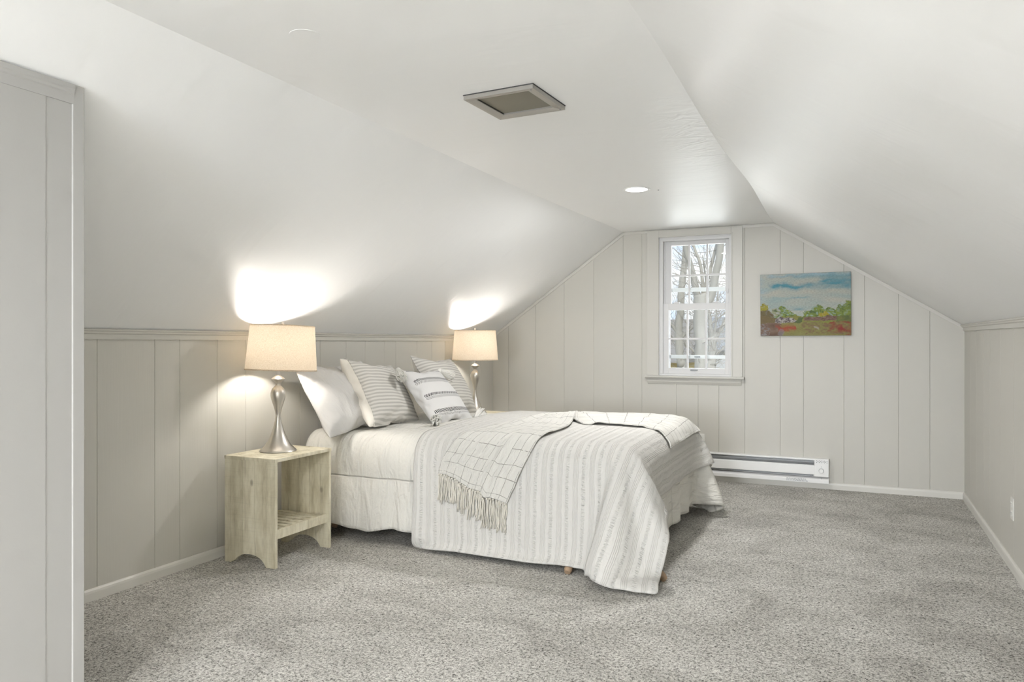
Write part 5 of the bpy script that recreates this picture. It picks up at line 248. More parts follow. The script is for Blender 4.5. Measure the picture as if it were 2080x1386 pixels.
0,0,0,0,0,0,0,0,0,0,0,0,0,0,0,0,0,0,0,0,0,0,0,0,0,0,0,0,0,0,0,0,0,0,0,0,0,0,0,0,0,0,-1,1,1,-1,-1,2,-1,0,0,0,0,-1,1,0,0,0,0,-1,1,0,1,-2,0,1,1,-2,2,-2,1,1,-1,0,0,0,0,0,0,0,0,0,1,-1,0,0,0,-1,1,-1,1,0,0,0,-1,1,0,0,0,-1,1,0,0,-1,1,0,0,0,-1,1,0,
0,0,0,0,0,0,0,0,0,0,0,0,0,0,0,0,0,0,0,-1,1,0,-1,1,0,0,0,-1,2,-1,0,0,-1,1,0,0,-1,0,2,-1,-1,1,0,0,1,-2,1,0,0,0,0,0,0,0,0,0,0,-1,1,0,0,0,0,0,0,-1,1,0,0,0,0,0,0,0,0,0,0,0,0,0,0,0,0,0,-1,1,0,0,0,0,0,0,0,-1,1,-1,1,0,0,0,0,-1,0,1,0,1,-2,1,0,-1,1,
-1,1,0,-1,1,-1,1,0,0,0,0,0,0,-1,1,1,-2,1,-1,0,2,-2,1,0,0,-1,1,0,0,0,0,0,0,0,0,0,0,1,0,-1,0,0,0,0,0,-1,1,0,0,0,0,0,0,0,-1,1,0,0,0,0,-1,1,0,0,0,0,-1,1,0,0,0,-1,1,0,0,0,1,-1,0,-1,0,2,-2,1,0,-1,1,-1,1,0,-1,2,-1,0,0,0,0,0,0,0,-1,1,0,-1,1,0,-1,2,
-1,0,0,0,0,0,0,0,0,0,0,0,0,0,0,0,0,0,0,-1,1,0,0,0,0,0,0,0,-1,1,0,0,0,0,-1,1,0,0,0,0,0,0,0,-1,1,0,0,-1,1,0,-1,1,0,-1,0,1,-1,1,0,0,0,0,0,0,0,0,0,0,0,-1,0,1,-1,1,-1,1,0,0,1,-2,1,1,-1,0,0,-1,1,0,0,0,0,0,0,0,0,0,0,0,0,0,-1,0,-1,1,0,0,0,0,0,0,-1,
1,0,0,0,0,0,0,0,-1,1,0,0,0,0,0,-1,1,0,1,-1,-1,1,1,-1,0,0,-1,0,1,0,0,0,0,0,-1,1,-1,1,0,-1,1,0,-1,1,0,0,-1,1,-1,2,-2,1,0,-1,1,0,0,0,0,0,0,0,0,0,0,0,0,0,0,0,-1,1,0,0,0,0,0,0,0,0,0,0,0,0,0,0,0,0,0,0,-1,1,0,0,0,0,0,0,0,0,0,0,0,0,-1,1,1,-1,0,0,
-1,1,0,0,0,0,-1,1,0,-1,1,0,0,-1,1,1,-2,0,1,0,-1,1,0,-1,1,-1,2,-2,1,1,-1,0,0,0,0,0,0,0,0,0,0,0,0,0,0,0,0,0,0,0,0,0,-1,2,-1,0,0,-1,1,0,0,0,-1,1,0,0,0,0,0,0,0,0,0,0,0,0,0,0,0,0,0,-1,0,1,-1,1,1,-2,1,0,-1,0,1,-1,0,1,-1,1,0,0,-1,0,1,0,0,0,0,-1,1,
0,0,0,-1,1,-1,0,1,0,-1,1,-1,1,0,0,0,0,0,0,0,-1,1,0,0,0,0,0,0,0,3,-4,1,0,0,0,0,0,0,0,0,0,0,0,0,-1,1,0,0,0,0,0,0,0,0,0,0,-1,1,1,-1,0,0,-1,0,2,-2,0,2,-1,0,0,0,0,0,-1,1,0,0,0,0,0,-1,0,1,0,-1,1,-1,1,0,0,0,-1,1,0,0,-1,1,0,0,-1,1,0,0,0,0,0,-1,1,0,
0,0,0,0,0,-3,4,-1,0,0,0,0,0,0,0,0,0,0,0,0,0,0,0,0,0,-1,1,0,0,0,0,-1,1,0,0,0,-1,1,0,0,-1,1,0,-1,1,-1,1,-1,0,1,0,-1,0,0,1,-1,0,1,-1,0,1,0,0,0,-1,0,1,-1,2,-2,0,1,0,0,0,0,0,-1,1,0,0,0,0,0,-1,1,0,0,0,-1,1,1,-2,1,0,0,0,0,0,0,0,0,0,0,0,0,0,0,0,0,
0,0,0,0,0,0,0,0,0,0,-1,1,0,0,0,0,0,0,0,-1,1,0,0,0,-1,0,1,0,0,0,-1,1,0,-1,2,-1,-1,1,-1,1,0,0,0,0,-1,1,0,-1,1,0,0,-1,2,-1,0,0,-1,1,0,0,0,0,0,0,0,0,0,-1,0,1,0,0,0,0,0,0,0,0,0,0,0,0,0,-1,1,0,0,0,0,0,0,0,0,0,0,-1,1,0,0,-1,1,0,0,-1,1,0,-1,1,-1,1,
1,-1,-1,1,0,0,0,-1,1,0,-1,1,0,-1,1,-1,1,0,-1,1,0,-1,1,1,-1,0,-1,2,-1,0,0,0,0,0,0,0,0,0,0,0,0,0,0,1,-2,1,0,0,0,0,0,0,0,0,0,0,0,0,0,0,0,0,0,0,-1,1,0,-1,1,0,0,1,-1,-1,1,0,-1,0,0,1,-1,1,0,-1,1,-1,0,1,-1,0,0,0,0,1,-1,1,-1,0,1,0,0,0,-1,1,-1,1,0,
1,-2,0,1,-1,1,0,-1,1,0,0,0,0,0,0,0,0,0,0,0,0,0,-1,2,-1,0,0,0,-1,1,0,0,0,-1,1,0,0,0,0,-1,1,-1,1,0,-1,0,1,0,0,0,-1,1,0,-1,1,0,-1,1,0,0,-1,0,1,-1,1,-1,0,1,-1,1,-1,0,0,1,-1,1,-1,0,1,-1,0,1,-1,1,-1,0,0,1,-1,0,1,0,-1,1,0,0,0,0,0,0,0,0,0,0,0,0,0,
0,1,-1,0,0,0,0,0,-1,1,0,0,0,-1,1,0,0,0,0,-1,1,0,0,0,0,0,-1,1,0,0,-1,1,0,-1,0,1,-1,1,-1,1,0,-1,1,-1,1,-1,0,1,-1,1,0,0,-2,2,-1,1,-1,0,1,0,-1,0,1,0,0,-1,1,0,0,0,0,0,0,0,-1,1,1,-2,1,0,0,0,0,0,-1,1,0,-1,1,-1,0,1,0,0,0,-1,0,1,0,0,-1,0,1,0,0,0,0,
0,0,0,0,0,0,0,-1,1,0,0,0,0,0,0,0,-1,1,-1,0,1,-1,1,0,0,0,-1,0,1,-1,1,0,-1,1,0,0,-1,0,0,1,0,-1,0,0,2,-2,1,0,0,-1,1,0,0,0,0,-1,1,0,0,0,0,0,-1,1,0,0,1,0,-1,0,-1,1,0,0,0,0,-1,1,0,0,0,-1,1,0,0,0,0,0,0,0,0,0,-1,1,-1,1,-1,0,1,0,0,0,-1,0,1,-1,1,0,
-1,0,0,0,1,0,-1,1,-1,1,-1,1,-1,1,0,0,0,-1,1,0,0,0,-1,1,0,-1,1,0,-1,1,0,0,0,0,1,-1,0,0,0,-1,1,0,0,0,-1,1,0,0,0,-1,0,1,0,0,0,-1,0,1,0,0,-1,1,0,0,0,0,0,0,0,0,0,0,0,-1,1,0,-1,0,0,0,1,0,-1,1,-2,1,0,0,1,-1,-1,1,0,0,0,0,1,-2,2,-1,1,-1,0,1,-1,0,0,
1,-1,1,0,0,-1,1,0,-1,0,1,0,0,-1,1,0,0,0,0,0,0,0,0,3,-3,0,0,0,0,0,-1,1,0,0,0,0,0,0,0,0,-1,1,0,-1,0,1,0,0,0,0,0,0,0,-1,0,1,-1,1,-1,0,0,0,0,1,-1,1,-1,0,1,0,-1,0,1,-1,0,0,0,-1,1,-1,1,1,-1,0,1,0,-1,1,-1,0,1,0,-1,1,0,0,0,-1,1,0,0,0,0,-1,1,0,0,0,
0,-3,3,0,0,0,0,0,0,-1,1,0,0,0,-1,1,0,0,0,-1,0,1,0,-1,1,0,0,0,-1,1,0,0,0,-1,1,-1,1,-1,0,1,-1,0,0,0,1,-1,0,0,1,-1,0,1,-1,0,1,0,-1,1,-1,0,0,1,-1,0,0,1,0,-1,0,1,0,-1,1,0,0,0,0,0,0,0,0,0,0,0,0,0,0,5,-5,0,0,0,0,0,0,0,-1,1,0,0,0,-1,1,0,0,0,0,0,0,
0,0,-1,1,-1,1,-1,1,-1,1,0,0,-1,0,1,-1,0,1,-1,1,-1,0,0,0,0,0,1,-1,0,1,-1,0,0,0,0,1,-1,0,0,1,0,0,-1,0,1,0,-1,1,0,0,0,0,0,0,1,-1,-2,2,1,0,-1,0,0,1,-5,6,-1,0,0,0,0,0,0,0,-1,1,0,0,0,-1,1,0,0,0,0,0,0,0,0,-1,1,0,0,-1,1,-1,0,0,1,0,0,0,-1,0,1,-1,1,
-1,1,0,0,-1,0,0,0,0,1,-1,0,1,-1,0,1,0,-1,0,0,0,0,0,1,0,-1,0,2,-1,-1,0,1,-1,1,-2,4,-2,0,0,0,1,0,-1,7,-7,0,0,0,0,0,0,0,0,0,0,0,0,0,0,0,0,0,0,-1,1,0,0,0,0,0,-1,1,0,-1,1,0,-1,0,0,0,0,1,-1,0,0,0,0,-1,1,-1,1,0,0,0,0,0,0,0,0,1,-1,0,0,1,-1,0,1,-1,
1,-1,0,1,0,-1,1,0,0,0,0,-2,4,-1,-1,1,-1,1,0,0,0,-6,18,-10,-1,0,0,-1,0,0,0,0,-1,1,0,0,0,-1,1,0,-1,1,-1,0,0,0,1,-1,1,-1,0,1,-1,0,1,0,-1,0,0,0,1,-1,0,0,0,0,-1,2,-2,0,1,-1,0,0,1,0,-1,0,1,-1,0,0,1,0,-1,2,-1,0,0,0,1,-1,0,1,0,0,0,0,0,-3,4,-1,2,0,
-1,0,0,2,-11,12,0,-1,-1,1,-1,0,0,-1,0,0,0,0,0,0,-1,0,1,0,0,0,0,0,-1,1,0,0,0,0,-1,0,-1,0,1,0,0,0,-1,1,0,-1,1,0,0,-1,2,-1,-1,2,-1,0,0,0,0,-1,1,1,0,-1,0,0,0,0,0,0,0,1,-1,1,-1,0,1,0,0,1,-4,5,-4,4,-1,0,0,0,0,-2,8,-1,0,0,0,-1,0,-1,-1,0,-1,-1,0,0,
0,0,0,1,-1,0,-4,4,-1,0,1,0,0,-1,0,0,1,-1,1,-1,0,0,0,0,0,-1,1,0,-1,0,1,0,-1,1,0,-1,1,-1,0,0,1,1,-2,0,1,0,-1,1,0,0,1,0,0,-1,0,1,1,-1,0,-1,1,-4,8,-2,3,-4,0,0,0,0,-1,5,3,1,0,-1,-1,0,-1,0,-1,0,0,-2,-1,-1,-1,0,0,-1,2,-5,9,-5,0,0,0,0,1,0,0,0,-1,1,
0,0,0,-1,1,-1,1,0,-1,0,0,1,-1,0,0,0,0,0,0,1,0,0,-1,0,1,-1,0,0,1,-1,1,-1,0,1,0,0,1,-1,-1,1,-2,2,-2,3,-6,4,-2,2,0,0,0,0,1,8,-1,1,0,0,1,-1,1,-1,1,-1,0,0,0,-1,-2,0,-3,-2,-1,5,-7,0,0,1,1,-1,-1,1,0,0,1,-1,0,0,0,0,-1,1,0,0,0,0,0,-1,1,0,0,0,0,0,0,
0,0,-1,1,0,0,0,0,1,-1,1,-1,1,-1,0,0,0,0,1,0,-1,0,0,2,-3,7,-7,5,-1,-1,0,1,0,0,7,1,0,-1,1,-1,0,-1,0,0,0,-1,1,-1,0,1,-2,1,0,-2,-8,-1,-1,2,-1,0,1,-1,1,-1,0,0,1,0,0,-1,1,0,0,-1,0,0,1,0,0,-1,0,0,0,0,0,0,0,0,1,0,-1,0,1,-1,0,1,-1,1,0,0,-1,1,1,-1,
-1,1,0,2,-1,-5,13,-10,10,-2,-1,1,2,-1,1,0,10,-6,0,0,-1,1,0,0,-1,-1,0,0,-2,0,-1,-1,-1,-1,-3,-3,1,0,-1,1,1,-2,0,2,-3,1,0,0,-1,0,0,1,0,0,-1,0,1,0,-1,0,0,0,0,1,0,-1,0,0,0,0,0,0,0,0,0,1,-1,1,0,-1,0,0,1,-1,1,0,0,-1,2,0,-1,9,-13,17,-2,-4,0,9,-1,0,
0,2,-4,5,1,0,-1,-1,-1,0,0,-1,-1,-1,-1,-1,-1,0,-2,-2,0,-2,-1,-2,6,-4,2,-3,0,-1,2,0,0,-1,1,-1,0,0,-1,0,1,0,-1,0,0,1,0,0,0,-1,0,1,0,0,0,0,0,-1,1,0,0,0,0,-1,1,1,-1,1,0,1,-2,1,1,-1,0,-4,6,-8,17,-13,-2,19,10,-5,-2,2,0,0,-3,2,-1,0,-1,-1,0,-2,-1,0,
-1,-1,-1,-1,0,-2,0,-1,-4,2,1,7,-5,7,-17,4,-2,0,1,0,0,0,-1,1,0,0,0,0,-1,1,0,0,0,0,0,0,0,0,0,0,0,0,0,0,-1,1,0,0,0,0,0,0,0,0,0,0,-1,0,1,0,-2,4,-4,8,-11,18,-18,12,6,-16,1,14,15,-1,1,-1,-1,-3,-2,-1,0,-2,-1,0,-1,-1,-1,0,0,-1,-1,-1,-1,0,6,-5,8,-5,
4,-7,-6,1,-4,3,-1,-1,0,1,0,0,0,0,0,0,0,0,0,0,0,-1,1,0,0,0,0,0,0,0,0,0,0,0,0,0,0,0,0,0,0,0,0,0,1,-1,0,-1,0,2,-1,-1,14,-19,16,-14,7,13,1,-17,1,16,13,-1,-11,2,-1,-2,-1,0,-1,0,0,-1,0,-1,0,0,-1,1,1,4,-5,9,-6,1,-4,-11,12,-13,8,-8,2,1,-1,0,1,-1,0,
-1,1,0,0,0,0,0,0,0,-1,0,0,1,-1,1,0,0,-1,0,1,0,0,0,0,-1,1,0,0,-1,1,0,0,1,-2,2,3,-5,8,0,-4,11,-16,17,-15,3,-1,16,-14,-3,1,22,-9,-6,-1,1,0,0,0,0,0,0,-1,0,-1,0,2,2,3,-4,6,-4,-2,-3,-7,-5,2,-1,0,2,-3,2,-1,0,-1,1,0,1,-1,0,1,-1,0,0,0,0,1,0,0,-1,1,
-1,0,0,1,0,0,-1,0,0,0,1,-1,0,0,1,-1,0,0,-1,3,-2,0,0,0,3,3,-3,15,-16,13,-13,10,-8,25,-1,-17,-7,-2,6,-20,0,0,0,0,-1,0,0,1,0,2,1,2,1,-2,3,-3,-4,-2,0,-10,0,0,9,-9,5,-4,-2,2,-1,0,0,0,-1,0,1,-1,0,1,0,0,0,-1,0,0,0,0,0,0,0,0,0,0,1,0,0,-1,0,1,0,0,
-1,1,0,-1,1,-1,2,-1,2,-2,1,3,2,7,2,-13,15,-15,12,-13,13,16,-12,5,-10,7,-19,0,1,0,0,0,0,1,2,1,1,1,0,0,-3,-3,-4,3,-8,-4,2,-1,1,-1,0,5,-5,-1,0,1,-1,0,1,0,-1,0,1,-1,0,0,1,0,0,0,0,0,0,0,0,0,0,0,-1,0,0,1,0,-1,0,0,1,0,-1,1,0,0,-1,1,-1,1,0,3,6,-9,
16,1,-15,12,-11,8,-7,2,20,-3,-6,5,-2,-7,-2,0,1,0,1,1,0,1,1,-1,-1,-2,-3,-5,4,-4,-5,-1,-1,0,2,-1,-1,0,5,-4,0,-1,1,0,-1,0,1,0,-1,1,0,0,-1,0,0,0,0,0,0,0,0,0,0,0,1,0,-1,0,0,1,0,-1,0,0,1,-1,0,0,1,-1,1,0,1,1,2,-2,-2,16,-2,-9,10,-9,-3,4,-5,-2,6,-6,
-2,-7,-3,1,-1,2,1,0,1,0,0,-1,-3,-4,-4,1,1,-3,-5,0,0,0,1,13,-15,1,0,0,-1,1,-1,0,1,0,-1,0,1,-1,0,1,0,0,0,0,0,0,0,0,0,0,0,0,-1,0,1,0,-1,0,0,1,0,-1,0,1,0,0,-1,1,1,0,1,-1,2,4,-6,4,14,-6,-10,8,-8,-2,3,2,-1,-6,12,-12,-6,-3,2,0,1,0,0,1,-1,-3,-4,-3,
-1,3,-2,-2,-4,-1,0,3,-1,-3,18,-18,2,-1,0,-1,1,0,-1,0,1,0,-1,1,0,-1,0,0,0,0,0,0,0,0,0,0,0,0,1,0,-1,0,1,0,0,-1,0,1,0,0,0,0,0,0,0,1,0,0,1,4,-2,-4,9,8,-5,-10,10,-9,-1,-3,4,9,-10,-3,-7,-2,0,1,0,1,0,-1,-3,-4,-3,-2,2,-1,0,-3,-3,-1,1,1,-2,8,-7,8,
-8,0,0,0,-1,0,1,0,-1,0,1,-1,0,1,0,0,-1,0,1,0,0,0,0,0,0,0,-1,0,1,0,-1,0,0,1,0,-1,0,0,0,1,0,0,1,0,0,1,-2,3,12,-13,-2,13,5,-7,-8,5,-7,1,-5,6,-5,3,-8,-4,1,0,0,0,0,-3,-4,-4,-1,2,2,1,-9,0,6,-5,-1,-1,4,-5,10,-6,-3,2,-1,-1,0,0,-1,0,0,1,-1,0,1,-1,0,
0,1,0,-1,0,0,0,0,0,0,0,1,-1,0,0,1,-1,0,0,0,1,0,0,0,-1,1,1,-1,1,0,-1,2,-2,7,6,-14,8,9,0,-5,-6,1,])
PSQ=([1570, 3],[-0.3164, -0.3188, -0.1191],0.001,[
0,4,4,3,4,4,4,4,4,4,5,18,-7,-4,-4,-2,2,3,5,-14,-6,-5,-3,-3,-4,-4,-3,-4,-4,22,-2,3,4,1,2,2,5,8,7,-12,0,0,2,5,10,2,2,-10,-7,-2,0,-6,-4,-3,-4,-4,-1,3,22,-1,-3,1,5,-1,0,2,5,7,-9,-2,1,1,3,6,10,-9,-3,-2,2,-4,-5,-3,-2,-2,0,2,2,23,-2,-2,-2,0,3,-2,
-1,0,1,0,2,6,-3,-2,1,2,1,6,-5,-4,-2,-2,-1,0,0,2,2,2,23,-2,-2,-2,-1,-1,0,0,0,-1,1,2,5,-1,-3,-1,0,0,3,2,-6,-1,0,0,1,1,3,2,2,22,-1,-2,-2,-2,-1,-1,0,0,0,0,0,2,2,-3,-1,0,-1,0,0,0,1,0,1,1,2,2,2,2,23,-2,-2,-2,-2,-1,-1,0,0,-1,0,0,0,0,0,0,0,0,0,0,0,
1,0,1,1,2,2,2,2,23,-2,-2,-1,-2,-2,0,-1,0,0,-1,0,0,0,0,0,0,0,0,0,0,1,0,1,2,2,2,2,1,23,-2,-2,-1,-2,-1,-1,-1,0,0,0,0,-1,0,0,0,0,0,0,1,0,0,1,0,2,2,2,1,2,23,-3,-2,-1,0,-2,-1,0,-1,0,0,0,0,0,0,0,0,0,0,0,0,0,0,1,3,1,1,2,2,23,-3,-2,0,-1,-1,-1,-1,0,
0,0,0,-1,0,0,0,0,0,0,0,0,0,0,1,3,0,1,2,3,23,-2,-2,-2,-1,0,-1,-1,0,0,0,0,0,0,0,0,0,0,0,0,0,0,0,0,2,1,1,2,3,16,5,-2,-4,2,-1,0,-1,0,0,0,0,0,0,-1,0,0,0,0,0,0,0,0,0,2,1,1,2,2,17,4,-1,-4,0,2,-1,-1,0,0,0,0,0,0,0,0,0,0,0,0,0,0,0,0,0,3,0,2,0,19,0,0,
-1,0,0,2,-1,0,0,0,0,0,0,0,0,0,0,-1,0,0,0,0,0,-1,0,5,1,-3,23,-3,0,2,0,0,0,0,0,0,0,0,0,0,0,0,0,0,0,0,0,0,0,-1,-1,0,3,2,-7,28,-3,0,2,0,0,0,1,0,0,0,0,0,0,0,0,0,0,0,0,0,0,-1,0,-1,-1,-3,-1,-2,31,-2,0,1,1,0,1,0,0,0,0,0,0,0,0,0,0,0,0,0,0,0,0,-1,-1,
-1,-3,-2,-2,23,7,1,-2,2,2,0,1,0,0,0,0,0,0,0,0,0,0,0,0,0,-1,0,0,-2,-2,-2,-2,-2,23,4,2,0,2,2,1,0,0,0,0,0,0,0,0,0,0,0,0,0,0,0,0,-1,-2,-2,-1,-3,-1,22,4,0,3,2,1,1,0,0,0,1,0,0,0,0,0,0,0,0,-1,0,0,0,-1,-1,-2,-2,-2,-2,22,2,2,3,2,1,1,0,0,1,0,0,0,0,0,
0,0,0,0,0,-1,0,0,-1,-1,-2,-2,-2,-2,22,2,3,3,1,1,1,0,1,0,0,0,0,1,0,0,0,-1,0,0,0,-1,0,0,-2,-1,-2,-2,-3,22,2,3,3,1,1,1,0,1,0,0,0,0,0,0,0,0,-2,2,0,-1,0,0,0,-1,-2,-2,-2,-2,21,3,2,3,1,1,1,0,0,0,0,0,0,-1,-2,-5,5,1,0,1,0,0,0,0,0,-2,-2,-2,-2,21,3,3,
2,0,0,-1,-6,4,2,1,0,-1,-1,-2,-7,5,-1,-4,5,3,1,1,1,1,0,-2,-3,-2,21,3,3,0,-2,-2,-4,-6,3,2,-1,-5,-12,9,6,1,1,-3,-6,5,5,2,2,2,1,2,1,-2,-3,21,4,-1,-3,-3,-4,-4,-5,0,1,-4,-10,-7,-7,13,10,3,0,-5,4,5,3,3,2,2,3,3,2,-3,21,-3,-4,-3,-4,-3,-3,-3,-3,-4,
-4,-5,-6,-8,-9,17,8,7,2,3,3,2,3,3,3,3,3,4,3,-611,3,2,2,3,3,5,6,-1,2,12,11,-3,-4,-12,-7,-4,-3,-2,0,2,4,-5,-5,-4,-3,-2,23,-2,1,1,2,2,3,5,-2,1,7,11,5,-4,-13,-5,-3,-3,-1,0,1,3,-5,-4,-1,-1,3,23,-3,-1,-1,1,0,0,1,1,1,2,4,5,7,-12,0,0,-5,-1,-1,-1,
-1,-1,0,0,2,3,23,-2,-2,-2,0,0,0,0,0,0,4,-2,0,0,0,6,-1,-5,-1,-1,0,-1,0,1,1,3,2,23,-2,-2,-2,0,-1,0,0,-1,1,-1,0,0,0,0,2,3,-5,0,0,0,1,0,1,1,3,2,24,-2,-3,-1,-1,-1,0,-1,0,0,0,-1,0,0,0,0,0,1,0,0,0,1,0,1,2,2,2,24,-2,-2,-2,-1,-1,0,-1,0,0,0,0,0,-1,0,
0,1,0,0,0,0,1,0,2,2,1,3,23,-2,-2,-1,-2,-1,0,0,-1,0,0,0,0,0,0,0,0,0,0,1,0,0,0,2,2,1,3,23,-2,-1,-2,-2,0,-1,0,0,0,0,0,-1,0,0,0,0,1,0,0,0,0,1,1,2,2,2,24,-2,-2,-1,-2,-1,-1,0,0,0,0,0,0,0,0,0,0,0,0,0,0,0,1,2,-1,4,3,23,-2,-2,-2,-1,-1,0,0,0,-1,0,0,
0,0,0,1,0,0,0,0,0,0,0,1,0,4,2,22,0,-3,0,-2,-1,0,0,0,0,0,0,0,0,0,0,0,0,0,0,0,0,1,0,0,-2,4,22,4,-2,-3,0,0,0,0,0,0,0,0,0,0,0,0,0,0,0,0,0,0,0,1,0,-4,3,24,3,-1,-3,0,0,0,0,0,0,0,0,0,0,0,0,0,0,0,0,0,0,1,0,0,-4,0,27,0,0,0,-1,1,0,0,0,0,0,0,0,0,0,0,
0,0,0,0,0,0,0,-2,-1,-1,-2,30,0,-2,1,0,0,0,0,0,0,0,0,0,0,0,0,0,0,1,0,0,0,-1,-1,-2,0,-3,30,-4,1,3,-1,1,0,0,0,0,0,0,0,0,0,0,0,0,0,0,0,0,-1,-2,0,-1,-2,21,3,3,0,2,0,0,0,0,0,0,0,1,0,0,-1,0,0,0,0,0,0,-1,-1,-1,-2,-2,22,3,2,2,1,1,0,0,0,0,0,0,0,0,0,
0,0,0,0,0,0,0,-1,-2,-1,-2,-3,24,2,1,2,1,2,0,0,0,0,0,0,1,0,0,-1,0,0,0,0,0,0,-1,-1,-3,-2,-2,24,1,2,2,2,1,0,0,0,0,1,0,0,0,0,0,0,0,-1,0,0,0,-1,-1,-2,-2,-2,22,2,2,2,2,1,0,0,0,1,0,0,0,0,0,0,0,0,-1,0,0,0,0,-2,-2,-2,-2,22,2,2,3,1,0,0,1,0,0,-1,-7,2,
2,2,1,1,0,0,0,0,0,-1,0,-2,-2,-2,21,2,3,1,1,0,0,0,-1,-2,-2,-6,-7,1,6,5,4,1,1,0,1,0,0,0,-2,-2,-2,21,3,2,0,0,-1,-1,-2,-4,-6,3,-4,-7,-5,2,5,11,4,2,1,1,1,1,1,-1,-2,-2,21,3,0,-2,-1,-3,-2,-3,-6,-6,4,0,-4,-5,-7,5,13,6,2,2,2,2,2,1,2,0,-2,21,-2,-2,
-2,-4,-3,-3,-3,-6,-7,5,0,-1,-2,-3,-6,14,6,3,2,3,2,2,3,2,2,2,1,24,23,23,23,24,23,23,23,23,23,15,22,23,24,23,23,24,22,19,23,23,23,24,23,23,23,23,24,-632,17,23,23,24,23,24,23,22,22,19,24,23,24,23,20,24,23,21,23,23,24,22,23,24,23,23,24,16,-623,
15,19,23,23,24,23,23,24,22,21,23,23,24,23,23,21,22,23,24,23,23,23,23,24,23,23,19,15,-616,14,18,20,23,24,22,24,23,23,24,23,22,23,23,24,23,23,22,22,24,23,24,23,24,23,20,17,15,-609,13,16,19,22,23,23,23,24,23,24,23,23,23,23,23,24,24,23,23,22,
24,23,24,23,21,19,16,14,-602,14,15,17,21,22,23,24,23,23,24,23,24,23,23,23,24,24,23,24,23,23,23,23,23,20,18,16,12,-595,15,15,15,19,22,23,23,24,23,23,24,23,24,23,24,23,24,23,24,23,23,24,22,22,20,16,16,12,-589,17,14,14,16,22,23,23,23,24,23,24,
23,24,23,24,23,24,23,24,23,24,23,23,21,18,15,14,13,-582,19,14,14,12,21,23,23,23,24,23,24,23,24,23,24,23,24,23,24,23,24,23,23,19,17,13,14,14,-575,11,14,15,17,21,22,23,23,24,23,24,23,24,23,24,23,24,24,23,24,23,23,19,21,14,12,13,16,-565,4,13,
18,19,20,21,23,23,24,23,24,23,24,23,24,23,24,24,23,24,23,23,21,16,9,11,14,19,-552,-2,12,23,19,18,17,23,23,24,23,24,23,24,23,24,24,23,24,23,24,23,23,22,7,13,18,15,10,-530,-13,7,18,23,19,18,21,23,24,23,24,23,24,23,24,24,23,24,23,24,23,24,21,
7,15,19,12,2,-526,-2,6,10,21,23,18,21,23,24,23,24,23,24,23,24,24,23,24,23,24,23,24,22,14,8,19,8,-5,-515,11,4,-2,19,21,23,19,24,24,23,24,23,24,23,24,24,23,24,23,24,23,24,22,19,15,8,0,-10,-503,1,4,7,20,21,20,22,24,23,24,24,23,24,23,24,24,23,
24,23,24,23,23,21,22,17,-5,3,12,-515,-8,5,14,18,19,21,23,24,24,23,24,23,24,23,24,24,23,24,23,24,23,24,22,21,19,8,6,7,-524,-16,8,20,17,13,22,23,24,24,23,24,23,24,23,24,24,23,24,23,24,23,24,22,21,18,14,9,6,-549,-1,10,13,19,18,23,23,24,24,23,
24,23,24,23,24,24,23,24,23,24,23,24,22,19,15,20,12,6,-559,16,8,2,18,21,23,24,23,24,23,24,23,24,23,24,24,23,24,23,24,23,23,23,17,20,18,13,8,-569,14,7,9,19,22,23,24,23,24,23,24,23,24,23,24,24,23,24,23,23,24,23,23,21,19,16,12,11,-577,11,9,13,
21,23,23,23,23,24,23,24,23,24,23,24,24,23,24,23,23,24,23,23,22,19,15,11,15,-585,9,12,17,21,23,23,23,23,24,23,24,23,24,23,24,24,23,23,24,23,23,24,23,22,21,12,15,15,-592,8,15,18,22,23,23,23,24,23,24,23,24,23,24,23,24,22,24,23,24,23,23,24,22,
21,18,13,14,-600,10,16,20,23,23,23,23,23,24,23,24,23,24,23,22,23,23,24,23,24,23,23,24,23,22,18,16,14,-608,12,17,22,23,23,24,22,23,23,24,23,24,23,23,22,22,24,23,23,23,24,23,24,23,23,21,17,14,-616,14,19,23,24,23,23,23,23,23,24,23,21,22,22,24,
23,23,22,23,23,24,23,24,23,24,23,19,15,-625,17,23,23,24,23,23,23,24,23,23,21,23,23,19,22,23,24,22,23,23,23,24,23,24,23,24,23,16,-633,23,23,24,23,23,24,23,23,23,23,23,23,22,22,15,22,23,23,23,24,23,23,24,23,23,24,23,23,-616,23,24,23,24,23,23,
23,23,24,20,20,24,23,19,23,23,23,23,24,23,23,23,23,23,24,23,-593,20,24,23,24,23,24,23,23,23,23,20,24,23,18,23,24,23,24,23,24,23,23,23,23,24,19,-589,19,21,23,24,23,23,24,23,24,23,23,23,23,19,23,24,22,24,24,23,24,23,23,23,21,16,-581,16,20,22,
23,24,23,23,24,23,23,23,24,23,24,21,23,23,23,24,23,24,23,23,22,19,14,-574,15,18,22,23,23,23,23,24,23,23,24,23,24,23,23,23,23,24,23,24,23,23,23,21,14,13,-565,15,16,21,22,23,24,23,23,23,24,23,24,23,24,23,24,23,24,23,23,23,23,23,20,15,14,-562,
14,14,20,22,23,23,24,23,23,24,23,24,23,24,24,23,24,23,23,23,24,23,22,18,14,16,-556,14,11,19,21,23,23,23,24,23,24,23,24,23,24,24,23,24,23,23,24,23,23,21,18,17,13,-556,12,15,18,21,23,23,23,24,23,24,23,24,23,24,24,23,24,23,23,24,23,23,17,17,
21,11,-552,11,17,17,20,22,24,23,23,24,23,24,24,23,24,24,23,24,23,24,23,23,23,17,21,15,9,-543,9,20,16,16,21,23,24,23,24,23,24,24,23,24,23,24,24,23,24,23,23,23,21,20,8,6,-526,2,15,21,18,16,23,24,23,24,23,24,24,23,24,23,24,24,23,24,23,23,23,
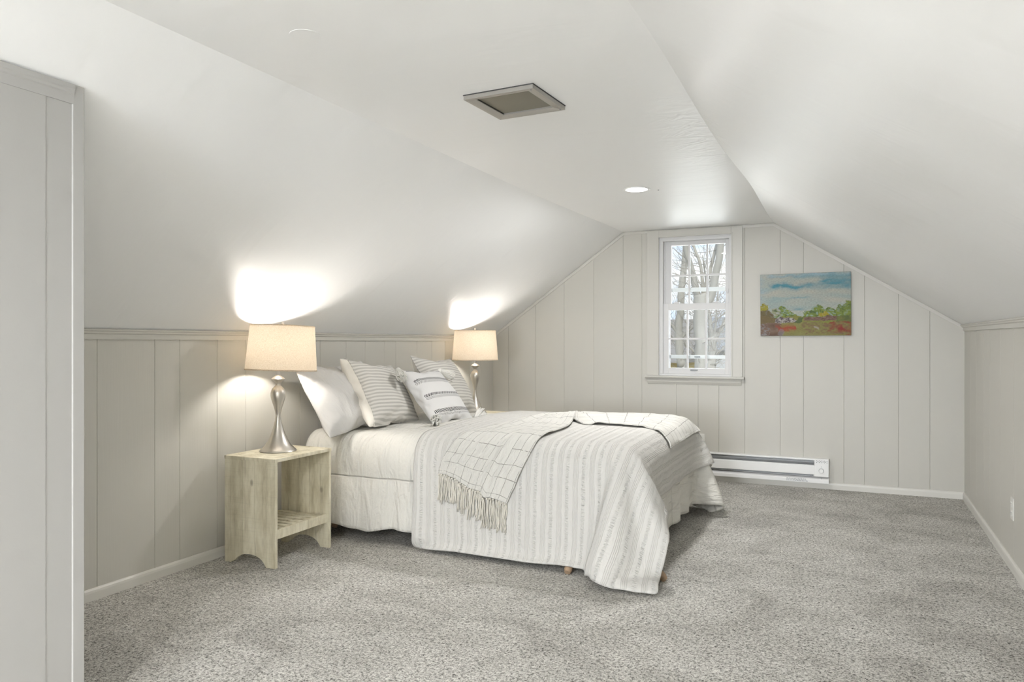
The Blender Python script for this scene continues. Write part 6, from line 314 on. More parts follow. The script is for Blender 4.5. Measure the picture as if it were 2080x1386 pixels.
21,18,-6,8,-498,-6,9,16,19,20,23,24,23,24,23,24,24,23,24,23,24,24,23,24,23,23,23,20,18,3,-10,-485,0,5,9,19,22,23,24,23,24,23,24,24,23,24,23,24,24,23,24,23,24,21,18,18,13,-5,-496,10,5,-2,19,22,23,24,23,24,23,24,23,24,24,23,24,24,23,24,23,23,
19,15,16,22,4,-505,6,-1,6,19,23,23,24,23,24,23,24,23,24,24,23,24,24,23,24,23,23,16,18,20,18,9,-516,-1,6,14,17,23,23,24,23,24,23,24,23,24,24,23,24,23,24,23,24,23,20,19,17,14,11,-533,8,15,19,11,23,23,24,23,24,23,24,24,23,24,23,24,23,24,23,24,
23,22,19,13,9,13,-533,14,19,13,12,23,23,24,23,24,23,24,23,24,24,23,24,23,24,23,24,23,22,20,10,14,16,-540,18,9,12,22,21,24,23,23,24,23,24,23,24,24,23,24,23,23,24,23,24,22,22,15,14,15,-547,11,11,17,22,23,23,23,24,23,23,24,23,24,23,24,23,24,
23,24,23,23,23,22,18,15,14,-558,12,15,20,22,23,23,24,23,23,23,24,23,24,23,24,23,23,24,23,24,23,23,22,19,16,14,-565,14,17,21,22,24,23,23,24,23,24,21,24,23,23,24,23,24,23,23,24,23,23,23,21,16,16,-574,15,20,22,23,24,23,24,23,23,24,22,22,24,22,
23,23,23,24,23,24,23,24,23,22,18,16,-581,17,22,23,24,23,24,23,23,23,23,24,21,23,24,22,21,23,23,24,23,24,23,24,23,21,17,-588,20,23,24,23,24,23,24,22,23,23,24,23,22,22,23,19,22,24,23,24,23,24,23,24,23,20,-594,24,23,24,23,23,24,23,22,23,23,23,
24,23,23,21,16,23,23,24,23,24,23,24,23,24,23,120,0,0,0,0,0,1,0,1,0,0,4,-4,-3,-1,2,-1,-2,-3,3,1,1,0,0,0,0,0,0,0,1,19,1,-1,2,2,1,0,-2,-1,7,0,-1,-1,-2,-4,-1,-2,3,2,-1,-2,3,0,1,1,0,-2,-23,0,22,13,3,-1,4,3,2,0,-2,6,0,-1,0,-2,-3,-3,1,1,0,-3,0,2,
0,0,-1,-4,-14,-23,0,22,16,11,4,0,6,5,3,1,1,-3,-7,5,3,-1,-2,-1,-6,4,0,0,-1,-2,-2,-5,-12,-16,-23,0,23,16,14,9,6,4,3,3,2,1,-2,-6,2,5,2,0,-1,-4,-3,4,-2,-3,-4,-6,-9,-14,-17,-23,0,22,17,16,11,8,5,3,3,4,2,1,-3,-2,5,2,0,1,-1,-1,-4,-4,-5,-5,-7,-12,
-15,-17,-24,-1,21,19,17,14,8,6,4,3,3,4,3,1,0,1,-1,0,0,-1,-3,-4,-4,-4,-6,-9,-13,-16,-18,-25,0,19,19,19,17,9,6,4,3,4,3,2,3,1,0,0,-1,-1,-2,-3,-3,-4,-4,-6,-10,-15,-18,-19,-23,0,18,18,19,20,11,7,4,3,3,3,3,1,2,0,0,-1,-1,-2,-3,-2,-3,-6,-4,-13,-17,
-19,-20,-22,0,25,19,17,17,11,9,4,3,3,2,2,2,1,0,0,-1,-1,-1,-2,-2,-4,-1,-15,-10,-19,-20,-20,-20,2,27,20,14,14,13,12,5,3,2,2,2,1,1,0,0,-1,0,-1,-2,-1,-2,-4,-11,-18,-21,-21,-19,-18,4,28,20,6,14,15,16,8,3,2,1,2,1,0,0,0,0,-1,0,-1,-2,-3,-4,-10,-23,
-19,-15,-19,-23,7,23,23,15,5,14,15,11,3,2,1,1,1,0,0,0,0,0,-1,-1,-2,-3,-4,-9,-23,-18,-14,-21,-26,4,27,22,21,10,5,15,12,3,2,1,0,1,0,0,0,0,-1,-1,-1,-2,-2,-4,-8,-19,-21,-15,-22,-26,3,24,23,24,13,10,5,14,3,1,1,1,0,0,0,0,0,-1,-1,-1,-2,-2,-4,-8,
-13,-19,-21,-24,-24,1,26,23,22,14,9,13,8,1,1,1,0,0,1,0,0,0,-1,-1,-1,-3,-2,-5,-11,-7,-17,-23,-23,-23,1,24,23,19,15,14,10,5,1,1,1,1,0,1,0,0,0,-1,-1,-1,-3,-3,-3,-8,-10,-14,-22,-23,-26,5,20,22,12,17,19,9,3,2,1,1,1,1,0,1,0,-1,-1,-1,-1,-3,-3,-4,
-6,-12,-15,-18,-22,-27,1,24,22,19,15,14,6,3,2,1,2,1,1,1,0,0,-1,-1,-1,-2,-3,-3,-3,-7,-13,-18,-14,-20,-26,1,19,22,23,16,11,5,3,2,2,2,1,2,0,1,-1,0,-2,-2,-2,-2,-3,-4,-5,-16,-13,-15,-20,-26,2,20,23,22,13,8,5,3,3,2,2,2,2,1,0,0,-1,-2,-2,-2,-3,-3,
-4,-5,-10,-15,-17,-20,-24,1,23,22,19,11,7,5,3,3,3,3,2,2,1,1,0,-1,-2,-3,-3,-3,-3,-4,-5,-9,-13,-19,-20,-22,1,25,21,16,10,6,4,5,3,4,2,2,1,2,1,0,-1,-2,-3,-3,-3,-4,-3,-5,-8,-11,-20,-19,-21,0,27,18,15,8,6,5,5,3,2,2,1,2,2,0,-1,-1,-5,2,-3,-3,-3,-4,
-4,-6,-11,-16,-19,-22,0,26,17,12,8,5,5,5,2,1,2,1,1,0,-3,-6,4,0,-1,-1,-3,-2,-3,-3,-4,-8,-15,-18,-22,-1,25,16,10,4,4,2,-2,5,4,3,2,-1,-1,-2,-8,4,-1,-5,2,0,-1,-1,-2,-2,-3,-12,-16,-23,-1,23,13,4,2,1,-1,-2,5,4,1,0,-1,-1,2,0,-2,-3,-6,2,2,0,-1,0,
-1,-1,-2,-14,-23,-2,22,2,1,0,-1,0,-2,4,3,0,-1,0,-1,0,2,-1,-2,-5,2,1,1,0,0,-1,1,1,-1,-23,-2,0,1,0,1,0,0,1,0,1,1,2,0,-1,-2,-1,-1,1,0,-1,0,0,1,0,0,0,0,0,0,-21,0,0,-1,-1,0,1,2,-2,-1,4,3,-2,-1,-6,-3,-2,-1,0,2,4,4,-1,-1,0,1,1,-2,-12,-3,-1,-2,-1,
0,1,-3,-1,2,3,2,-1,-7,-2,-1,0,0,2,3,4,-1,-1,2,3,14,-1,-15,-10,-4,-3,-3,-2,-2,-1,-1,0,2,2,1,-6,2,3,-4,0,1,1,2,1,4,5,11,17,-1,-17,-13,-8,-4,-4,-3,-3,-2,-2,3,-5,-1,0,-1,9,0,-4,0,2,1,3,4,5,8,15,18,-1,-18,-15,-10,-6,-4,-4,-3,-4,-1,-5,-2,-1,0,0,
4,4,-4,3,3,3,4,4,6,10,20,19,-3,-19,-16,-11,-8,-5,-4,-3,-4,-4,-3,-2,-1,-1,-1,0,1,4,4,3,4,4,5,7,13,18,18,1,-19,-18,-13,-8,-6,-4,-3,-3,-4,-2,-3,-1,-1,-1,0,2,3,3,4,4,4,4,9,14,20,16,5,-19,-21,-14,-10,-6,-4,-4,-2,-3,-3,-2,-1,-1,-1,1,1,3,3,3,4,3,
5,10,15,17,20,3,-20,-18,-15,-11,-7,-4,-4,-2,-3,-2,-1,-2,0,-1,1,1,3,2,3,3,3,5,16,17,11,20,4,-21,-17,-15,-13,-8,-4,-3,-3,-2,-1,-2,-1,0,0,0,2,1,3,2,2,4,6,16,10,18,22,4,-22,-11,-18,-17,-10,-4,-2,-3,-1,-2,-1,-1,0,0,1,1,2,1,2,3,3,6,12,12,22,23,6,
-23,-17,-11,-16,-17,-3,-2,-2,-1,-2,0,-1,0,0,1,1,1,2,1,3,4,7,11,15,23,22,6,-23,-21,-18,-14,-12,-3,-2,-2,-1,-1,0,-1,0,0,1,1,1,1,2,3,4,8,13,14,23,21,9,-24,-23,-21,-14,-9,-4,-2,-2,-1,0,-1,0,0,0,1,1,1,1,2,2,4,10,15,15,19,23,7,-22,-23,-23,-15,-7,
-4,-3,-2,-1,0,-1,0,0,0,1,1,1,1,2,2,4,14,19,16,10,23,7,-23,-23,-23,-14,-7,-3,-3,-1,-2,-1,0,-1,1,0,1,1,1,1,2,2,4,18,15,12,15,22,4,-23,-23,-19,-16,-6,-3,-2,-2,-1,-2,0,-1,0,1,1,1,2,1,2,2,3,13,14,16,19,21,-2,-22,-18,-14,-21,-6,-3,-2,-2,-2,-1,-1,
-1,0,1,2,1,2,2,2,3,3,9,14,19,22,20,-7,-19,-13,-20,-20,-6,-2,-2,-3,-2,-2,-2,0,0,1,2,2,2,2,3,2,4,7,13,21,19,17,-2,-15,-21,-21,-9,-10,-2,-3,-3,-2,-2,-2,-2,1,1,2,2,3,3,2,4,3,6,10,18,19,18,3,-21,-20,-16,-10,-6,-3,-3,-3,-3,-3,-3,-1,0,2,2,3,3,3,3,
3,4,5,9,16,18,19,-1,-20,-18,-13,-8,-5,-4,-3,-3,-4,-3,-4,0,1,1,2,3,3,4,3,3,4,4,9,13,17,19,-2,-19,-16,-11,-6,-4,-4,-3,-3,-3,-2,6,-1,-2,-1,-1,1,3,3,3,3,3,4,6,12,17,17,-3,-18,-13,-7,-5,-3,-3,-2,-2,0,0,4,6,-1,-4,-3,-3,1,2,2,2,2,3,4,9,14,18,-3,
-16,-9,-4,-3,-2,-1,-1,1,3,-2,1,6,3,-1,-4,-6,-2,1,0,2,1,2,2,3,11,17,-1,-13,-3,-1,-1,0,0,0,3,2,-3,-1,2,3,6,-3,-7,-3,0,0,0,0,1,1,1,3,13,2,-1,-1,0,1,0,0,1,3,3,-4,-2,0,0,-1,11,-9,-3,0,0,0,0,0,0,-1,1,1,])
PRECT=([1538, 3],[-0.3598, -0.2583, -0.0879],0.001,[
0,1,1,1,1,0,1,0,1,0,0,0,0,0,0,0,0,-1,0,-1,0,-1,0,-1,-1,22,-2,-1,1,1,1,1,0,-1,-1,0,1,1,2,0,-1,-2,-1,0,0,1,0,0,-1,2,22,-2,-2,0,0,1,0,1,-1,-1,0,1,1,1,0,-1,-1,0,0,0,1,-1,0,2,1,23,-2,-2,-1,-1,0,0,0,0,0,0,0,1,0,0,0,0,0,0,1,-1,1,1,2,1,23,-2,-2,-1,
-1,-1,0,0,0,0,0,0,0,0,0,0,1,0,0,0,0,1,2,2,1,23,-2,-2,-1,-2,-1,0,0,0,0,0,0,0,0,1,0,0,0,0,0,1,1,2,2,1,23,-2,-2,-1,-2,-1,0,0,0,0,0,0,0,0,0,0,0,1,0,0,1,1,2,1,2,22,-1,-2,-1,-1,-2,0,-1,0,1,0,0,0,0,0,0,0,0,0,1,1,1,2,1,2,22,-1,-2,-2,-1,-1,-1,0,0,0,
0,0,0,0,1,0,0,0,0,1,1,1,2,1,2,22,-1,-2,-2,-1,-1,-1,0,0,0,0,0,0,0,0,0,1,0,0,1,1,1,2,2,1,22,-1,-2,-2,-2,0,-1,0,0,0,0,0,0,0,0,0,0,0,1,0,2,1,2,2,1,22,-2,-1,-2,-2,0,-1,0,0,0,0,0,0,0,0,0,0,0,1,0,2,2,1,1,2,22,-3,-1,-1,-2,0,-1,0,0,0,0,0,0,0,0,0,0,
0,1,0,2,2,0,2,1,23,-3,-1,-2,-1,0,-1,0,0,0,0,0,0,0,0,0,0,0,0,1,2,1,1,1,2,23,-6,-1,0,0,0,-1,0,0,0,0,0,0,0,0,0,0,0,0,2,1,0,1,1,3,21,-5,-1,1,0,0,0,-1,0,1,0,0,0,0,0,-1,0,0,0,2,1,0,1,0,4,13,3,0,0,0,0,0,0,0,0,0,0,0,0,0,0,0,0,0,-1,1,2,1,0,-3,18,5,
0,0,0,0,0,0,0,0,0,0,0,0,0,0,0,0,0,-1,0,2,1,1,-10,24,4,2,0,0,0,0,0,0,0,0,0,0,0,0,0,0,0,0,-1,0,0,-1,-2,-3,23,3,4,0,0,0,0,0,0,0,0,0,0,0,0,0,0,0,0,-2,0,0,-1,-2,-3,23,4,3,1,0,0,0,0,0,0,0,0,0,0,0,0,0,0,0,-2,-1,-1,0,-2,-2,23,3,1,2,2,0,0,0,0,0,0,0,
0,0,0,0,0,0,0,-1,-2,-1,-2,-1,-1,23,3,1,1,3,0,0,0,0,0,0,0,0,0,0,0,0,0,0,-1,-2,-1,-2,-1,-1,23,2,1,2,2,1,0,0,0,0,0,0,0,0,0,0,0,0,-1,-1,-1,-1,-2,-1,-1,23,1,2,2,2,1,0,0,0,0,0,0,0,0,0,0,0,-1,0,-1,-1,-1,-2,-1,-1,23,1,2,2,2,0,1,0,0,0,0,0,0,0,0,0,
-1,0,0,-1,-1,-1,-2,-1,-1,23,1,2,2,1,1,1,0,0,0,0,0,0,-1,0,0,0,0,0,-1,-1,-1,-2,-1,-2,24,1,2,2,1,1,0,0,0,0,0,0,0,0,0,0,0,-1,0,0,-1,-1,-2,-1,-2,23,2,2,2,1,0,0,0,0,0,0,0,0,0,0,0,0,0,0,-1,0,-1,-2,-1,-2,23,2,2,2,0,0,0,0,0,0,0,0,0,0,0,0,-1,0,0,0,0,
0,-2,-1,-2,23,2,2,0,0,-1,0,0,0,-1,-1,1,1,1,0,-1,-1,0,1,0,1,0,0,-2,-2,23,2,0,-1,-1,0,0,0,-1,-1,-1,1,2,1,0,-1,-1,-1,1,1,1,0,1,0,-2,23,-1,-1,-1,-1,-1,0,0,0,-1,0,0,0,0,0,0,0,1,0,0,1,1,1,1,1,-698,0,0,1,1,1,0,0,0,1,1,0,-2,-2,-1,0,0,0,1,0,0,0,0,
22,-2,0,0,1,0,0,0,1,0,1,1,-3,-1,0,0,0,0,0,1,0,0,2,22,-2,-1,0,0,0,0,0,0,0,0,0,-1,0,0,0,1,0,0,0,0,2,1,23,-2,-1,-1,0,-1,0,0,0,0,0,0,0,0,0,1,0,0,0,0,1,2,1,23,-2,-1,-1,-1,0,0,0,0,0,0,0,0,0,0,0,0,0,1,0,1,2,2,22,-2,-1,-2,0,0,-1,0,0,0,0,0,0,0,0,1,
0,0,0,0,2,2,1,23,-2,-1,-2,0,-1,0,0,0,0,0,0,0,0,0,0,0,0,1,0,2,2,1,23,-2,-1,-2,-1,0,0,0,0,0,0,0,0,0,0,0,0,0,0,1,2,2,1,23,-2,-1,-2,-1,0,0,0,0,0,0,0,0,0,0,0,0,0,0,1,2,1,2,23,-2,-1,-2,-1,0,0,0,0,0,0,0,0,0,0,0,0,0,0,1,1,2,2,23,-2,-1,-2,-1,0,0,0,
-1,0,0,0,0,1,0,0,0,0,0,1,1,2,2,22,-1,-1,-2,-1,0,0,0,0,-1,0,0,1,0,0,0,0,0,0,1,1,1,2,23,-1,-1,-1,-2,0,0,0,0,0,0,0,0,0,0,0,0,0,0,1,1,1,2,23,-1,-1,-1,-2,0,0,0,0,0,0,0,0,0,0,0,0,0,0,1,0,2,2,23,-1,-2,-1,-1,0,0,0,0,0,0,0,0,0,0,0,0,0,0,1,-1,0,-1,
26,1,-2,-1,0,0,0,0,0,0,0,0,0,0,0,0,0,0,0,1,0,-1,-1,23,1,1,-1,0,0,0,0,0,0,0,0,0,0,0,0,0,0,0,1,-1,0,-1,22,1,1,0,0,0,0,0,0,0,0,0,0,0,0,0,0,0,0,-2,0,-1,1,22,-1,1,3,0,0,0,0,0,0,0,0,0,0,0,0,0,0,0,-2,-1,-1,-1,22,1,2,2,1,0,0,0,0,0,0,0,0,0,0,1,0,0,
-1,-2,-2,0,-1,21,2,2,1,2,0,0,0,0,0,0,0,0,0,1,0,0,0,-1,-2,-2,0,-2,22,2,2,1,2,0,0,0,0,0,0,0,0,0,1,0,0,0,-1,-2,-2,-1,-2,23,2,2,1,2,0,0,0,0,0,0,0,0,0,0,0,0,0,-1,-1,-2,-1,-2,23,2,2,1,2,0,0,0,0,0,0,0,0,0,0,0,0,0,-1,-1,-2,-1,-2,23,2,2,1,1,1,0,0,0,
0,0,0,0,0,0,0,0,-1,0,-1,-2,-1,-2,23,2,2,1,1,0,0,0,1,0,0,0,0,0,0,0,-1,0,0,-1,-2,-1,-2,23,2,2,1,0,1,0,0,0,0,0,0,0,0,0,0,0,0,-1,0,-2,-1,-2,23,2,2,0,1,0,0,0,0,0,0,0,0,0,0,0,0,0,0,-1,-1,-1,-2,23,2,1,1,0,0,0,0,0,0,0,0,0,0,0,0,0,0,0,-1,0,-1,-2,23,
2,0,0,0,0,0,-1,-1,1,1,0,-1,-1,1,0,1,0,0,0,0,0,-2,23,0,-1,0,0,0,-1,-3,2,1,0,0,0,-1,-2,2,1,1,0,0,0,1,0,0,22,21,22,21,22,21,22,22,21,22,21,22,21,22,21,22,21,22,21,22,22,21,22,21,-514,18,22,21,22,21,22,22,21,22,21,22,22,21,22,21,22,21,22,22,21,
22,22,21,18,-508,18,18,22,21,22,22,21,22,22,21,22,22,21,22,21,22,22,21,22,21,22,22,20,17,-504,19,17,20,21,22,21,22,22,21,22,22,21,22,22,21,22,22,21,22,22,21,21,19,16,-499,19,18,18,20,22,21,22,22,21,22,22,21,22,22,21,22,22,21,22,22,21,20,17,
16,-494,18,19,17,20,21,21,22,22,21,22,22,21,22,22,21,22,22,21,22,22,20,18,17,17,-489,15,20,19,17,21,21,22,22,21,22,22,21,22,22,21,22,22,21,22,21,20,16,17,17,-484,13,19,20,19,19,21,22,22,21,22,22,21,22,22,21,22,22,21,22,21,19,16,16,17,-480,
12,17,19,20,20,21,22,21,22,22,21,22,22,22,21,22,22,21,22,20,19,17,16,14,-474,11,16,18,19,21,21,22,21,22,22,21,22,22,21,22,22,21,22,21,20,19,16,16,14,-469,12,14,16,19,21,21,22,21,22,22,21,22,22,21,22,22,21,22,21,19,17,17,16,13,-463,14,13,14,
17,21,21,22,21,22,22,21,22,22,21,22,22,21,22,21,16,20,15,14,15,-458,17,13,11,14,20,22,22,21,22,22,21,22,22,21,22,22,21,22,21,18,15,12,15,17,-452,18,13,12,9,20,22,22,21,22,22,21,22,22,21,22,22,21,22,20,18,11,13,14,19,-447,8,13,14,15,21,21,
22,21,22,22,21,22,22,21,22,22,21,22,19,19,15,15,14,11,-437,-4,13,15,18,21,21,22,21,22,22,21,22,22,21,22,22,21,22,18,18,15,17,17,5,-418,-17,8,16,20,20,21,22,21,22,22,21,22,22,21,22,22,21,22,12,19,19,17,15,-9,-409,-6,5,16,21,20,20,22,21,22,
22,21,22,22,21,22,22,21,22,11,14,19,18,17,11,-432,9,-3,15,20,20,21,22,21,22,22,21,22,22,21,22,22,21,22,15,10,13,15,16,24,-442,7,7,16,17,21,21,22,21,22,22,21,22,22,21,22,22,21,22,18,14,12,14,17,21,-450,11,12,14,15,21,21,22,21,22,22,21,22,22,
21,22,22,21,22,20,16,15,13,18,18,-457,19,14,13,10,19,22,22,21,22,22,21,22,22,21,22,22,21,22,20,19,16,16,16,16,-463,18,15,11,16,18,22,22,21,22,22,21,22,22,21,22,22,21,22,21,19,18,16,16,15,-468,15,15,16,19,16,22,22,21,22,22,21,22,22,21,22,22,
22,21,21,20,19,17,16,14,-473,14,16,19,15,21,21,22,21,22,22,22,21,22,22,21,22,22,21,21,21,19,18,16,14,-477,13,16,17,20,21,21,22,22,21,22,22,21,22,22,21,22,22,21,22,20,20,18,17,14,-482,14,17,17,20,22,21,22,22,21,22,22,21,22,22,21,22,22,21,22,
21,20,19,17,14,-486,15,17,18,20,22,21,22,22,21,22,22,21,22,22,21,22,22,21,22,21,21,19,17,16,-492,16,18,18,21,22,21,22,22,21,22,22,21,22,22,21,22,22,21,22,22,21,18,19,16,-497,17,17,20,22,22,21,22,22,21,22,22,21,22,22,21,22,22,21,22,22,21,20,
18,17,-502,17,19,22,21,22,22,21,22,22,21,22,21,22,22,21,22,22,21,22,22,21,22,19,17,-508,18,21,22,22,21,22,22,21,22,21,22,22,21,22,21,22,21,22,22,21,22,22,21,18,-514,22,21,22,21,22,21,22,21,22,22,21,22,21,22,21,22,21,22,21,22,21,22,22,21,
-496,22,21,22,22,21,22,21,22,22,21,22,21,22,21,22,22,21,22,21,22,22,21,-473,19,22,22,21,22,22,21,22,22,21,22,21,22,21,22,22,21,22,22,21,22,20,-471,19,21,21,22,22,21,22,22,21,22,22,21,22,22,21,22,22,21,22,22,20,20,-467,18,19,21,22,22,21,22,
22,21,22,22,21,22,22,21,22,22,21,22,21,21,19,-463,17,18,20,22,22,21,22,22,21,22,22,21,22,22,21,22,22,21,22,21,20,19,-459,17,16,20,21,22,21,22,22,21,22,22,21,22,22,21,22,22,21,22,21,19,17,-456,16,17,20,21,22,21,22,22,21,22,22,21,22,22,21,22,
22,21,22,20,18,16,-453,17,17,19,21,22,21,22,22,21,22,22,21,22,22,21,22,22,21,22,19,16,15,-447,15,19,18,20,22,21,22,22,21,22,22,21,22,22,21,22,22,21,22,16,14,15,-439,14,16,19,20,22,21,22,22,21,22,22,21,22,22,21,22,22,21,21,13,15,16,-433,13,
14,18,20,22,21,22,22,21,22,22,21,22,22,21,22,22,21,21,14,14,14,-427,14,12,16,19,22,21,22,22,21,22,22,21,22,22,21,22,22,21,20,10,14,15,-419,13,11,15,18,22,21,22,22,21,22,22,21,22,22,21,22,22,21,20,8,12,14,-416,13,14,16,16,22,21,22,21,22,22,
22,21,22,22,21,22,22,21,20,12,7,11,-409,12,18,15,11,21,22,22,21,22,22,22,21,22,22,21,22,22,21,20,16,13,13,-412,7,10,14,16,21,22,22,21,22,22,22,21,22,22,21,22,22,21,19,17,15,13,-403,8,2,9,17,21,22,22,21,22,22,22,21,22,22,21,22,22,21,17,16,
17,15,-411,12,10,3,18,21,22,22,21,22,22,22,21,22,22,21,22,22,20,12,15,16,18,-414,9,10,14,18,21,22,22,21,22,22,22,21,22,22,21,22,22,20,14,11,14,15,-416,12,14,19,15,21,22,22,21,22,22,22,21,22,22,21,22,22,20,16,15,11,16,-426,14,15,18,19,21,22,
22,21,22,22,22,21,22,22,21,22,22,18,16,20,12,18,-435,15,16,18,20,21,22,22,21,22,22,22,21,22,22,21,22,22,17,20,20,15,17,-441,15,16,19,20,21,22,22,21,22,22,22,21,22,22,21,22,22,21,19,18,17,16,-444,16,15,19,21,22,21,22,21,22,22,22,21,22,22,21,
22,22,21,20,19,17,16,-447,15,16,20,21,22,21,22,21,22,22,22,21,22,22,21,22,22,21,21,19,18,15,-452,16,18,20,22,22,21,22,21,22,22,22,21,22,22,21,22,22,21,21,21,18,16,-458,17,19,21,22,22,21,22,22,21,22,22,21,22,22,21,22,22,21,22,20,20,17,-463,
18,20,21,22,22,21,22,22,21,22,22,21,22,22,21,22,22,21,22,21,20,18,-467,19,21,21,22,22,21,22,22,21,22,22,21,22,22,21,22,22,21,22,21,21,19,-470,19,22,22,21,22,22,21,22,21,22,22,21,22,21,22,22,21,22,22,21,22,20,-474,22,21,22,22,21,22,21,22,21,
22,22,21,22,21,22,21,22,22,21,22,22,21,87,0,0,0,0,0,0,0,0,1,0,0,0,0,0,0,0,0,0,0,0,0,1,0,0,-2,17,2,0,-1,-1,-1,2,3,2,0,-1,-3,-2,-1,2,2,2,0,-2,-2,-1,0,1,-17,-1,16,11,3,0,0,0,-1,3,1,1,-1,-1,-3,0,2,1,0,-1,-2,-1,0,0,-8,-19,-1,14,13,9,4,1,1,0,1,0,
1,0,-1,0,-1,1,-1,-1,-1,-1,-1,-1,-6,-10,-20,-1,13,13,12,7,3,1,1,1,0,1,0,0,0,-1,0,-1,-2,0,-1,-1,-5,-9,-12,-19,-1,16,10,13,10,5,1,1,1,0,1,0,0,0,-1,0,-1,-1,-1,-1,-2,-6,-13,-13,-19,0,19,9,10,12,8,2,2,0,1,0,0,0,0,0,-1,-1,0,-1,-2,-4,-8,-15,-14,
-17,0,22,11,9,9,11,3,1,1,0,1,0,0,0,-1,0,-1,0,-1,-3,-5,-10,-15,-14,-18,1,23,13,11,9,8,3,2,1,0,1,0,0,0,-1,0,0,-1,-1,-3,-7,-11,-14,-14,-20,1,24,14,13,9,7,4,1,1,1,0,0,0,0,0,0,0,-1,-1,-4,-8,-12,-14,-14,-22,2,22,17,14,11,6,3,2,1,1,1,0,0,0,0,0,0,
-1,-1,-4,-10,-14,-14,-15,-21,2,20,17,17,14,5,3,2,1,1,0,1,-1,0,1,0,0,0,-2,-5,-14,-11,-15,-16,-20,3,17,16,19,17,6,3,1,1,1,0,1,0,0,0,1,0,0,-2,-6,-12,-15,-18,-16,-17,3,15,18,17,20,7,3,1,1,0,1,0,0,1,0,1,0,1,-2,-8,-12,-19,-17,-16,-16,4,23,17,17,
15,6,3,2,1,0,0,0,1,0,1,1,0,1,-2,-9,-11,-16,-16,-16,-22,7,24,17,15,13,6,5,1,1,0,0,0,1,0,1,1,1,1,-1,-12,-12,-16,-13,-14,-25,12,17,19,15,10,7,6,2,0,0,0,0,1,1,1,0,1,2,-3,-18,-11,-11,-13,-15,-24,6,23,21,14,5,9,9,2,0,0,0,0,1,1,0,1,1,1,-3,-19,-16,
-10,-12,-12,-20,3,22,21,15,10,7,6,2,0,0,1,0,1,0,1,0,1,1,-2,-16,-19,-18,-15,-15,-3,-2,23,21,14,13,7,5,1,0,0,1,0,1,0,0,1,1,1,-3,-12,-17,-18,-16,-14,-9,0,21,18,16,15,8,3,1,0,1,0,1,0,0,0,0,1,1,-2,-9,-14,-17,-17,-12,-16,0,15,17,17,19,10,2,1,1,0,
1,0,0,0,0,0,0,0,-2,-7,-11,-14,-15,-15,-18,-1,16,16,18,16,10,2,1,0,1,0,1,0,0,-1,0,0,-1,-2,-5,-10,-12,-14,-15,-20,-1,20,16,14,10,14,1,0,1,1,0,1,0,0,-1,0,-1,-1,-2,-4,-8,-12,-13,-14,-21,-1,22,14,11,15,7,2,1,0,1,1,0,0,0,-1,0,-1,-1,-2,-4,-6,-10,
-13,-14,-21,-1,22,15,13,9,4,4,1,0,1,0,1,0,0,-1,-1,0,-1,-2,-3,-6,-9,-12,-13,-20,-2,21,14,13,8,4,2,1,1,0,1,0,0,0,-1,0,-1,-1,-1,-3,-5,-7,-12,-12,-20,-2,20,13,12,7,4,1,1,1,0,0,0,0,0,0,-1,0,-1,-1,-2,-3,-7,-11,-13,-18,-2,19,12,12,5,2,1,1,0,0,1,0,
0,0,-1,0,0,-1,-1,-1,-2,-5,-11,-12,-17,-2,19,12,8,2,1,0,1,0,1,0,0,1,-1,0,0,-1,0,0,-1,-1,-2,-8,-12,-17,-2,19,11,1,0,0,0,1,0,-1,-1,2,2,0,0,-1,-2,-1,2,0,0,0,-2,-10,-18,-2,19,0,0,0,0,1,0,-1,-1,-1,1,3,1,1,-2,-2,-2,2,1,1,0,0,-1,-18,-2,0,1,0,0,0,1,
0,0,0,0,0,0,0,0,0,0,0,0,0,0,0,0,0,0,-18,-1,-1,1,1,1,-1,0,0,1,1,0,-4,-2,-1,-1,1,1,2,1,2,1,0,-3,-9,-2,-1,0,0,1,-1,1,0,2,-1,-3,-2,0,0,1,1,2,1,1,2,8,-2,-11,-6,-2,-2,0,-1,0,0,0,0,-1,-1,0,1,1,1,1,2,1,1,6,9,1,-11,-10,-5,-1,-2,-1,-1,0,0,-1,0,1,0,1,
1,1,2,1,1,4,6,10,5,-13,-12,-6,-3,-2,-1,-1,0,0,0,0,0,1,1,1,1,1,1,2,4,8,12,8,-13,-15,-8,-4,-2,-1,-1,-1,0,0,0,0,1,1,0,1,1,1,3,5,11,13,5,-13,-14,-9,-5,-2,-2,-1,0,-1,0,1,0,0,1,0,1,1,1,3,8,12,14,3,-14,-12,-11,-5,-3,-2,-1,0,0,-1,1,0,0,0,1,1,0,1,4,
11,14,15,0,-14,-12,-12,-7,-3,-1,-1,-1,0,0,0,0,0,0,1,1,0,1,5,14,16,16,-2,-16,-15,-10,-7,-5,-1,-1,0,0,0,0,0,0,0,0,1,0,2,6,17,16,15,0,-17,-17,-12,-8,-4,-1,-1,0,0,0,0,0,0,0,1,0,0,2,7,16,16,17,3,-17,-18,-15,-9,-4,-1,-1,0,1,-1,0,0,1,0,0,0,1,1,9,
19,17,15,3,-18,-18,-16,-11,-4,-1,0,0,1,-1,0,0,1,0,0,0,1,2,9,20,18,16,-2,-18,-16,-15,-14,-3,-1,0,1,0,0,0,0,0,0,0,0,1,3,8,18,20,19,-2,-18,-12,-16,-19,-4,0,0,1,0,0,0,0,0,0,0,0,0,4,9,14,17,18,11,-21,-19,-17,-14,-4,0,1,0,1,0,0,-1,0,1,-1,0,0,5,
11,13,16,17,16,-21,-21,-20,-13,-4,0,1,0,1,0,0,-1,0,0,0,0,0,5,13,14,15,15,12,-17,-20,-21,-13,-3,0,1,0,0,0,0,0,0,0,-1,0,1,6,19,15,14,13,3,-20,-19,-17,-11,-3,1,0,0,0,0,0,0,0,-1,0,0,1,7,17,19,16,16,-11,-18,-17,-9,-16,-3,1,0,0,0,-1,0,0,0,0,0,-1,
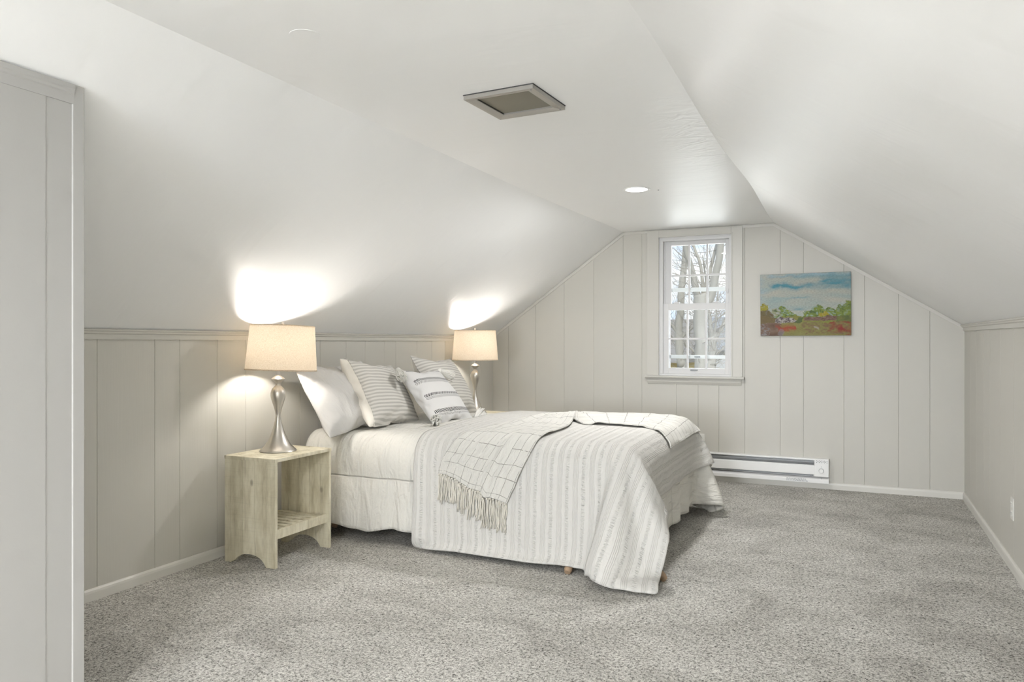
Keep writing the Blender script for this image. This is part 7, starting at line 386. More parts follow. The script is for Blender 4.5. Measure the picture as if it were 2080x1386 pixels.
2,8,14,15,19,15,-12,-16,-15,-12,-12,-2,0,0,0,0,-1,0,0,0,0,0,-1,2,10,15,9,17,13,-7,-15,-15,-12,-9,-2,-1,0,0,-1,0,0,0,0,0,0,-1,1,12,9,9,15,14,-3,-15,-15,-11,-7,-2,-1,0,-1,0,-1,0,0,0,0,0,0,2,5,10,11,13,15,-1,-14,-16,-10,-6,-2,-1,0,-1,-1,0,0,0,
0,0,0,1,1,4,8,10,14,14,1,-16,-15,-8,-4,-2,-1,-1,-1,0,-1,0,0,0,0,1,1,1,3,6,9,13,15,-2,-14,-13,-6,-4,-1,-1,-1,-1,-1,0,0,0,0,0,1,1,1,2,5,7,12,14,-1,-13,-11,-5,-2,-2,-1,-1,-1,-1,0,0,0,0,1,0,1,1,2,3,7,9,13,0,-12,-8,-4,-1,-1,-2,-1,-1,0,0,0,0,0,0,
1,1,0,2,2,4,9,12,0,-10,-6,-2,-1,-1,-1,-2,0,0,0,0,0,0,0,1,1,0,1,1,2,7,10,2,-9,-1,-1,-1,-1,0,1,1,-3,0,0,0,2,-1,0,0,0,1,0,1,1,9,3,-1,0,-1,-1,0,1,3,-2,-2,-1,0,1,1,2,-2,-1,0,0,0,1,0,0,])
SKY,SUN,REAR,GABLE,EXPO,BULB=0.9,1.6,165.0,18.0,0.52,235.0
def decode(d):
    shape, lo, q, vals = d
    e = np.moveaxis(np.array(vals).reshape([3]+list(shape[:-1])), 0, -1)
    e = np.cumsum(np.cumsum(e, 1), 0) if e.ndim == 3 else np.cumsum(e, 0)
    return e*q + np.array(lo)

# ------------------------------------------------------------------ helpers
def tag(o, label=None, cat=None, group=None, kind=None):
    if label: o['label'] = label
    if cat: o['category'] = cat
    if group: o['group'] = group
    if kind: o['kind'] = kind
    return o
def empty(name, loc=(0,0,0), rz=0.0, **k):
    o = bpy.data.objects.new(name, None); COL.objects.link(o)
    o.location = loc; o.rotation_euler = (0,0,rz); o.empty_display_size = .05
    return tag(o, **k)
def mesh_obj(name, me, mat=None, parent=None, smooth=False, **k):
    o = bpy.data.objects.new(name, me); COL.objects.link(o)
    if mat is not None and not me.materials: me.materials.append(mat)
    if parent: o.parent = parent
    if smooth: me.polygons.foreach_set('use_smooth', [True]*len(me.polygons))
    return tag(o, **k)
def obj(name, bm, mat=None, parent=None, smooth=False, **k):
    bmesh.ops.recalc_face_normals(bm, faces=bm.faces[:])
    me = bpy.data.meshes.new(name); bm.to_mesh(me); bm.free()
    return mesh_obj(name, me, mat, parent, smooth, **k)
def pyobj(name, vs, fs, mat=None, parent=None, smooth=False, **k):
    me = bpy.data.meshes.new(name); me.from_pydata([tuple(map(float,v)) for v in vs], [], fs); me.update()
    return mesh_obj(name, me, mat, parent, smooth, **k)
def sharp(o, deg=35):
    me = o.data; bm = bmesh.new(); bm.from_mesh(me)
    for e in bm.edges:
        if len(e.link_faces)==2 and e.calc_face_angle(0) > math.radians(deg): e.smooth = False
    for f in bm.faces: f.smooth = True
    bm.to_mesh(me); bm.free(); return o
def box(bm, x0,x1,y0,y1,z0,z1, bev=0.0, seg=2):
    r = bmesh.ops.create_cube(bm, size=1)
    vs = r['verts']
    for v in vs:
        v.co = ((x0+x1)/2+v.co.x*(x1-x0), (y0+y1)/2+v.co.y*(y1-y0), (z0+z1)/2+v.co.z*(z1-z0))
    if bev>0:
        es = list({e for v in vs for e in v.link_edges})
        bmesh.ops.bevel(bm, geom=es, offset=bev, segments=seg, affect='EDGES', profile=.5)
    return vs
def boxobj(name, b, mat, parent=None, bev=.0, **k):
    bm = bmesh.new(); box(bm, *b, bev=bev); return obj(name, bm, mat, parent, **k)
def lathe(bm, prof, seg=48, cx=0, cy=0, closed=False):
    rings=[]
    for r,z in prof:
        if r < 1e-5: rings.append([bm.verts.new((cx,cy,z))])
        else: rings.append([bm.verts.new((cx+r*math.cos(2*PI*i/seg), cy+r*math.sin(2*PI*i/seg), z)) for i in range(seg)])
    for a,b in zip(rings, rings[1:]):
        for i in range(seg):
            j=(i+1)%seg
            if len(a)==1 and len(b)==1: continue
            if len(a)==1: bm.faces.new((a[0],b[i],b[j]))
            elif len(b)==1: bm.faces.new((a[i],b[0],a[j]))
            else: bm.faces.new((a[i],b[i],b[j],a[j]))
def tube(bm, pts, rad, seg=6, cap=True):
    pts=[Vector(p) for p in pts]; n=len(pts)
    if not hasattr(rad,'__len__'): rad=[rad]*n
    rings=[]; up=Vector((.31,.53,.79)).normalized()
    for i,p in enumerate(pts):
        d=(pts[min(i+1,n-1)]-pts[max(i-1,0)])
        d = d.normalized() if d.length>1e-9 else Vector((0,0,1))
        a=d.cross(up); a = a.normalized() if a.length>1e-4 else d.orthogonal().normalized()
        b=d.cross(a)
        rings.append([bm.verts.new(p+rad[i]*(math.cos(2*PI*k/seg)*a+math.sin(2*PI*k/seg)*b)) for k in range(seg)])
    for a,b in zip(rings, rings[1:]):
        for k in range(seg): bm.faces.new((a[k],a[(k+1)%seg],b[(k+1)%seg],b[k]))
    if cap:
        bm.faces.new(rings[0][::-1]); bm.faces.new(rings[-1])
def sweep(bm, prof, p0, p1, nrm, up=(0,0,1)):
    """extrude a closed (out, up) profile from p0 to p1; nrm is the outward direction"""
    p0=Vector(p0);p1=Vector(p1);nrm=Vector(nrm).normalized();up=Vector(up).normalized()
    A=[bm.verts.new(p0+a*nrm+b*up) for a,b in prof]; B=[bm.verts.new(p1+a*nrm+b*up) for a,b in prof]
    n=len(prof)
    for i in range(n): bm.faces.new((A[i],A[(i+1)%n],B[(i+1)%n],B[i]))
    bm.faces.new(A[::-1]); bm.faces.new(B)
def sstep(a,b,x):
    t=max(0,min(1,(x-a)/(b-a))); return t*t*(3-2*t)

# ------------------------------------------------------------------ materials
class NT:
    def __init__(s, name):
        s.m=bpy.data.materials.new(name); s.m.use_nodes=True; s.t=s.m.node_tree; s.t.nodes.clear()
        s.out=s.n('ShaderNodeOutputMaterial')
    def n(s, typ, ins=None, **attrs):
        nd=s.t.nodes.new(typ)
        for k,v in attrs.items(): setattr(nd,k,v)
        for k,v in (ins or {}).items(): s.set(nd,k,v)
        return nd
    def set(s, nd, k, v):
        sock=nd.inputs[k]
        if isinstance(v, bpy.types.NodeSocket): s.t.links.new(v, sock)
        else: sock.default_value = v
    def math(s, op, a, b=None, c=None, clamp=False):
        nd=s.n('ShaderNodeMath', operation=op, use_clamp=clamp); s.set(nd,0,a)
        if b is not None: s.set(nd,1,b)
        if c is not None: s.set(nd,2,c)
        return nd.outputs[0]
    def coord(s, kind='Object'): return s.n('ShaderNodeTexCoord').outputs[kind]
    def noise(s, vec, scale, detail=2, rough=.5, dist=0.0, dim='3D'):
        nd=s.n('ShaderNodeTexNoise', {'Scale':scale,'Detail':detail,'Roughness':rough,'Distortion':dist}); 
        if vec is not None: s.set(nd,'Vector',vec)
        return nd
    def mapping(s, vec, scale=(1,1,1), rot=(0,0,0), loc=(0,0,0)):
        return s.n('ShaderNodeMapping', {'Vector':vec,'Scale':scale,'Rotation':rot,'Location':loc}).outputs[0]
    def ramp(s, fac, stops, interp='LINEAR'):
        nd=s.n('ShaderNodeValToRGB'); cr=nd.color_ramp; cr.interpolation=interp
        while len(cr.elements)<len(stops): cr.elements.new(.5)
        for e,(p,c) in zip(cr.elements, stops):
            e.position=p; e.color = c if len(c)==4 else (*c,1)
        s.set(nd,0,fac); return nd.outputs[0]
    def mix(s, fac, a, b, blend='MIX'):
        nd=s.n('ShaderNodeMix', data_type='RGBA', blend_type=blend)
        s.set(nd,0,fac); s.set(nd,6,a if isinstance(a,bpy.types.NodeSocket) else (*a,1)[:4]); s.set(nd,7,b if isinstance(b,bpy.types.NodeSocket) else (*b,1)[:4])
        return nd.outputs[2]
    def bump(s, h, strength, dist=.01, normal=None):
        nd=s.n('ShaderNodeBump', {'Height':h,'Strength':strength,'Distance':dist})
        if normal is not None: s.set(nd,'Normal',normal)
        return nd.outputs[0]
    def bsdf(s, color, rough=.6, metal=0.0, spec=.5, normal=None, **k):
        nd=s.n('ShaderNodeBsdfPrincipled')
        s.set(nd,'Base Color', color if isinstance(color,bpy.types.NodeSocket) else (*color,1)[:4])
        s.set(nd,'Roughness',rough); s.set(nd,'Metallic',metal); s.set(nd,'Specular IOR Level',spec)
        for kk,v in k.items(): s.set(nd,kk.replace('_',' '),v)
        if normal is not None: s.set(nd,'Normal',normal)
        return nd.outputs[0]
    def done(s, sh):
        s.t.links.new(sh, s.out.inputs[0]); return s.m
def simple(name, color, rough=.6, metal=0.0, spec=.5, bump=None):
    t=NT(name); nrm=None
    if bump:
        sc,st=bump; nrm=t.bump(t.noise(t.coord(),sc,3).outputs[0],st,.004)
    return t.done(t.bsdf(color,rough,metal,spec,nrm))

WALLC=(.565,.55,.502); CEILC=(.875,.878,.878)
def mat_wall():
    t=NT('panel_paint'); c=t.coord()
    g=t.noise(t.mapping(c,(90,90,3)),1,4,.6).outputs[0]
    col=t.mix(t.math('MULTIPLY',t.noise(t.mapping(c,(5,5,.8)),1,2).outputs[0],.25),WALLC,(.535,.52,.472))
    return t.done(t.bsdf(col,.42,0,.4,t.bump(g,.12,.004)))
def mat_ceiling():
    t=NT('ceiling_paint'); c=t.coord()
    big=t.noise(t.mapping(c,(1.1,1.4,1.1)),1,1,.5).outputs[0]
    mid=t.noise(t.mapping(c,(3.0,8.0,3.0)),1,2,.55,.6).outputs[0]
    # torn paper and taping ridges along the right hand crease
    sx=t.n('ShaderNodeSeparateXYZ',{0:c}); x=sx.outputs[0]; y=sx.outputs[1]
    d=t.math('ABSOLUTE',t.math('ADD',x,.68))
    near=t.math('SUBTRACT',1,t.math('DIVIDE',d,.20),clamp=True)
    yy=t.math('SUBTRACT',1,t.math('DIVIDE',t.math('ABSOLUTE',t.math('SUBTRACT',y,3.65)),.9),clamp=True)
    fine=t.noise(t.mapping(c,(5,9,5)),1,2,.6,1.0).outputs[0]
    rid=t.math('MULTIPLY',t.math('MULTIPLY',t.math('ABSOLUTE',t.math('SUBTRACT',fine,.5)),2.0),t.math('MULTIPLY',near,yy))
    h=t.math('ADD',t.math('MULTIPLY',big,.020),t.math('ADD',t.math('MULTIPLY',mid,.0030),t.math('MULTIPLY',rid,.022)))
    mark=t.math('MULTIPLY',t.math('SUBTRACT',mid,.66,clamp=True),1.2)
    col=t.mix(mark,CEILC,(.74,.735,.72))
    return t.done(t.bsdf(col,.46,0,.45,t.bump(h,1.0,1.0)))
def mat_carpet():
    t=NT('carpet_pile'); c=t.coord()
    n1=t.noise(c,128,3,.72,.9).outputs[0]
    n0=t.noise(c,62,1,.5,.5).outputs[0]
    f=t.math('ADD',t.math('MULTIPLY',n1,.78),t.math('MULTIPLY',n0,.22))
    patch=t.noise(t.mapping(c,(1.6,1.9,1),(0,0,.5)),1.5,5,.62,.9).outputs[0]
    base=t.ramp(f,[(.35,(.075,.07,.062)),(.44,(.33,.318,.292)),(.515,(.605,.588,.55)),(.61,(.80,.785,.74))])  # dark end paints the shade between tufts into the colour
    pc=t.ramp(patch,[(.36,(.80,.795,.785)),(.47,(.94,.94,.93)),(.54,(1.0,1.0,.995)),(.64,(1.09,1.09,1.09))])
    col=t.mix(1.0,base,pc,'MULTIPLY')
    return t.done(t.bsdf(col,.95,0,.1,t.bump(f,.8,.012)))
def mat_cloth(name,color,rough=.9,weave=900,ws=.15,wr=None,sheen=.1):
    t=NT(name); c=t.coord()
    if wr: nrm=t.bump(t.noise(t.mapping(c,wr[0]),1,4,.55,.5).outputs[0],wr[1],wr[2])
    else: nrm=t.bump(t.noise(c,weave,2).outputs[0],ws,.002)
    return t.done(t.bsdf(color,rough,0,.2,nrm,Sheen_Weight=sheen))
def mat_wood():
    t=NT('whitewashed_wood'); c=t.coord()
    sx=t.n('ShaderNodeSeparateXYZ',{0:c}); x,y,z=sx.outputs
    gr=t.noise(t.mapping(c,(26,26,3)),1,5,.6,.5).outputs[0]
    wash=t.noise(t.mapping(c,(14,14,4)),1,4,.65,.3).outputs[0]
    # saw marks running across the grain
    saw=t.noise(t.mapping(c,(6,6,150)),1,2,.5).outputs[0]
    kn=t.n('ShaderNodeTexVoronoi',{'Vector':t.mapping(c,(9,9,5.5)),'Scale':1.0}).outputs['Distance']
    knot=t.ramp(kn,[(.0,(1,1,1)),(.06,(.8,.8,.8)),(.13,(0,0,0))])
    col=t.ramp(t.math('ADD',t.math('MULTIPLY',wash,.6),t.math('MULTIPLY',gr,.4)),
        [(.32,(.42,.37,.25)),(.44,(.60,.55,.41)),(.55,(.72,.675,.53)),(.68,(.79,.755,.62))])
    col=t.mix(t.math('MULTIPLY',t.math('SUBTRACT',saw,.52,clamp=True),.55),col,(.30,.27,.20))
    stk=t.ramp(t.noise(t.mapping(c,(38,38,2.2)),1,3,.6,.4).outputs[0],[(.60,(0,0,0)),(.72,(1,1,1))])
    col=t.mix(t.math('MULTIPLY',stk,.5),col,(.27,.225,.15))
    col=t.mix(t.math('MULTIPLY',knot,.7),col,(.17,.13,.08))
    return t.done(t.bsdf(col,.62,0,.3,t.bump(t.math('ADD',gr,t.math('MULTIPLY',saw,.5)),.2,.003)))
def mat_nickel():
    t=NT('brushed_nickel'); c=t.coord()
    g=t.noise(t.mapping(c,(3,3,420)),1,2,.5).outputs[0]
    return t.done(t.bsdf((.60,.565,.51),.36,1.0,.5,t.bump(g,.05,.002)))
def mat_shade():
    t=NT('linen_shade'); c=t.coord()
    a=t.noise(t.mapping(c,(160,160,1100)),1,2,.6).outputs[0]; b=t.noise(t.mapping(c,(900,900,160)),1,2,.6).outputs[0]
    f=t.math('ADD',t.math('MULTIPLY',a,.5),t.math('MULTIPLY',b,.5))
    col=t.ramp(f,[(.36,(.64,.56,.47)),(.5,(.84,.78,.69)),(.64,(.93,.89,.82))])
    d=t.n('ShaderNodeBsdfDiffuse',{'Color':col}).outputs[0]
    tr=t.n('ShaderNodeBsdfTranslucent',{'Color':col}).outputs[0]
    return t.done(t.n('ShaderNodeMixShader',{0:.70,1:d,2:tr}).outputs[0])
def mat_emit(name,color,st):
    t=NT(name); return t.done(t.n('ShaderNodeEmission',{'Color':(*color,1),'Strength':st}).outputs[0])
def mat_glass():
    t=NT('window_glass')
    tr=t.n('ShaderNodeBsdfTransparent',{'Color':(.97,.985,.98,1)}).outputs[0]
    gl=t.n('ShaderNodeBsdfGlossy',{'Roughness':.0,'Color':(1,1,1,1)}).outputs[0]
    f=t.n('ShaderNodeFresnel',{'IOR':1.45}).outputs[0]
    return t.done(t.n('ShaderNodeMixShader',{0:t.math('MULTIPLY',f,.7),1:tr,2:gl}).outputs[0])
def mat_coverlet():
    t=NT('ribbed_coverlet'); uv=t.coord('UV')
    sp=t.n('ShaderNodeSeparateXYZ',{0:uv}); u,v=sp.outputs[0],sp.outputs[1]
    wob=t.noise(t.mapping(uv,(5,9,1)),1,2).outputs[0]
    uu=t.math('ADD',u,t.math('MULTIPLY',wob,.012))
    p=t.math('FRACT',t.math('DIVIDE',uu,.088))
    def line(c,w): return t.math('SUBTRACT',1,t.math('DIVIDE',t.math('ABSOLUTE',t.math('SUBTRACT',p,c)),w),clamp=True)
    lines=None
    for c in (.06,.15,.24,.33): 
        l=line(c,.021); lines=l if lines is None else t.math('MAXIMUM',lines,l)
    band=line(.66,.16); band=t.math('MULTIPLY',band,1.6,clamp=True)
    puck=t.noise(t.mapping(uv,(34,120,1)),1,2,.6,.6).outputs[0]
    puck=t.math('MULTIPLY',t.math('SUBTRACT',puck,.5),t.math('MULTIPLY',band,band))
    fine=t.noise(t.mapping(uv,(500,500,1)),1,2).outputs[0]
    h=t.math('ADD',t.math('MULTIPLY',lines,-.28),t.math('ADD',t.math('MULTIPLY',puck,2.6),t.math('MULTIPLY',fine,.12)))
    wr=t.noise(t.mapping(uv,(14,7,1)),1,3,.6,.7).outputs[0]
    col=t.mix(t.math('MULTIPLY',lines,.26),(.615,.602,.57),(.46,.435,.385))
    col=t.mix(t.math('MULTIPLY',t.math('MULTIPLY',band,t.math('SUBTRACT',.12,puck,clamp=True)),.9),col,(.52,.505,.47))
    return t.done(t.bsdf(col,.9,0,.15,t.bump(t.math('ADD',t.math('MULTIPLY',h,.0055),t.math('MULTIPLY',wr,.011)),1.0,1.0),Sheen_Weight=.1))
def mat_comforter():
    t=NT('comforter_cotton'); uv=t.coord('UV')
    sp=t.n('ShaderNodeSeparateXYZ',{0:uv}); u,v=sp.outputs[0],sp.outputs[1]
    a=t.noise(t.mapping(uv,(14,3.2,1)),1,2,.55,1.0).outputs[0]
    b=t.noise(t.mapping(uv,(60,40,1)),1,3,.6,.5).outputs[0]
    # quilting seams: rows every 0.62 m across, gathered around the stitching
    sv=t.math('ABSOLUTE',t.math('SUBTRACT',t.math('FRACT',t.math('DIVIDE',t.math('SUBTRACT',v,SEAM),.50)),.5))
    seam=t.math('SUBTRACT',sv,.484,clamp=True)
    h=t.math('ADD',t.math('MULTIPLY',a,1.0),t.math('ADD',t.math('MULTIPLY',b,.12),t.math('MULTIPLY',seam,-15)))
    return t.done(t.bsdf((.68,.665,.615),.85,0,.2,t.bump(h,.9,.034),Sheen_Weight=.1))
def mat_throw():
    t=NT('windowpane_throw'); uv=t.coord('UV')
    nw=t.noise(t.mapping(uv,(9,9,1)),1,3).outputs['Color']
    w=t.n('ShaderNodeVectorMath',{0:uv,1:t.n('ShaderNodeVectorMath',{0:nw,1:(.014,.014,0)},operation='MULTIPLY').outputs[0]},operation='ADD').outputs[0]
    sp=t.n('ShaderNodeSeparateXYZ',{0:w}); u,v=sp.outputs[0],sp.outputs[1]
    def ln(s,per,off,wd):
        p=t.math('FRACT',t.math('ADD',t.math('DIVIDE',s,per),off))
        return t.math('LESS_THAN',t.math('ABSOLUTE',t.math('SUBTRACT',p,.5)),wd)
    br1=t.noise(t.mapping(uv,(11,40,1)),1,2).outputs[0]; br2=t.noise(t.mapping(uv,(40,11,1)),1,2).outputs[0]
    l1=t.math('MULTIPLY',ln(u,.112,.0,.016),t.math('GREATER_THAN',br2,.40))
    l2=t.math('MULTIPLY',ln(v,.092,.3,.020),t.math('GREATER_THAN',br1,.40))
    l=t.math('MULTIPLY',t.math('MAXIMUM',l1,l2),t.math('ADD',.45,t.math('MULTIPLY',t.noise(uv,30,1).outputs[0],.7)))
    col=t.mix(l,(.67,.655,.61),(.13,.12,.10))
    fine=t.noise(t.mapping(uv,(420,420,1)),1,2).outputs[0]; wr=t.noise(t.mapping(uv,(9,22,1)),1,4,.6,.8).outputs[0]
    return t.done(t.bsdf(col,.95,0,.1,t.bump(t.math('ADD',t.math('MULTIPLY',fine,.0016),t.math('MULTIPLY',wr,.012)),1.0,1.0),Sheen_Weight=.2))
def mat_stripe():
    t=NT('ticking_stripe'); c=t.coord(); sp=t.n('ShaderNodeSeparateXYZ',{0:c})
    w=t.noise(t.mapping(c,(6,6,6)),1,2).outputs[0]
    p=t.math('FRACT',t.math('DIVIDE',t.math('ADD',sp.outputs[1],t.math('MULTIPLY',w,.006)),.0235))
    f=t.ramp(p,[(.0,(0,0,0)),(.42,(0,0,0)),(.52,(1,1,1)),(.9,(1,1,1)),(1.0,(0,0,0))])
    col=t.mix(f,(.63,.61,.57),(.45,.435,.40))
    wr=t.noise(t.mapping(c,(7,11,7)),1,3,.6,.6).outputs[0]
    return t.done(t.bsdf(col,.9,0,.15,t.bump(t.math('ADD',t.math('MULTIPLY',p,.001),t.math('MULTIPLY',wr,.007)),1.0,1.0),Sheen_Weight=.1))
def mat_embroid():
    t=NT('woven_pillow'); c=t.coord(); sp=t.n('ShaderNodeSeparateXYZ',{0:c}); x,y,z=sp.outputs; y=t.math('SUBTRACT',y,.222)
    front=t.math('GREATER_THAN',z,-.002)
    def band(yc,hw,slant):
        ys=t.math('DIVIDE',t.math('SUBTRACT',y,yc),hw)
        inb=t.math('LESS_THAN',t.math('ABSOLUTE',ys),1)
        xx=t.math('FRACT',t.math('DIVIDE',t.math('ADD',x,t.math('MULTIPLY',ys,slant*hw)),.0125))
        d=t.math('LESS_THAN',t.math('ABSOLUTE',t.math('SUBTRACT',xx,.5)),.26)
        lim=t.math('LESS_THAN',t.math('ABSOLUTE',x),.195)
        return t.math('MULTIPLY',t.math('MULTIPLY',inb,d),t.math('MULTIPLY',lim,front))
    blk=None
    for yc,hw,s in ((.108,.0095,.9),(-.022,.0100,-.9),(-.152,.0125,.25),(.203,.007,.6)):
        b=band(yc,hw,s); blk=b if blk is None else t.math('MAXIMUM',blk,b)
    gry=None
    for yc,hw,s in ((.086,.010,-.9),(-.046,.010,.9),(-.176,.006,.3)):
        b=band(yc,hw,s); gry=b if gry is None else t.math('MAXIMUM',gry,b)
    fine=t.noise(t.mapping(c,(700,160,300)),1,2).outputs[0]
    col=t.mix(t.math('MULTIPLY',t.noise(t.mapping(c,(300,500,300)),1,2).outputs[0],.5),(.66,.65,.635),(.56,.555,.55))
    col=t.mix(t.math('MULTIPLY',gry,.75),col,(.20,.195,.19)); col=t.mix(blk,col,(.018,.018,.02))
    wr=t.noise(t.mapping(c,(8,6,8)),1,3,.5,.5).outputs[0]
    return t.done(t.bsdf(col,.95,0,.1,t.bump(t.math('ADD',t.math('MULTIPLY',fine,.001),t.math('MULTIPLY',wr,.0036)),1.0,1.0),Sheen_Weight=.1))
def mat_vertexpaint():
    t=NT('oil_paint'); a=t.n('ShaderNodeVertexColor'); a.layer_name='paint'
    b=t.noise(t.mapping(t.coord(),(60,60,200)),1,4,.6).outputs[0]
    return t.done(t.bsdf(a.outputs[0],.5,0,.4,t.bump(b,.35,.004)))
SEAM=.30
M=dict(wall=mat_wall(),ceil=mat_ceiling(),carpet=mat_carpet(),wood=mat_wood(),nickel=mat_nickel(),shade=mat_shade(),glass=mat_glass(),
  coverlet=mat_coverlet(),comforter=mat_comforter(),throw=mat_throw(),stripe=mat_stripe(),embroid=mat_embroid(),
  trim=simple('trim_paint',(.575,.56,.515),.38,bump=(40,.05)), base=simple('baseboard_paint',(.66,.645,.60),.4),
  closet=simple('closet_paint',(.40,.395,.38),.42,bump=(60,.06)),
  sash=simple('white_vinyl',(.66,.655,.65),.4), white=simple('white_enamel',(.86,.86,.85),.35), grey=simple('grey_steel',(.30,.31,.32),.5,.3),
  dark=simple('dark_recess',(.05,.05,.05),.7), black=simple('black_plastic',(.012,.012,.012),.5), plastic=simple('outlet_plastic',(.74,.73,.69),.35),
  mattress=mat_cloth('mattress_ticking',(.72,.71,.68)), pcase=mat_cloth('pillowcase_cotton',(.57,.56,.54),wr=((6,4,6),.8,.045)),
  flange=mat_cloth('flange_linen',(.76,.73,.67),wr=((20,20,20),.3,.01)), tassel=mat_cloth('cotton_tassel',(.70,.685,.64),ws=.3),
  fringe=mat_cloth('fringe_yarn',(.66,.63,.56),ws=.3), steel=simple('olive_steel',(.12,.12,.09),.5,.6), peg=simple('tan_wood',(.36,.25,.16),.6,bump=(60,.2)),
  bark=simple('grey_bark',(.42,.395,.345),.9,bump=(14,.7)), twig=simple('twig_bark',(.36,.33,.28),.9),
  ventmetal=simple('aged_aluminium',(.42,.40,.37),.38,.7,bump=(30,.3)), ventpane=simple('smoked_panel',(.17,.155,.115),.35,bump=(5,.2)),
  brass=simple('brass',(.6,.5,.3),.3,1.0))

# ------------------------------------------------------------------ the room
XL,XR,YB,YR=-3.199,.747,6.556,-5.0
ZL,ZR=1.243,1.305           # slope feet
ZC=2.168
SL=.704; SR=.638
def crease_l(y): return -1.945+.05*sstep(4.4,6.5,y)
def crease_r(y): return -.60-.012*math.sin(y*2.1)-.014*sstep(4.6,5.6,y)*(1-sstep(6.0,6.6,y))
XCL,XCR=-1.892,-.612
def ceil_z(x):
    return min(ZC, ZL+(x-XL)*(ZC-ZL)/(XCL-XL), ZR+(XR-x)*(ZC-ZR)/(XR-XCR))
bm=bmesh.new()
box(bm,XL-.15,XR+.15,YR-.15,YB+.15,-.2,0)
obj('floor',bm,M['carpet'],kind='structure',label='grey cut pile carpet, tuft shade painted in as flecks, covering the attic floor')
# ceiling: flat strip between two slopes, one shell 14 cm thick
bm=bmesh.new(); NY=64; rows=[]
for i in range(NY+1):
    y=YR-.1+(YB+.12-YR+.1)*i/NY
    cl,cr=crease_l(y),crease_r(y)
    row=[]
    pts=[(XL-.02,ZL-.014)]
    for k in range(1,8): f=k/8; pts.append((XL+(cl-XL)*f, ZL+(ZC-ZL)*f))
    pts.append((cl,ZC))
    for k in range(1,8): f=k/8; pts.append((cl+(cr-cl)*f, ZC))
    pts.append((cr,ZC))
    for k in range(1,8): f=k/8; pts.append((cr+(XR-cr)*f, ZC+(ZR-ZC)*f))
    pts.append((XR+.02,ZR-.013))
    rows.append((y,pts))
V=[[bm.verts.new((x,y,z)) for x,z in p] for y,p in rows]
U=[[bm.verts.new((x,y,z+.15)) for x,z in p] for y,p in rows]
n=len(V[0])
for i in range(NY):
    for j in range(n-1):
        bm.faces.new((V[i][j],V[i][j+1],V[i+1][j+1],V[i+1][j])); bm.faces.new((U[i][j],U[i+1][j],U[i+1][j+1],U[i][j+1]))
    bm.faces.new((V[i][0],V[i+1][0],U[i+1][0],U[i][0])); bm.faces.new((V[i][-1],U[i][-1],U[i+1][-1],V[i+1][-1]))
for r in (0,NY):
    for j in range(n-1): bm.faces.new((V[r][j],V[r][j+1],U[r][j+1],U[r][j]))
sharp(obj('ceiling',bm,M['ceil'],kind='structure',label='white sloped attic ceiling with a flat centre strip'),15)

def plank_wall(name, seams, a0, a1, z0, top, place, thick, hole=None, extra=(), **k):
    """a board wall with V grooves; place(a, d, z) -> xyz, d is the depth behind the face"""
    brk={a0:0.0,a1:0.0}
    for s in seams: brk[s-.0017]=0.; brk[s]=.004; brk[s+.0017]=0.
    for e in extra: brk.setdefault(e,0.)
    if hole: brk.setdefault(hole[0],0.); brk.setdefault(hole[1],0.)
    A=sorted(brk); bm=bmesh.new()
    def q(*p): bm.faces.new([bm.verts.new(place(*x)) for x in p])
    for a,b in zip(A,A[1:]):
        spans=[(z0,top)]
        if hole and a>=hole[0]-1e-6 and b<=hole[1]+1e-6: spans=[(z0,hole[2]),(hole[3],top)]
        for lo,hi in spans:
            la=lo(a) if callable(lo) else lo; lb=lo(b) if callable(lo) else lo
            ha=hi(a) if callable(hi) else hi; hb=hi(b) if callable(hi) else hi
            q((a,brk[a],la),(b,brk[b],lb),(b,brk[b],hb),(a,brk[a],ha))
            q((a,thick,la),(a,thick,ha),(b,thick,hb),(b,thick,lb))
            q((a,brk[a],ha),(b,brk[b],hb),(b,thick,hb),(a,thick,ha)); q((a,brk[a],la),(a,thick,la),(b,thick,lb),(b,brk[b],lb))
    for a in (a0,a1):
        h=top(a) if callable(top) else top
        q((a,0,z0),(a,0,h),(a,thick,h),(a,thick,z0))
    if hole:
        for a in hole[:2]: q((a,0,hole[2]),(a,0,hole[3]),(a,thick,hole[3]),(a,thick,hole[2]))
    bmesh.ops.remove_doubles(bm,verts=bm.verts[:],dist=1e-5)
    return obj(name,bm,M['wall'],kind='structure',**k)
lseams=[1.75,2.05,2.371,2.686,2.84,3.092,3.305,3.772,3.967,4.245,4.468,4.71,4.862,5.168,5.40,5.62,5.83,6.07,6.30]
plank_wall('wall_left',lseams,YR,YB+.1,0,ZL+.003,lambda a,d,z:(XL-d,a,z),.12,label='low greige plank knee wall behind the bed head')
rseams=[4.35,4.62,5.02,5.38,5.62,5.95,6.22,4.05,3.7,3.3,3.0]
plank_wall('wall_right',rseams,YR,YB+.1,0,ZR+.003,lambda a,d,z:(XR+d,a,z),.12,label='low greige plank knee wall on the right')
WX0,WX1,WZ0,WZ1=-1.578,-.945,.887,2.105
bseams=[-3.032,-2.75,-2.462,-2.174,-1.896,-1.725,-1.42,-1.232,-1.058,-.845,-.563,-.384,-.083,.066,.305,.519]
plank_wall('wall_back',bseams,XL,XR,0,lambda x:ceil_z(x)+.004,lambda a,d,z:(a,YB+d,z),.14,hole=(WX0,WX1,WZ0,WZ1),extra=(XCL,XCR),label='greige plank gable wall with the window')
# rear gable wall behind the camera, with an opening added for the fill light
RW=(-1.9,.0,.75,1.65)
plank_wall('wall_rear',[],XL,XR,0,lambda x:ceil_z(x)+.004,lambda a,d,z:(a,YR-d,z),.14,hole=RW,extra=(XCL,XCR),label='greige gable wall behind the camera')
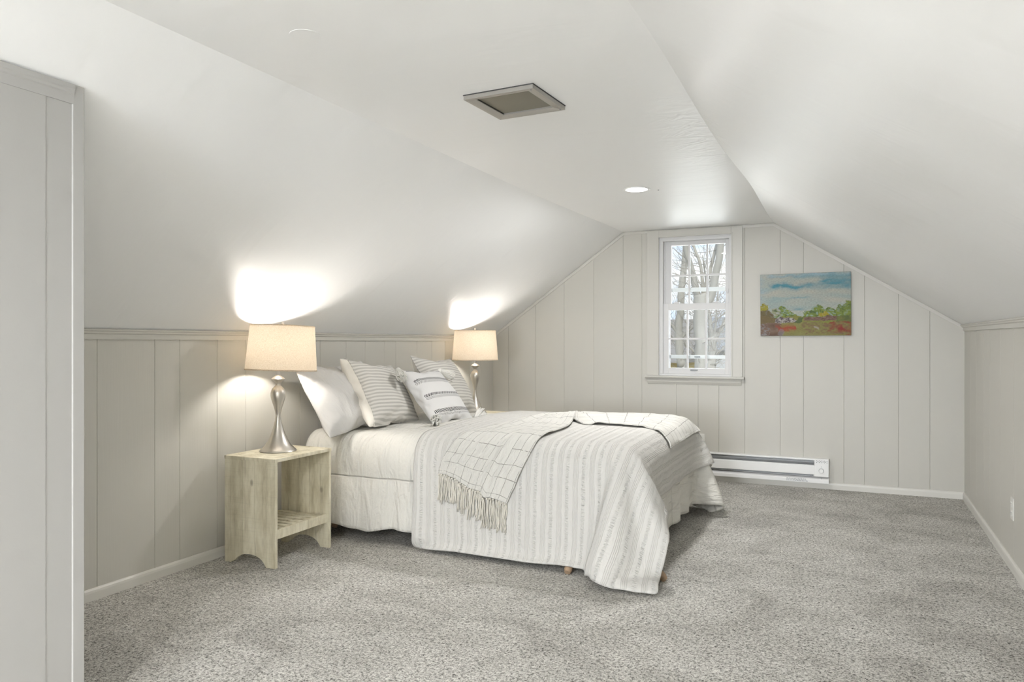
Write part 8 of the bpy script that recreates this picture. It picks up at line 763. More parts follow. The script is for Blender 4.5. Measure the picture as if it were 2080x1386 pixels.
# closet partition on the left
XP,YP=-2.19,1.572
bm=bmesh.new()
zt=ZL+(XP-XL)*(ZC-ZL)/(-1.945-XL)
A=[(XL,0),(XP,0),(XP,zt),(XL,ZL)]
v0=[bm.verts.new((x,YR,z)) for x,z in A]; v1=[bm.verts.new((x,YP,z)) for x,z in A]
for i in range(4): bm.faces.new((v0[i],v0[(i+1)%4],v1[(i+1)%4],v1[i]))
bm.faces.new(v0[::-1]); bm.faces.new(v1)
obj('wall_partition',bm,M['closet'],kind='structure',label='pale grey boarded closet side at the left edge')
# board seam, corner strip and crown on the closet face
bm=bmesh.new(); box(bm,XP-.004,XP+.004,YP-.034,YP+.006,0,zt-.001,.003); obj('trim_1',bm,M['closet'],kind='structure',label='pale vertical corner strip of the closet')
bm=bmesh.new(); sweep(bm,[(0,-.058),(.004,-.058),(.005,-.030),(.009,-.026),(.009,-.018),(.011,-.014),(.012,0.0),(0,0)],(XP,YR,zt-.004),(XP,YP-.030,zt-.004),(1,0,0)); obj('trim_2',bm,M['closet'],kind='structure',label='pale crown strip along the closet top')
bm=bmesh.new()
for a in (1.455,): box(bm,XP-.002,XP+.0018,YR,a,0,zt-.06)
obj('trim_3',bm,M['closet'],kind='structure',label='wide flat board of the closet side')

# rails on the knee walls, mitre strips of the gable, baseboards
RAIL=[(0,-.046),(.010,-.046),(.012,-.022),(.020,-.018),(.022,-.010),(.028,-.006),(.030,.0),(.018,.004),(0,.004)]
bm=bmesh.new(); sweep(bm,RAIL,(XL,YP,1.252),(XL,YB-.02,1.232),(1,0,0)); obj('trim_4',bm,M['trim'],kind='structure',label='moulded rail along the top of the left knee wall')
bm=bmesh.new(); sweep(bm,RAIL,(XR,YR,1.283),(XR,YB-.012,1.313),(-1,0,0)); obj('trim_5',bm,M['trim'],kind='structure',label='moulded rail along the top of the right knee wall')
FL=[(0,-.024),(.009,-.024),(.011,-.012),(.011,.0),(0,.0)]
def gable(name,a,b,lab):
    bm=bmesh.new(); p0=Vector((a[0],YB,a[1]));p1=Vector((b[0],YB,b[1])); d=(p1-p0).normalized(); up=Vector((-d.z,0,d.x))
    sweep(bm,FL,p0,p1,(0,-1,0),up); obj(name,bm,M['trim'],kind='structure',label=lab)
gable('trim_6',(XL,ZL-.002),(XCL,ZC-.001),'flat strip under the left slope on the gable wall')
gable('trim_7',(XCL,ZC-.002),(-1.66,ZC-.002),'flat strip left of the window head')
gable('trim_8',(-.862,ZC-.002),(XCR,ZC-.002),'flat strip right of the window head')
gable('trim_9',(XCR,ZC-.001),(XR,ZR-.002),'flat strip under the right slope on the gable wall')
BB=[(0,0),(.013,0),(.013,.036),(.011,.047),(.006,.054),(0,.055)]
bm=bmesh.new(); sweep(bm,BB,(XL,YP,0),(XL,YB,0),(1,0,0)); obj('baseboard_left',bm,M['base'],kind='structure',label='low white baseboard of the left knee wall')
bm=bmesh.new(); sweep(bm,BB,(XR,YR,0),(XR,YB,0),(-1,0,0)); obj('baseboard_right',bm,M['base'],kind='structure',label='low white baseboard of the right knee wall')
bm=bmesh.new(); sweep(bm,BB,(XL,YB,0),(XR,YB,0),(0,-1,0)); obj('baseboard_back',bm,M['base'],kind='structure',label='low white baseboard of the gable wall')

# ------------------------------------------------------------------ window
win=empty('window_1',(-1.262,YB,.887),kind='structure',label='white double hung window with muntin grids')
W=M['sash']; T=M['trim']
def wb(name,b,mat,bev=.002,**k):
    bm=bmesh.new(); box(bm,b[0]+1.262,b[1]+1.262,b[2]-YB,b[3]-YB,b[4]-.887,b[5]-.887,bev); return obj(name,bm,mat,win,**k)
Y=YB
def multi(name,boxes,mat,parent,bev=.002,**k):
    bm=bmesh.new()
    for b in boxes: box(bm,b[0]+1.262,b[1]+1.262,b[2]-YB,b[3]-YB,b[4]-.887,b[5]-.887,bev)
    return obj(name,bm,mat,parent,**k)
# casing: two boards and a head with a back band
multi('casing',[(-1.675,-1.570,Y-.018,Y,.887,2.160),(-.953,-.862,Y-.018,Y,.887,2.160),(-1.570,-.953,Y-.018,Y,2.098,2.160),
   (-1.582,-1.570,Y-.023,Y-.018,.887,2.110),(-.953,-.941,Y-.023,Y-.018,.887,2.110),(-1.57,-.953,Y-.023,Y-.018,2.098,2.110)],T,win)
bm=bmesh.new(); sweep(bm,[(0,-.02),(.048,-.02),(.054,-.012),(.054,.0),(.0,.0)],(-1.687+1.262,0,.0),(-.846+1.262,0,.0),(0,-1,0)); obj('sill',bm,T,win)
bm=bmesh.new(); sweep(bm,[(0,-.072),(.006,-.072),(.018,-.05),(.02,-.02),(0,-.02)],(-1.672+1.262,0,0),(-.872+1.262,0,0),(0,-1,0)); obj('apron',bm,T,win)
multi('jamb',[(-1.578,-1.545,Y+.0,Y+.11,.887,2.105),(-1.546,-1.524,Y+.052,Y+.11,1.49,2.075),(-.984,-.965,Y+.052,Y+.11,1.49,2.075),(-.966,-.945,Y+.0,Y+.11,.887,2.105),(-1.545,-.966,Y,Y+.11,2.070,2.105),(-1.545,-.966,Y,Y+.11,.887,.905),
   (-1.560,-1.536,Y-.006,Y+.012,.905,2.085),(-.972,-.955,Y-.006,Y+.012,.905,2.085),(-1.545,-.966,Y-.006,Y+.012,2.062,2.085)],W,win)
def sash(name,x0,x1,z0,z1,gx0,gx1,gz0,gz1,y0,y1,mz,mw):
    s=multi(name,[(x0,gx0,y0,y1,z0,z1),(gx1,x1,y0,y1,z0,z1),(gx0,gx1,y0,y1,z0,gz0),(gx0,gx1,y0,y1,gz1,z1)],W,win)
    ym=(y0+y1)/2
    p=multi('pane',[(gx0-.004,gx1+.004,ym-.002,ym+.002,gz0-.004,gz1+.004)],M['glass'],s,0)
    w=(gx1-gx0)/3
    bs=[(gx0+w*i-mw/2,gx0+w*i+mw/2,ym-.007,ym+.007,gz0,gz1) for i in (1,2)]+[(gx0,gx1,ym-.0065,ym+.0065,z-mw/2,z+mw/2) for z in mz]
    multi('muntin_grid',bs,W,s,.001)
    return s
up=sash('upper_sash',-1.528,-.978,1.49,2.066,-1.476,-1.012,1.518,2.030,Y+.058,Y+.088,(1.765,),.016)
lo=sash('lower_sash',-1.545,-.966,.905,1.517,-1.489,-1.008,.955,1.460,Y+.016,Y+.048,(1.210,),.016)
multi('sash_lock',[(-1.445,-1.395,Y+.02,Y+.046,1.517,1.530),(-1.11,-1.06,Y+.02,Y+.046,1.517,1.530)],W,win,.003)
multi('finger_lift',[(-1.30,-1.24,Y+.004,Y+.016,.934,.944)],M['grey'],lo,.002)
multi('vent_latch',[(-1.000,-.985,Y+.05,Y+.06,1.60,1.64)],W,win,.003)
st=multi('storm_frame',[(-1.54,-1.50,Y+.115,Y+.13,.905,2.08),(-1.0,-.966,Y+.115,Y+.13,.905,2.08),(-1.5,-1.0,Y+.115,Y+.13,1.625,1.66),(-1.5,-1.0,Y+.115,Y+.13,1.035,1.066),(-1.5,-1.0,Y+.115,Y+.13,.905,.925),(-1.5,-1.0,Y+.115,Y+.13,2.05,2.08)],W,win,.002)
multi('storm_latch',[(-1.285,-1.235,Y+.108,Y+.116,1.045,1.057)],M['grey'],st,.002)

# ------------------------------------------------------------------ bed
bed=empty('bed',(-2.1,4.55,0),label='queen bed with plain mattress under white bedding against the left knee wall',cat='bed')
def bl(v): return (v[0]+2.1,v[1]-4.55,v[2])
def bbox(name,b,mat,bev=.01,seg=3,parent=bed,smooth=False,**k):
    bm=bmesh.new(); box(bm,b[0]+2.1,b[1]+2.1,b[2]-4.55,b[3]-4.55,b[4],b[5],bev,seg); o=obj(name,bm,mat,parent,**k); return sharp(o) if smooth else o
bbox('mattress',(-3.15,-1.06,3.75,5.25,.36,.585),M['mattress'],.06,5,smooth=True)
bbox('box_spring',(-3.15,-1.07,3.77,5.23,.175,.358),M['mattress'],.03,3,smooth=True)
bm=bmesh.new()
for b in ((-3.15,-1.09,3.78,3.82),(-3.15,-1.09,5.18,5.22),(-3.15,-3.11,3.82,5.18),(-1.13,-1.09,3.82,5.18),(-2.9,-2.86,3.82,5.18),(-2.4,-2.36,3.82,5.18),(-1.7,-1.66,3.82,5.18),(-3.1,-1.1,4.53,4.57)):
    box(bm,b[0]+2.1,b[1]+2.1,b[2]-4.55,b[3]-4.55,.135,.173,.003)
obj('bed_frame',bm,M['steel'],bed)
def leg(name,p0,p1,r0,r1,mat):
    bm=bmesh.new(); a=Vector(bl(p0));b=Vector(bl(p1)); 
    tube(bm,[a,a.lerp(b,.5),a.lerp(b,.93),b],[r0,(r0+r1)/2,r1,r1*.75],14); return obj(name,bm,mat,bed,smooth=False)
leg('bed_leg',(-1.34,3.80,.15),(-1.34,3.612,.010),.026,.021,M['peg']); leg('bed_leg',(-1.08,3.83,.15),(-.858,3.70,.014),.026,.022,M['peg'])
leg('bed_leg',(-1.25,5.1,.15),(-1.25,5.12,.012),.026,.021,M['peg']); leg('bed_leg',(-3.0,3.9,.15),(-3.0,3.86,.012),.026,.021,M['peg']); leg('bed_leg',(-3.0,5.2,.15),(-3.0,5.24,.012),.026,.021,M['peg'])
bm=bmesh.new()
c=Vector(bl((-2.50,4.0,.0)))
tube(bm,[c+Vector((0,0,.16)),c+Vector((0,0,.004))],.011,8); tube(bm,[c+Vector((-.14,0,.14)),c+Vector((0,0,.02))],.007,8); tube(bm,[c+Vector((.14,0,.14)),c+Vector((0,0,.02))],.007,8)
lathe(bm,[(0,.0),(.028,.0),(.028,.012),(.012,.018),(0,.018)],16,c.x,c.y)
obj('support_leg',bm,M['steel'],bed)

# bedding: settled cloth shapes, thickened
def cloth_grid(name,P,uvscale,mat,thick,lab,cat,offset=0.0,sub=1,puff=None,keep=None):
    nx,ny=P.shape[:2]
    if puff is not None: P=puff(P)
    fs=[(i*ny+j,(i+1)*ny+j,(i+1)*ny+j+1,i*ny+j+1) for i in range(nx-1) for j in range(ny-1) if keep is None or keep(i,j)]
    o=pyobj(name,P.reshape(-1,3),fs,mat,None,True,label=lab,cat=cat)
    uv=o.data.uv_layers.new(name='UVMap')
    co=np.zeros((len(o.data.loops),2)); vi=np.zeros(len(o.data.loops),int); o.data.loops.foreach_get('vertex_index',vi)
    co[:,0]=(vi//ny)*uvscale[0]; co[:,1]=(vi%ny)*uvscale[1]; uv.data.foreach_set('uv',co.ravel())
    if sub:
        m=o.modifiers.new('sub','SUBSURF'); m.levels=sub; m.render_levels=sub
    if thick:
        m=o.modifiers.new('thick','SOLIDIFY'); m.thickness=thick; m.offset=offset; m.use_rim=True
    return o
def normals(P):
    du=np.gradient(P,axis=0); dv=np.gradient(P,axis=1); n=np.cross(du,dv); n/=np.linalg.norm(n,axis=2,keepdims=True)+1e-9
    return n
CF=decode(COMF); CV=decode(COV)
for q in CV.reshape(-1,3):
    k=sstep(-1.25,-.95,q[0])*(1-sstep(.0,.42,q[2]))*(1-sstep(3.75,3.95,q[1])); q[0]+=.055*k
    # the hem lifts a little off the carpet along the bed side
    g=sstep(-2.28,-2.0,q[0])*(1-sstep(-1.28,-1.12,q[0]))*(1-sstep(.0,.28,q[2]))*(1 if q[1]<4 else 0)
    q[2]+=g*(.016+.012*math.exp(-((q[0]+1.36)/.14)**2))
cdu=2.57/(CF.shape[0]-1); cdv=(5.80-3.215)/(CF.shape[1]-1)
def puff_c(P):
    n=normals(P); nx,ny=P.shape[:2]; out=P.copy()
    for j in range(ny):
        v=j*cdv; d=abs(((v-SEAM)/.50)%1.0); d=min(d,1-d)*.50
        amt=.010*(1-math.exp(-(d/.035)**2))-.004
        side=1.0 if (v<.62 or v>2.02) else .25
        for i in range(nx):
            s2=1.0 if i*cdu>2.05 else side
            out[i,j]+=n[i,j]*amt*s2
            # gathers that open towards the hem
            dep2=max(0,.52-v)/.52 if v<.52 else (max(0,v-2.06)/.52 if v>2.06 else max(0,i*cdu-2.06)/.5)
            al=i*cdu if (v<.52 or v>2.06) else v
            gth=noise.noise((al*9,v*1.5,4.2))+.5*noise.noise((al*21,v*3,8.2))
            out[i,j]+=n[i,j]*(.034 if i*cdu<2.06 else .016)*min(1,dep2*1.6)*gth
            if v<.52: out[i,j,2]+=.030*max(0,1-v/.2)*noise.noise((al*5.5,0,1.7))
    return out
comf=cloth_grid('comforter',CF,(cdu,cdv),M['comforter'],.012,'off-white comforter hanging over the bed sides, seamed halfway down','comforter',0,1,puff_c,
    # the corner under the coverlet is tucked back
    lambda i,j: not ((i+1)*cdu-2.06>.06 and .515-j*cdv>.06 and ((i+1)*cdu-2.06)+(.515-j*cdv)>.42))
vdu=1.57/(CV.shape[0]-1); vdv=(5.57-3.09)/(CV.shape[1]-1)
cov=cloth_grid('coverlet',CV,(vdu,vdv),M['coverlet'],.008,'white ribbed coverlet draped across the foot half of the bed','coverlet',0,1)

# throw: follows the coverlet, from the near side up and round to the foot end
def bvh_of(o):
    dg=bpy.context.evaluated_depsgraph_get(); e=o.evaluated_get(dg); return BVHTree.FromObject(e,dg)
BV=bvh_of(cov)
def catmull(P,t):
    n=len(P)-1; s=t*n; i=min(int(s),n-1); f=s-i
    p=[Vector(P[max(0,min(n,k))]) for k in (i-1,i,i+1,i+2)]
    return .5*((2*p[1])+(-p[0]+p[2])*f+(2*p[0]-5*p[1]+4*p[2]-p[3])*f*f+(-p[0]+3*p[1]-3*p[2]+p[3])*f**3)
OUT=[(-2.125,3.46,.450),(-2.10,3.50,.56),(-2.045,3.70,.66),(-1.985,3.86,.68),(-1.94,4.05,.69),(-1.93,4.32,.69),(-1.90,4.62,.69),(-1.83,4.98,.69),(-1.62,5.24,.68),(-1.34,5.32,.67),(-1.10,5.33,.66),(-.93,5.28,.60)]
INN=[(-1.705,3.46,.352),(-1.63,3.50,.50),(-1.565,3.70,.64),(-1.545,3.95,.68),(-1.545,4.20,.68),(-1.66,4.66,.70),(-1.53,4.36,.68),(-1.38,4.38,.68),(-1.22,4.40,.68),(-1.06,4.40,.65),(-.93,4.36,.585)]
NS,NTT=110,44
pts=np.zeros((NS,NTT,3))
for i in range(NS):
    s=i/(NS-1); a=catmull(OUT,min(s,.9999)); b=catmull(INN,min(s,.9999))
    for j in range(NTT):
        t=j/(NTT-1); p=a.lerp(b,t)
        if s<.25: p.z-=.035*sstep(.66,.70,t)*(1-s/.25)-.03*math.sin(t*9)*(1-s/.25)*.4
        loc,nr,_,_=BV.find_nearest(p)
        if nr.z<-.2: nr=-nr
        if nr.y>.3 and p.y<4: nr=-nr
        U_=(s*2.1,t*.85)
        w=.5*noise.noise((U_[0]*5,U_[1]*9,2.0))+.35*noise.noise((U_[0]*13,U_[1]*20,5.0))
        fold=math.exp(-((s-.5)/.045)**2)*sstep(.35,.95,t)*.030
        fold+=.012*math.exp(-((t-.68)/.05)**2)*(1-sstep(.15,.45,s))
        fold+=.016*math.exp(-((t-.30-.1*math.sin(s*12))/.07)**2)*sstep(.2,.35,s)*(1-sstep(.5,.8,s))
        off=.016+.016*w+fold
        off=max(off,.009)
        pts[i,j]=loc+nr*off
th=cloth_grid('throw_blanket',pts,(2.1/(NS-1),.85/(NTT-1)),M['throw'],.006,'off-white fringed throw with a thin grey windowpane check on the bed','throw blanket',0,1)
# knotted fringe along the near hem
for k in range(25):
    t=(k+.5)/25; j=t*(NTT-1); j0=int(j); f=j-j0
    p=Vector(pts[0,j0])*(1-f)+Vector(pts[0,min(NTT-1,j0+1)])*f
    bm=bmesh.new(); L=.135+.045*random.random()
    for q in range(4):
        ph=random.random()*6; dx=(q-1.5)*.0028; P=[]
        drift=random.uniform(-.02,.012)
        for m in range(7):
            g=m/6; z=p.z-.004-L*g*(1-.1*random.random() if m==6 else 1)
            x=p.x+dx*(1+g)+drift*g*g+.004*math.sin(ph+g*7)
            l,nr,_,_=BV.find_nearest(Vector((x,p.y,z)))
            y=min(l.y-.008,p.y+.01)-.003*math.cos(ph+g*5)-(.003 if q%2 else 0)
            P.append((x,y,z))
        tube(bm,P,[.0032,.0030,.0027,.0027,.0026,.0024,.0016],5)
    bmesh.ops.create_uvsphere(bm,u_segments=8,v_segments=6,radius=.0062,matrix=Matrix.Translation((p.x,p.y-.003,p.z-.006)))
    obj('fringe_tassel',bm,M['fringe'],th,True)

# ------------------------------------------------------------------ pillows
def pillow_faces(n,m):
    idx={};c=0
    for s in (1,-1):
        for i in range(n):
            for j in range(m):
                b=i in(0,n-1) or j in (0,m-1)
                if b and s==-1: idx[s,i,j]=idx[1,i,j]; continue
                idx[s,i,j]=c; c+=1
    F={1:[],-1:[]}
    for s in (1,-1):
        for i in range(n-1):
            for j in range(m-1):
                q=(idx[s,i,j],idx[s,i+1,j],idx[s,i+1,j+1],idx[s,i,j+1]); F[s].append(q if s==1 else q[::-1])
    border=[idx[1,i,0] for i in range(n)]+[idx[1,n-1,j] for j in range(1,m)]+[idx[1,i,m-1] for i in range(n-2,-1,-1)]+[idx[1,0,j] for j in range(m-2,0,-1)]
    return F,border
PS=decode(PSQ); PR=decode(PRECT)
def dress(P,amp,seed,zs=1.0,slump=0.0):
    P=P.copy(); P[:,2]*=zs
    for i,p in enumerate(P):
        k=noise.noise((p[0]*7,p[1]*7,seed+(5 if p[2]<0 else 0))); k2=noise.noise((p[0]*17,p[1]*15,seed+9))
        P[i,2]+=(amp*k+amp*.45*k2)*(1 if p[2]>0 else -1)
        if slump: P[i,2]+=slump*max(0,-p[1])*2*(1 if p[2]>0 else .2); 
    return P
def submesh(name,P,faces,mat,parent):
    used=sorted({v for f in faces for v in f}); mp={v:i for i,v in enumerate(used)}
    o=pyobj(name,P[used],[tuple(mp[v] for v in f) for f in faces],mat,parent,True)
    m=o.modifiers.new('sub','SUBSURF'); m.levels=1; m.render_levels=2; return o
def place(o, bottom_c, lean, yaw=0, roll=0):
    """local x = width (towards +y), local y = up the pillow, local z = out of its face (+x)"""
    B=Matrix(((0,0,1),(1,0,0),(0,1,0))).to_4x4()
    o.matrix_world=Matrix.Translation(bottom_c)@Matrix.Rotation(math.radians(yaw),4,'Z')@Matrix.Rotation(math.radians(-lean),4,'Y')@Matrix.Rotation(math.radians(roll),4,'X')@B
    o['cc']=0; del o['cc']
def mk_tassel(parent,at,dirv,L=.075,r=.020,n=26,seed=0,clamp=None):
    rr=random.Random(seed); bm=bmesh.new(); d=Vector(dirv).normalized(); a=d.orthogonal().normalized(); b=d.cross(a); at=Vector(at)
    for k in range(n):
        an=2*PI*rr.random(); q=rr.random()**.5; P=[]
        for m in range(5):
            g=m/4; rad=r*(.25+.75*min(1,g*1.6))*q*(1 if g<.9 else .9)
            P.append(at+d*(L*g*(.85+.2*rr.random() if m==4 else 1))+(a*math.cos(an)+b*math.sin(an))*rad+Vector((rr.uniform(-1,1),rr.uniform(-1,1),rr.uniform(-1,1)))*.0015)
        tube(bm,P,.0042,5)
    bmesh.ops.create_uvsphere(bm,u_segments=10,v_segments=8,radius=r*.55,matrix=Matrix.Translation(at))
    return obj('tassel',bm,M['tassel'],parent,True)
F,border=pillow_faces(29,29)
FR,borderR=pillow_faces(33,25)
# white sleeping pillow leaning on the wall
P=dress(PR,.017,3.3,1.0); P[:,1]+=.245
o=submesh('bed_pillow',P,FR[1]+FR[-1],M['pcase'],None)
tag(o,'plain white pillow leaning on the plank wall beside the near lamp','pillow')
place(o,(-2.81,3.90,.628),31,2,0)
def euro(name_label,bc,lean,yaw,roll,scale,seed,cols):
    e=empty('striped_pillow',label=name_label,cat='pillow',group='striped square pillows')
    P=dress(PS,.008,seed,.92)*scale; P[:,1]*=.84; P[:,0]*=1.04; P[:,1]+=.262*scale
    # a plain band wraps round the near edge onto the face
    nb=cols*28
    submesh('front_panel',P,F[1][nb:],M['stripe'],e)
    submesh('back_panel',P,F[-1]+F[1][:nb],M['flange'],e)
    bm=bmesh.new(); L=[P[i] for i in border[cols:29+28+28-cols]]+[P[cols*29+k] for k in range(28,-1,-1)]; L=[l+np.array([0,0,.001]) for l in L]; tube(bm,L,.0045,6,False); obj('piping',bm,M['stripe'],e,True)
    place(e,bc,lean,yaw,roll); return e
euro('grey striped square pillow next to the plain white pillow',(-2.70,4.11,.632),32,5,-8,.94,1.7,2)
euro('grey striped square pillow behind the tasselled pillow, beside the far lamp',(-2.68,4.93,.637),31,4,-4,.94,6.1,0)
e=empty('tasselled_pillow',label='small pale grey pillow with black stitched bands and corner tassels',cat='pillow')
P=dress(PS,.005,4.4,.80)*.765; P[:,1]+=.222
submesh('cover',P,F[1]+F[-1],M['embroid'],e)
for k,(sx,sy,dv) in enumerate(((-1,1,(-.55,-.85,.25)),(1,1,(.6,-.8,.25)),(-1,-1,(-.75,-.1,.75)),(1,-1,(.85,.35,.35)))):
    mk_tassel(e,(sx*.236,.222+sy*.230,.006),dv,.115,.036,60,k+3)
place(e,(-2.45,4.43,.648),42,-3,-3)

# ------------------------------------------------------------------ nightstands
NSZ=.575
def nightstand(lab):
    e=empty('nightstand',(-2.935,3.29,0),label=lab,cat='nightstand',group='whitewashed nightstands')
    cx,cy=-2.935,3.29
    x0,x1=-3.11,-2.76; y0,y1=3.06,3.52
    def side(ya,yb):
        # five boards, arch cut at the foot; built as vertical strips
        bm=bmesh.new(); cuts=[x0,-3.068,-2.985,-2.898,-2.822,x1]
        xs=sorted(set([x0,x1]+[c for c in cuts]+[-2.935+.10*k/12 for k in range(-12,13)]))
        def arch(x):
            u=(x+2.935)/.105
            return .058*math.sqrt(max(0,1-u*u)) if abs(u)<1 else 0.0
        g=.0007
        loops=[]
        for a,b in zip(xs,xs[1:]):
            ga=g if any(abs(a-c)<1e-6 for c in cuts[1:-1]) else 0; gb=g if any(abs(b-c)<1e-6 for c in cuts[1:-1]) else 0
            za,zb=arch(a),arch(b)
            v=[bm.verts.new((x-cx,y-cy,z)) for (x,z) in ((a+ga,za),(b-gb,zb),(b-gb,NSZ-.019),(a+ga,NSZ-.019)) for y in (ya,yb)]
            idx=((0,2,4,6),(1,7,5,3),(0,1,3,2),(4,5,7,6),(0,6,7,1),(2,3,5,4))
            for q in idx: bm.faces.new([v[i] for i in q])
        return obj('side_panel',bm,M['wood'],e)
    side(y0,y0+.018); side(y1-.018,y1)
    bm=bmesh.new(); box(bm,x0-cx-.002,x1-cx+.003,y0-cy-.003,y1-cy+.003,NSZ-.019,NSZ,.0025); obj('top',bm,M['wood'],e)
    zs=.150
    bm=bmesh.new(); box(bm,-2.796-cx,-2.776-cx,y0+.018-cy,y1-.018-cy,zs-.005,zs+.045,.002); obj('front_rail',bm,M['wood'],e)
    bm=bmesh.new(); box(bm,-3.094-cx,-3.074-cx,y0+.018-cy,y1-.018-cy,zs-.005,zs+.030,.002); obj('back_rail',bm,M['wood'],e)
    for k in range(8):
        ya=y0+.018+.008+k*.0525
        bm=bmesh.new(); box(bm,-3.105-cx,-2.797-cx,ya-cy,ya+.034-cy,zs+.0305,zs+.043,.0015); obj('shelf_slat',bm,M['wood'],e)
    return e
def copy_tree(o,parent=None):
    c=o.copy(); COL.objects.link(c); c.parent=parent
    for ch in list(o.children): copy_tree(ch,c)
    return c
ns=nightstand('whitewashed plank nightstand with a slatted shelf, nearest the closet')
ns2=copy_tree(ns); ns2.location=(-2.935,5.72,0); ns2['label']='whitewashed nightstand mostly hidden behind the bed, under the far lamp'

# ------------------------------------------------------------------ lamps
def lamp(lab):
    e=empty('table_lamp',(-2.955,3.30,NSZ),label=lab,cat='lamp',group='brushed metal table lamps')
    prof=[(0,.0),(.098,.0),(.1015,.003),(.0995,.007),(.088,.017),(.074,.032),(.058,.056),(.044,.084),(.033,.112),(.024,.142),(.0175,.168),(.0142,.190),(.0138,.204),
          (.0165,.222),(.0225,.246),(.0310,.272),(.0380,.294),(.0412,.312),(.0405,.328),(.0350,.346),(.0255,.358),(.0165,.366),(.0135,.373),(.0150,.381),(.0215,.390),(.0310,.397),(.0372,.402),(.0378,.406),(.0330,.411),(.0220,.418),(.0145,.423),(.0135,.428),(0,.428)]
    # smooth the profile
    fine=[]
    for i in range(len(prof)-1):
        for f in (0,.5): fine.append((prof[i][0]*(1-f)+prof[i+1][0]*f, prof[i][1]*(1-f)+prof[i+1][1]*f))
    fine.append(prof[-1])
    bm=bmesh.new(); lathe(bm,prof,64); o=obj('base',bm,M['nickel'],e); sharp(o,50)
    bm=bmesh.new(); lathe(bm,[(0,.425),(.0125,.425),(.0125,.500),(.019,.503),(.019,.540),(0,.540)],24); obj('socket',bm,M['sash'],e,True)
    bm=bmesh.new(); lathe(bm,[(0,.540),(.013,.542),(.016,.552),(.028,.578),(.031,.600),(.024,.622),(.010,.632),(0,.634)],24); obj('bulb',bm,M['bulb'],e,True)
    bm=bmesh.new()
    for s in (1,-1):
        tube(bm,[(0,s*.020,.51),(0,s*.045,.56),(0,s*.050,.62),(0,s*.030,.685),(0,0,.708)],.0022,6)
    obj('harp',bm,M['nickel'],e)
    sh=bpy.data.objects.new('shade',None)
    r0,r1,z0,z1=.196,.176,.452,.706
    bm=bmesh.new(); lathe(bm,[(r0,z0),(r1,z1),(r1-.0012,z1),(r0-.0012,z0),(r0,z0)],72)
    shade=obj('lamp_shade',bm,M['shade'],e,True); sharp(shade,40)
    bm=bmesh.new(); lathe(bm,[(r0+.0006,z0),(r0+.0010,z0+.007),(r0-.0018,z0+.007),(r0-.0018,z0-.0005),(r0+.0006,z0)],72); obj('shade_rim',bm,M['shade'],shade,True)
    bm=bmesh.new(); lathe(bm,[(r1+.0010,z1-.006),(r1+.0008,z1+.0006),(r1-.0018,z1+.0006),(r1-.0018,z1-.006),(r1+.0010,z1-.006)],72); obj('shade_rim',bm,M['shade'],shade,True)
    bm=bmesh.new()
    for k in range(3):
        a=k*2*PI/3+.4; tube(bm,[(0,0,.703),(.10*math.cos(a),.10*math.sin(a),.699),((r1-.002)*math.cos(a),(r1-.002)*math.sin(a),z1-.003)],.0018,5)
    obj('spider',bm,M['nickel'],shade)
    bm=bmesh.new(); lathe(bm,[(0,.704),(.008,.704),(.006,.712),(.009,.717),(.008,.724),(0,.728)],20); obj('finial',bm,M['nickel'],e,True)
    return e
M['bulb']=mat_emit('bulb_glass',(1,.945,.88),BULB)
lp=lamp('brushed metal lamp with a lit linen shade on the near nightstand')
lp2=copy_tree(lp); lp2.location=(-2.95,5.70,NSZ); lp2['label']='brushed metal lamp with a lit linen shade beyond the pillows, near the window wall'
for o in lp.children:
    if o.name.startswith(('lamp_shade','harp','finial')): o.rotation_euler=(math.radians(-2.2),math.radians(.8),0)
for c in lp.children:
    if c.name.startswith('lamp_shade'): c.location.z=.0

# ------------------------------------------------------------------ heater
ht=empty('baseboard_heater',(-1.3,YB,.052),label='long white electric baseboard heater under the window',cat='heater')
HX0,HX1=-2.42,-.192; D0=.062
def hb(name,b,mat,bev=.0015,parent=None,**k):
    bm=bmesh.new(); box(bm,b[0]+1.3,b[1]+1.3,-b[3],-b[2],b[4],b[5],bev); return obj(name,bm,mat,parent or ht,**k)
hb('back_plate',(HX0,HX1,.001,.006,0,.193),M['white'])
hb('top_lip',(HX0,HX1,.006,D0-.004,.181,.193),M['white'])
hb('heating_element',(HX0+.02,-.31,.010,.030,.050,.165),M['grey'])
bm=bmesh.new(); sweep(bm,[(.030,.110),(.052,.142),(.052,.150),(.024,.125)],(HX0+1.3,0,.020),(-.305+1.3,0,.020),(0,-1,0)); obj('deflector',bm,M['grey'],ht)
bm=bmesh.new(); sweep(bm,[(D0-.002,.066),(D0,.070),(D0,.134),(D0-.003,.138),(D0-.016,.142),(D0-.016,.139),(D0-.006,.134),(D0-.004,.07)],(HX0+1.3,0,0),(-.300+1.3,0,0),(0,-1,0)); obj('front_cover',bm,M['white'],ht)
bm=bmesh.new(); sweep(bm,[(.006,0),(D0+.002,.0),(D0+.003,.024),(D0-.004,.032),(D0-.030,.040),(.006,.042)],(HX0+1.3,0,0),(HX1+1.3,0,0),(0,-1,0)); obj('bottom_lip',bm,M['white'],ht)
cb=hb('control_box',(-.300,HX1,.004,D0+.004,.052,.190),M['white'],.003)
bm=bmesh.new()
for r in range(3):
    for k in range(9):
        if (k+r)%2==0: box(bm,-.284+k*.0095+1.3,-.284+k*.0095+.0055+1.3,-(D0+.0046),-(D0+.002),.164+r*.0065,.164+r*.0065+.0045)
obj('vent_hole',bm,M['dark'],cb)
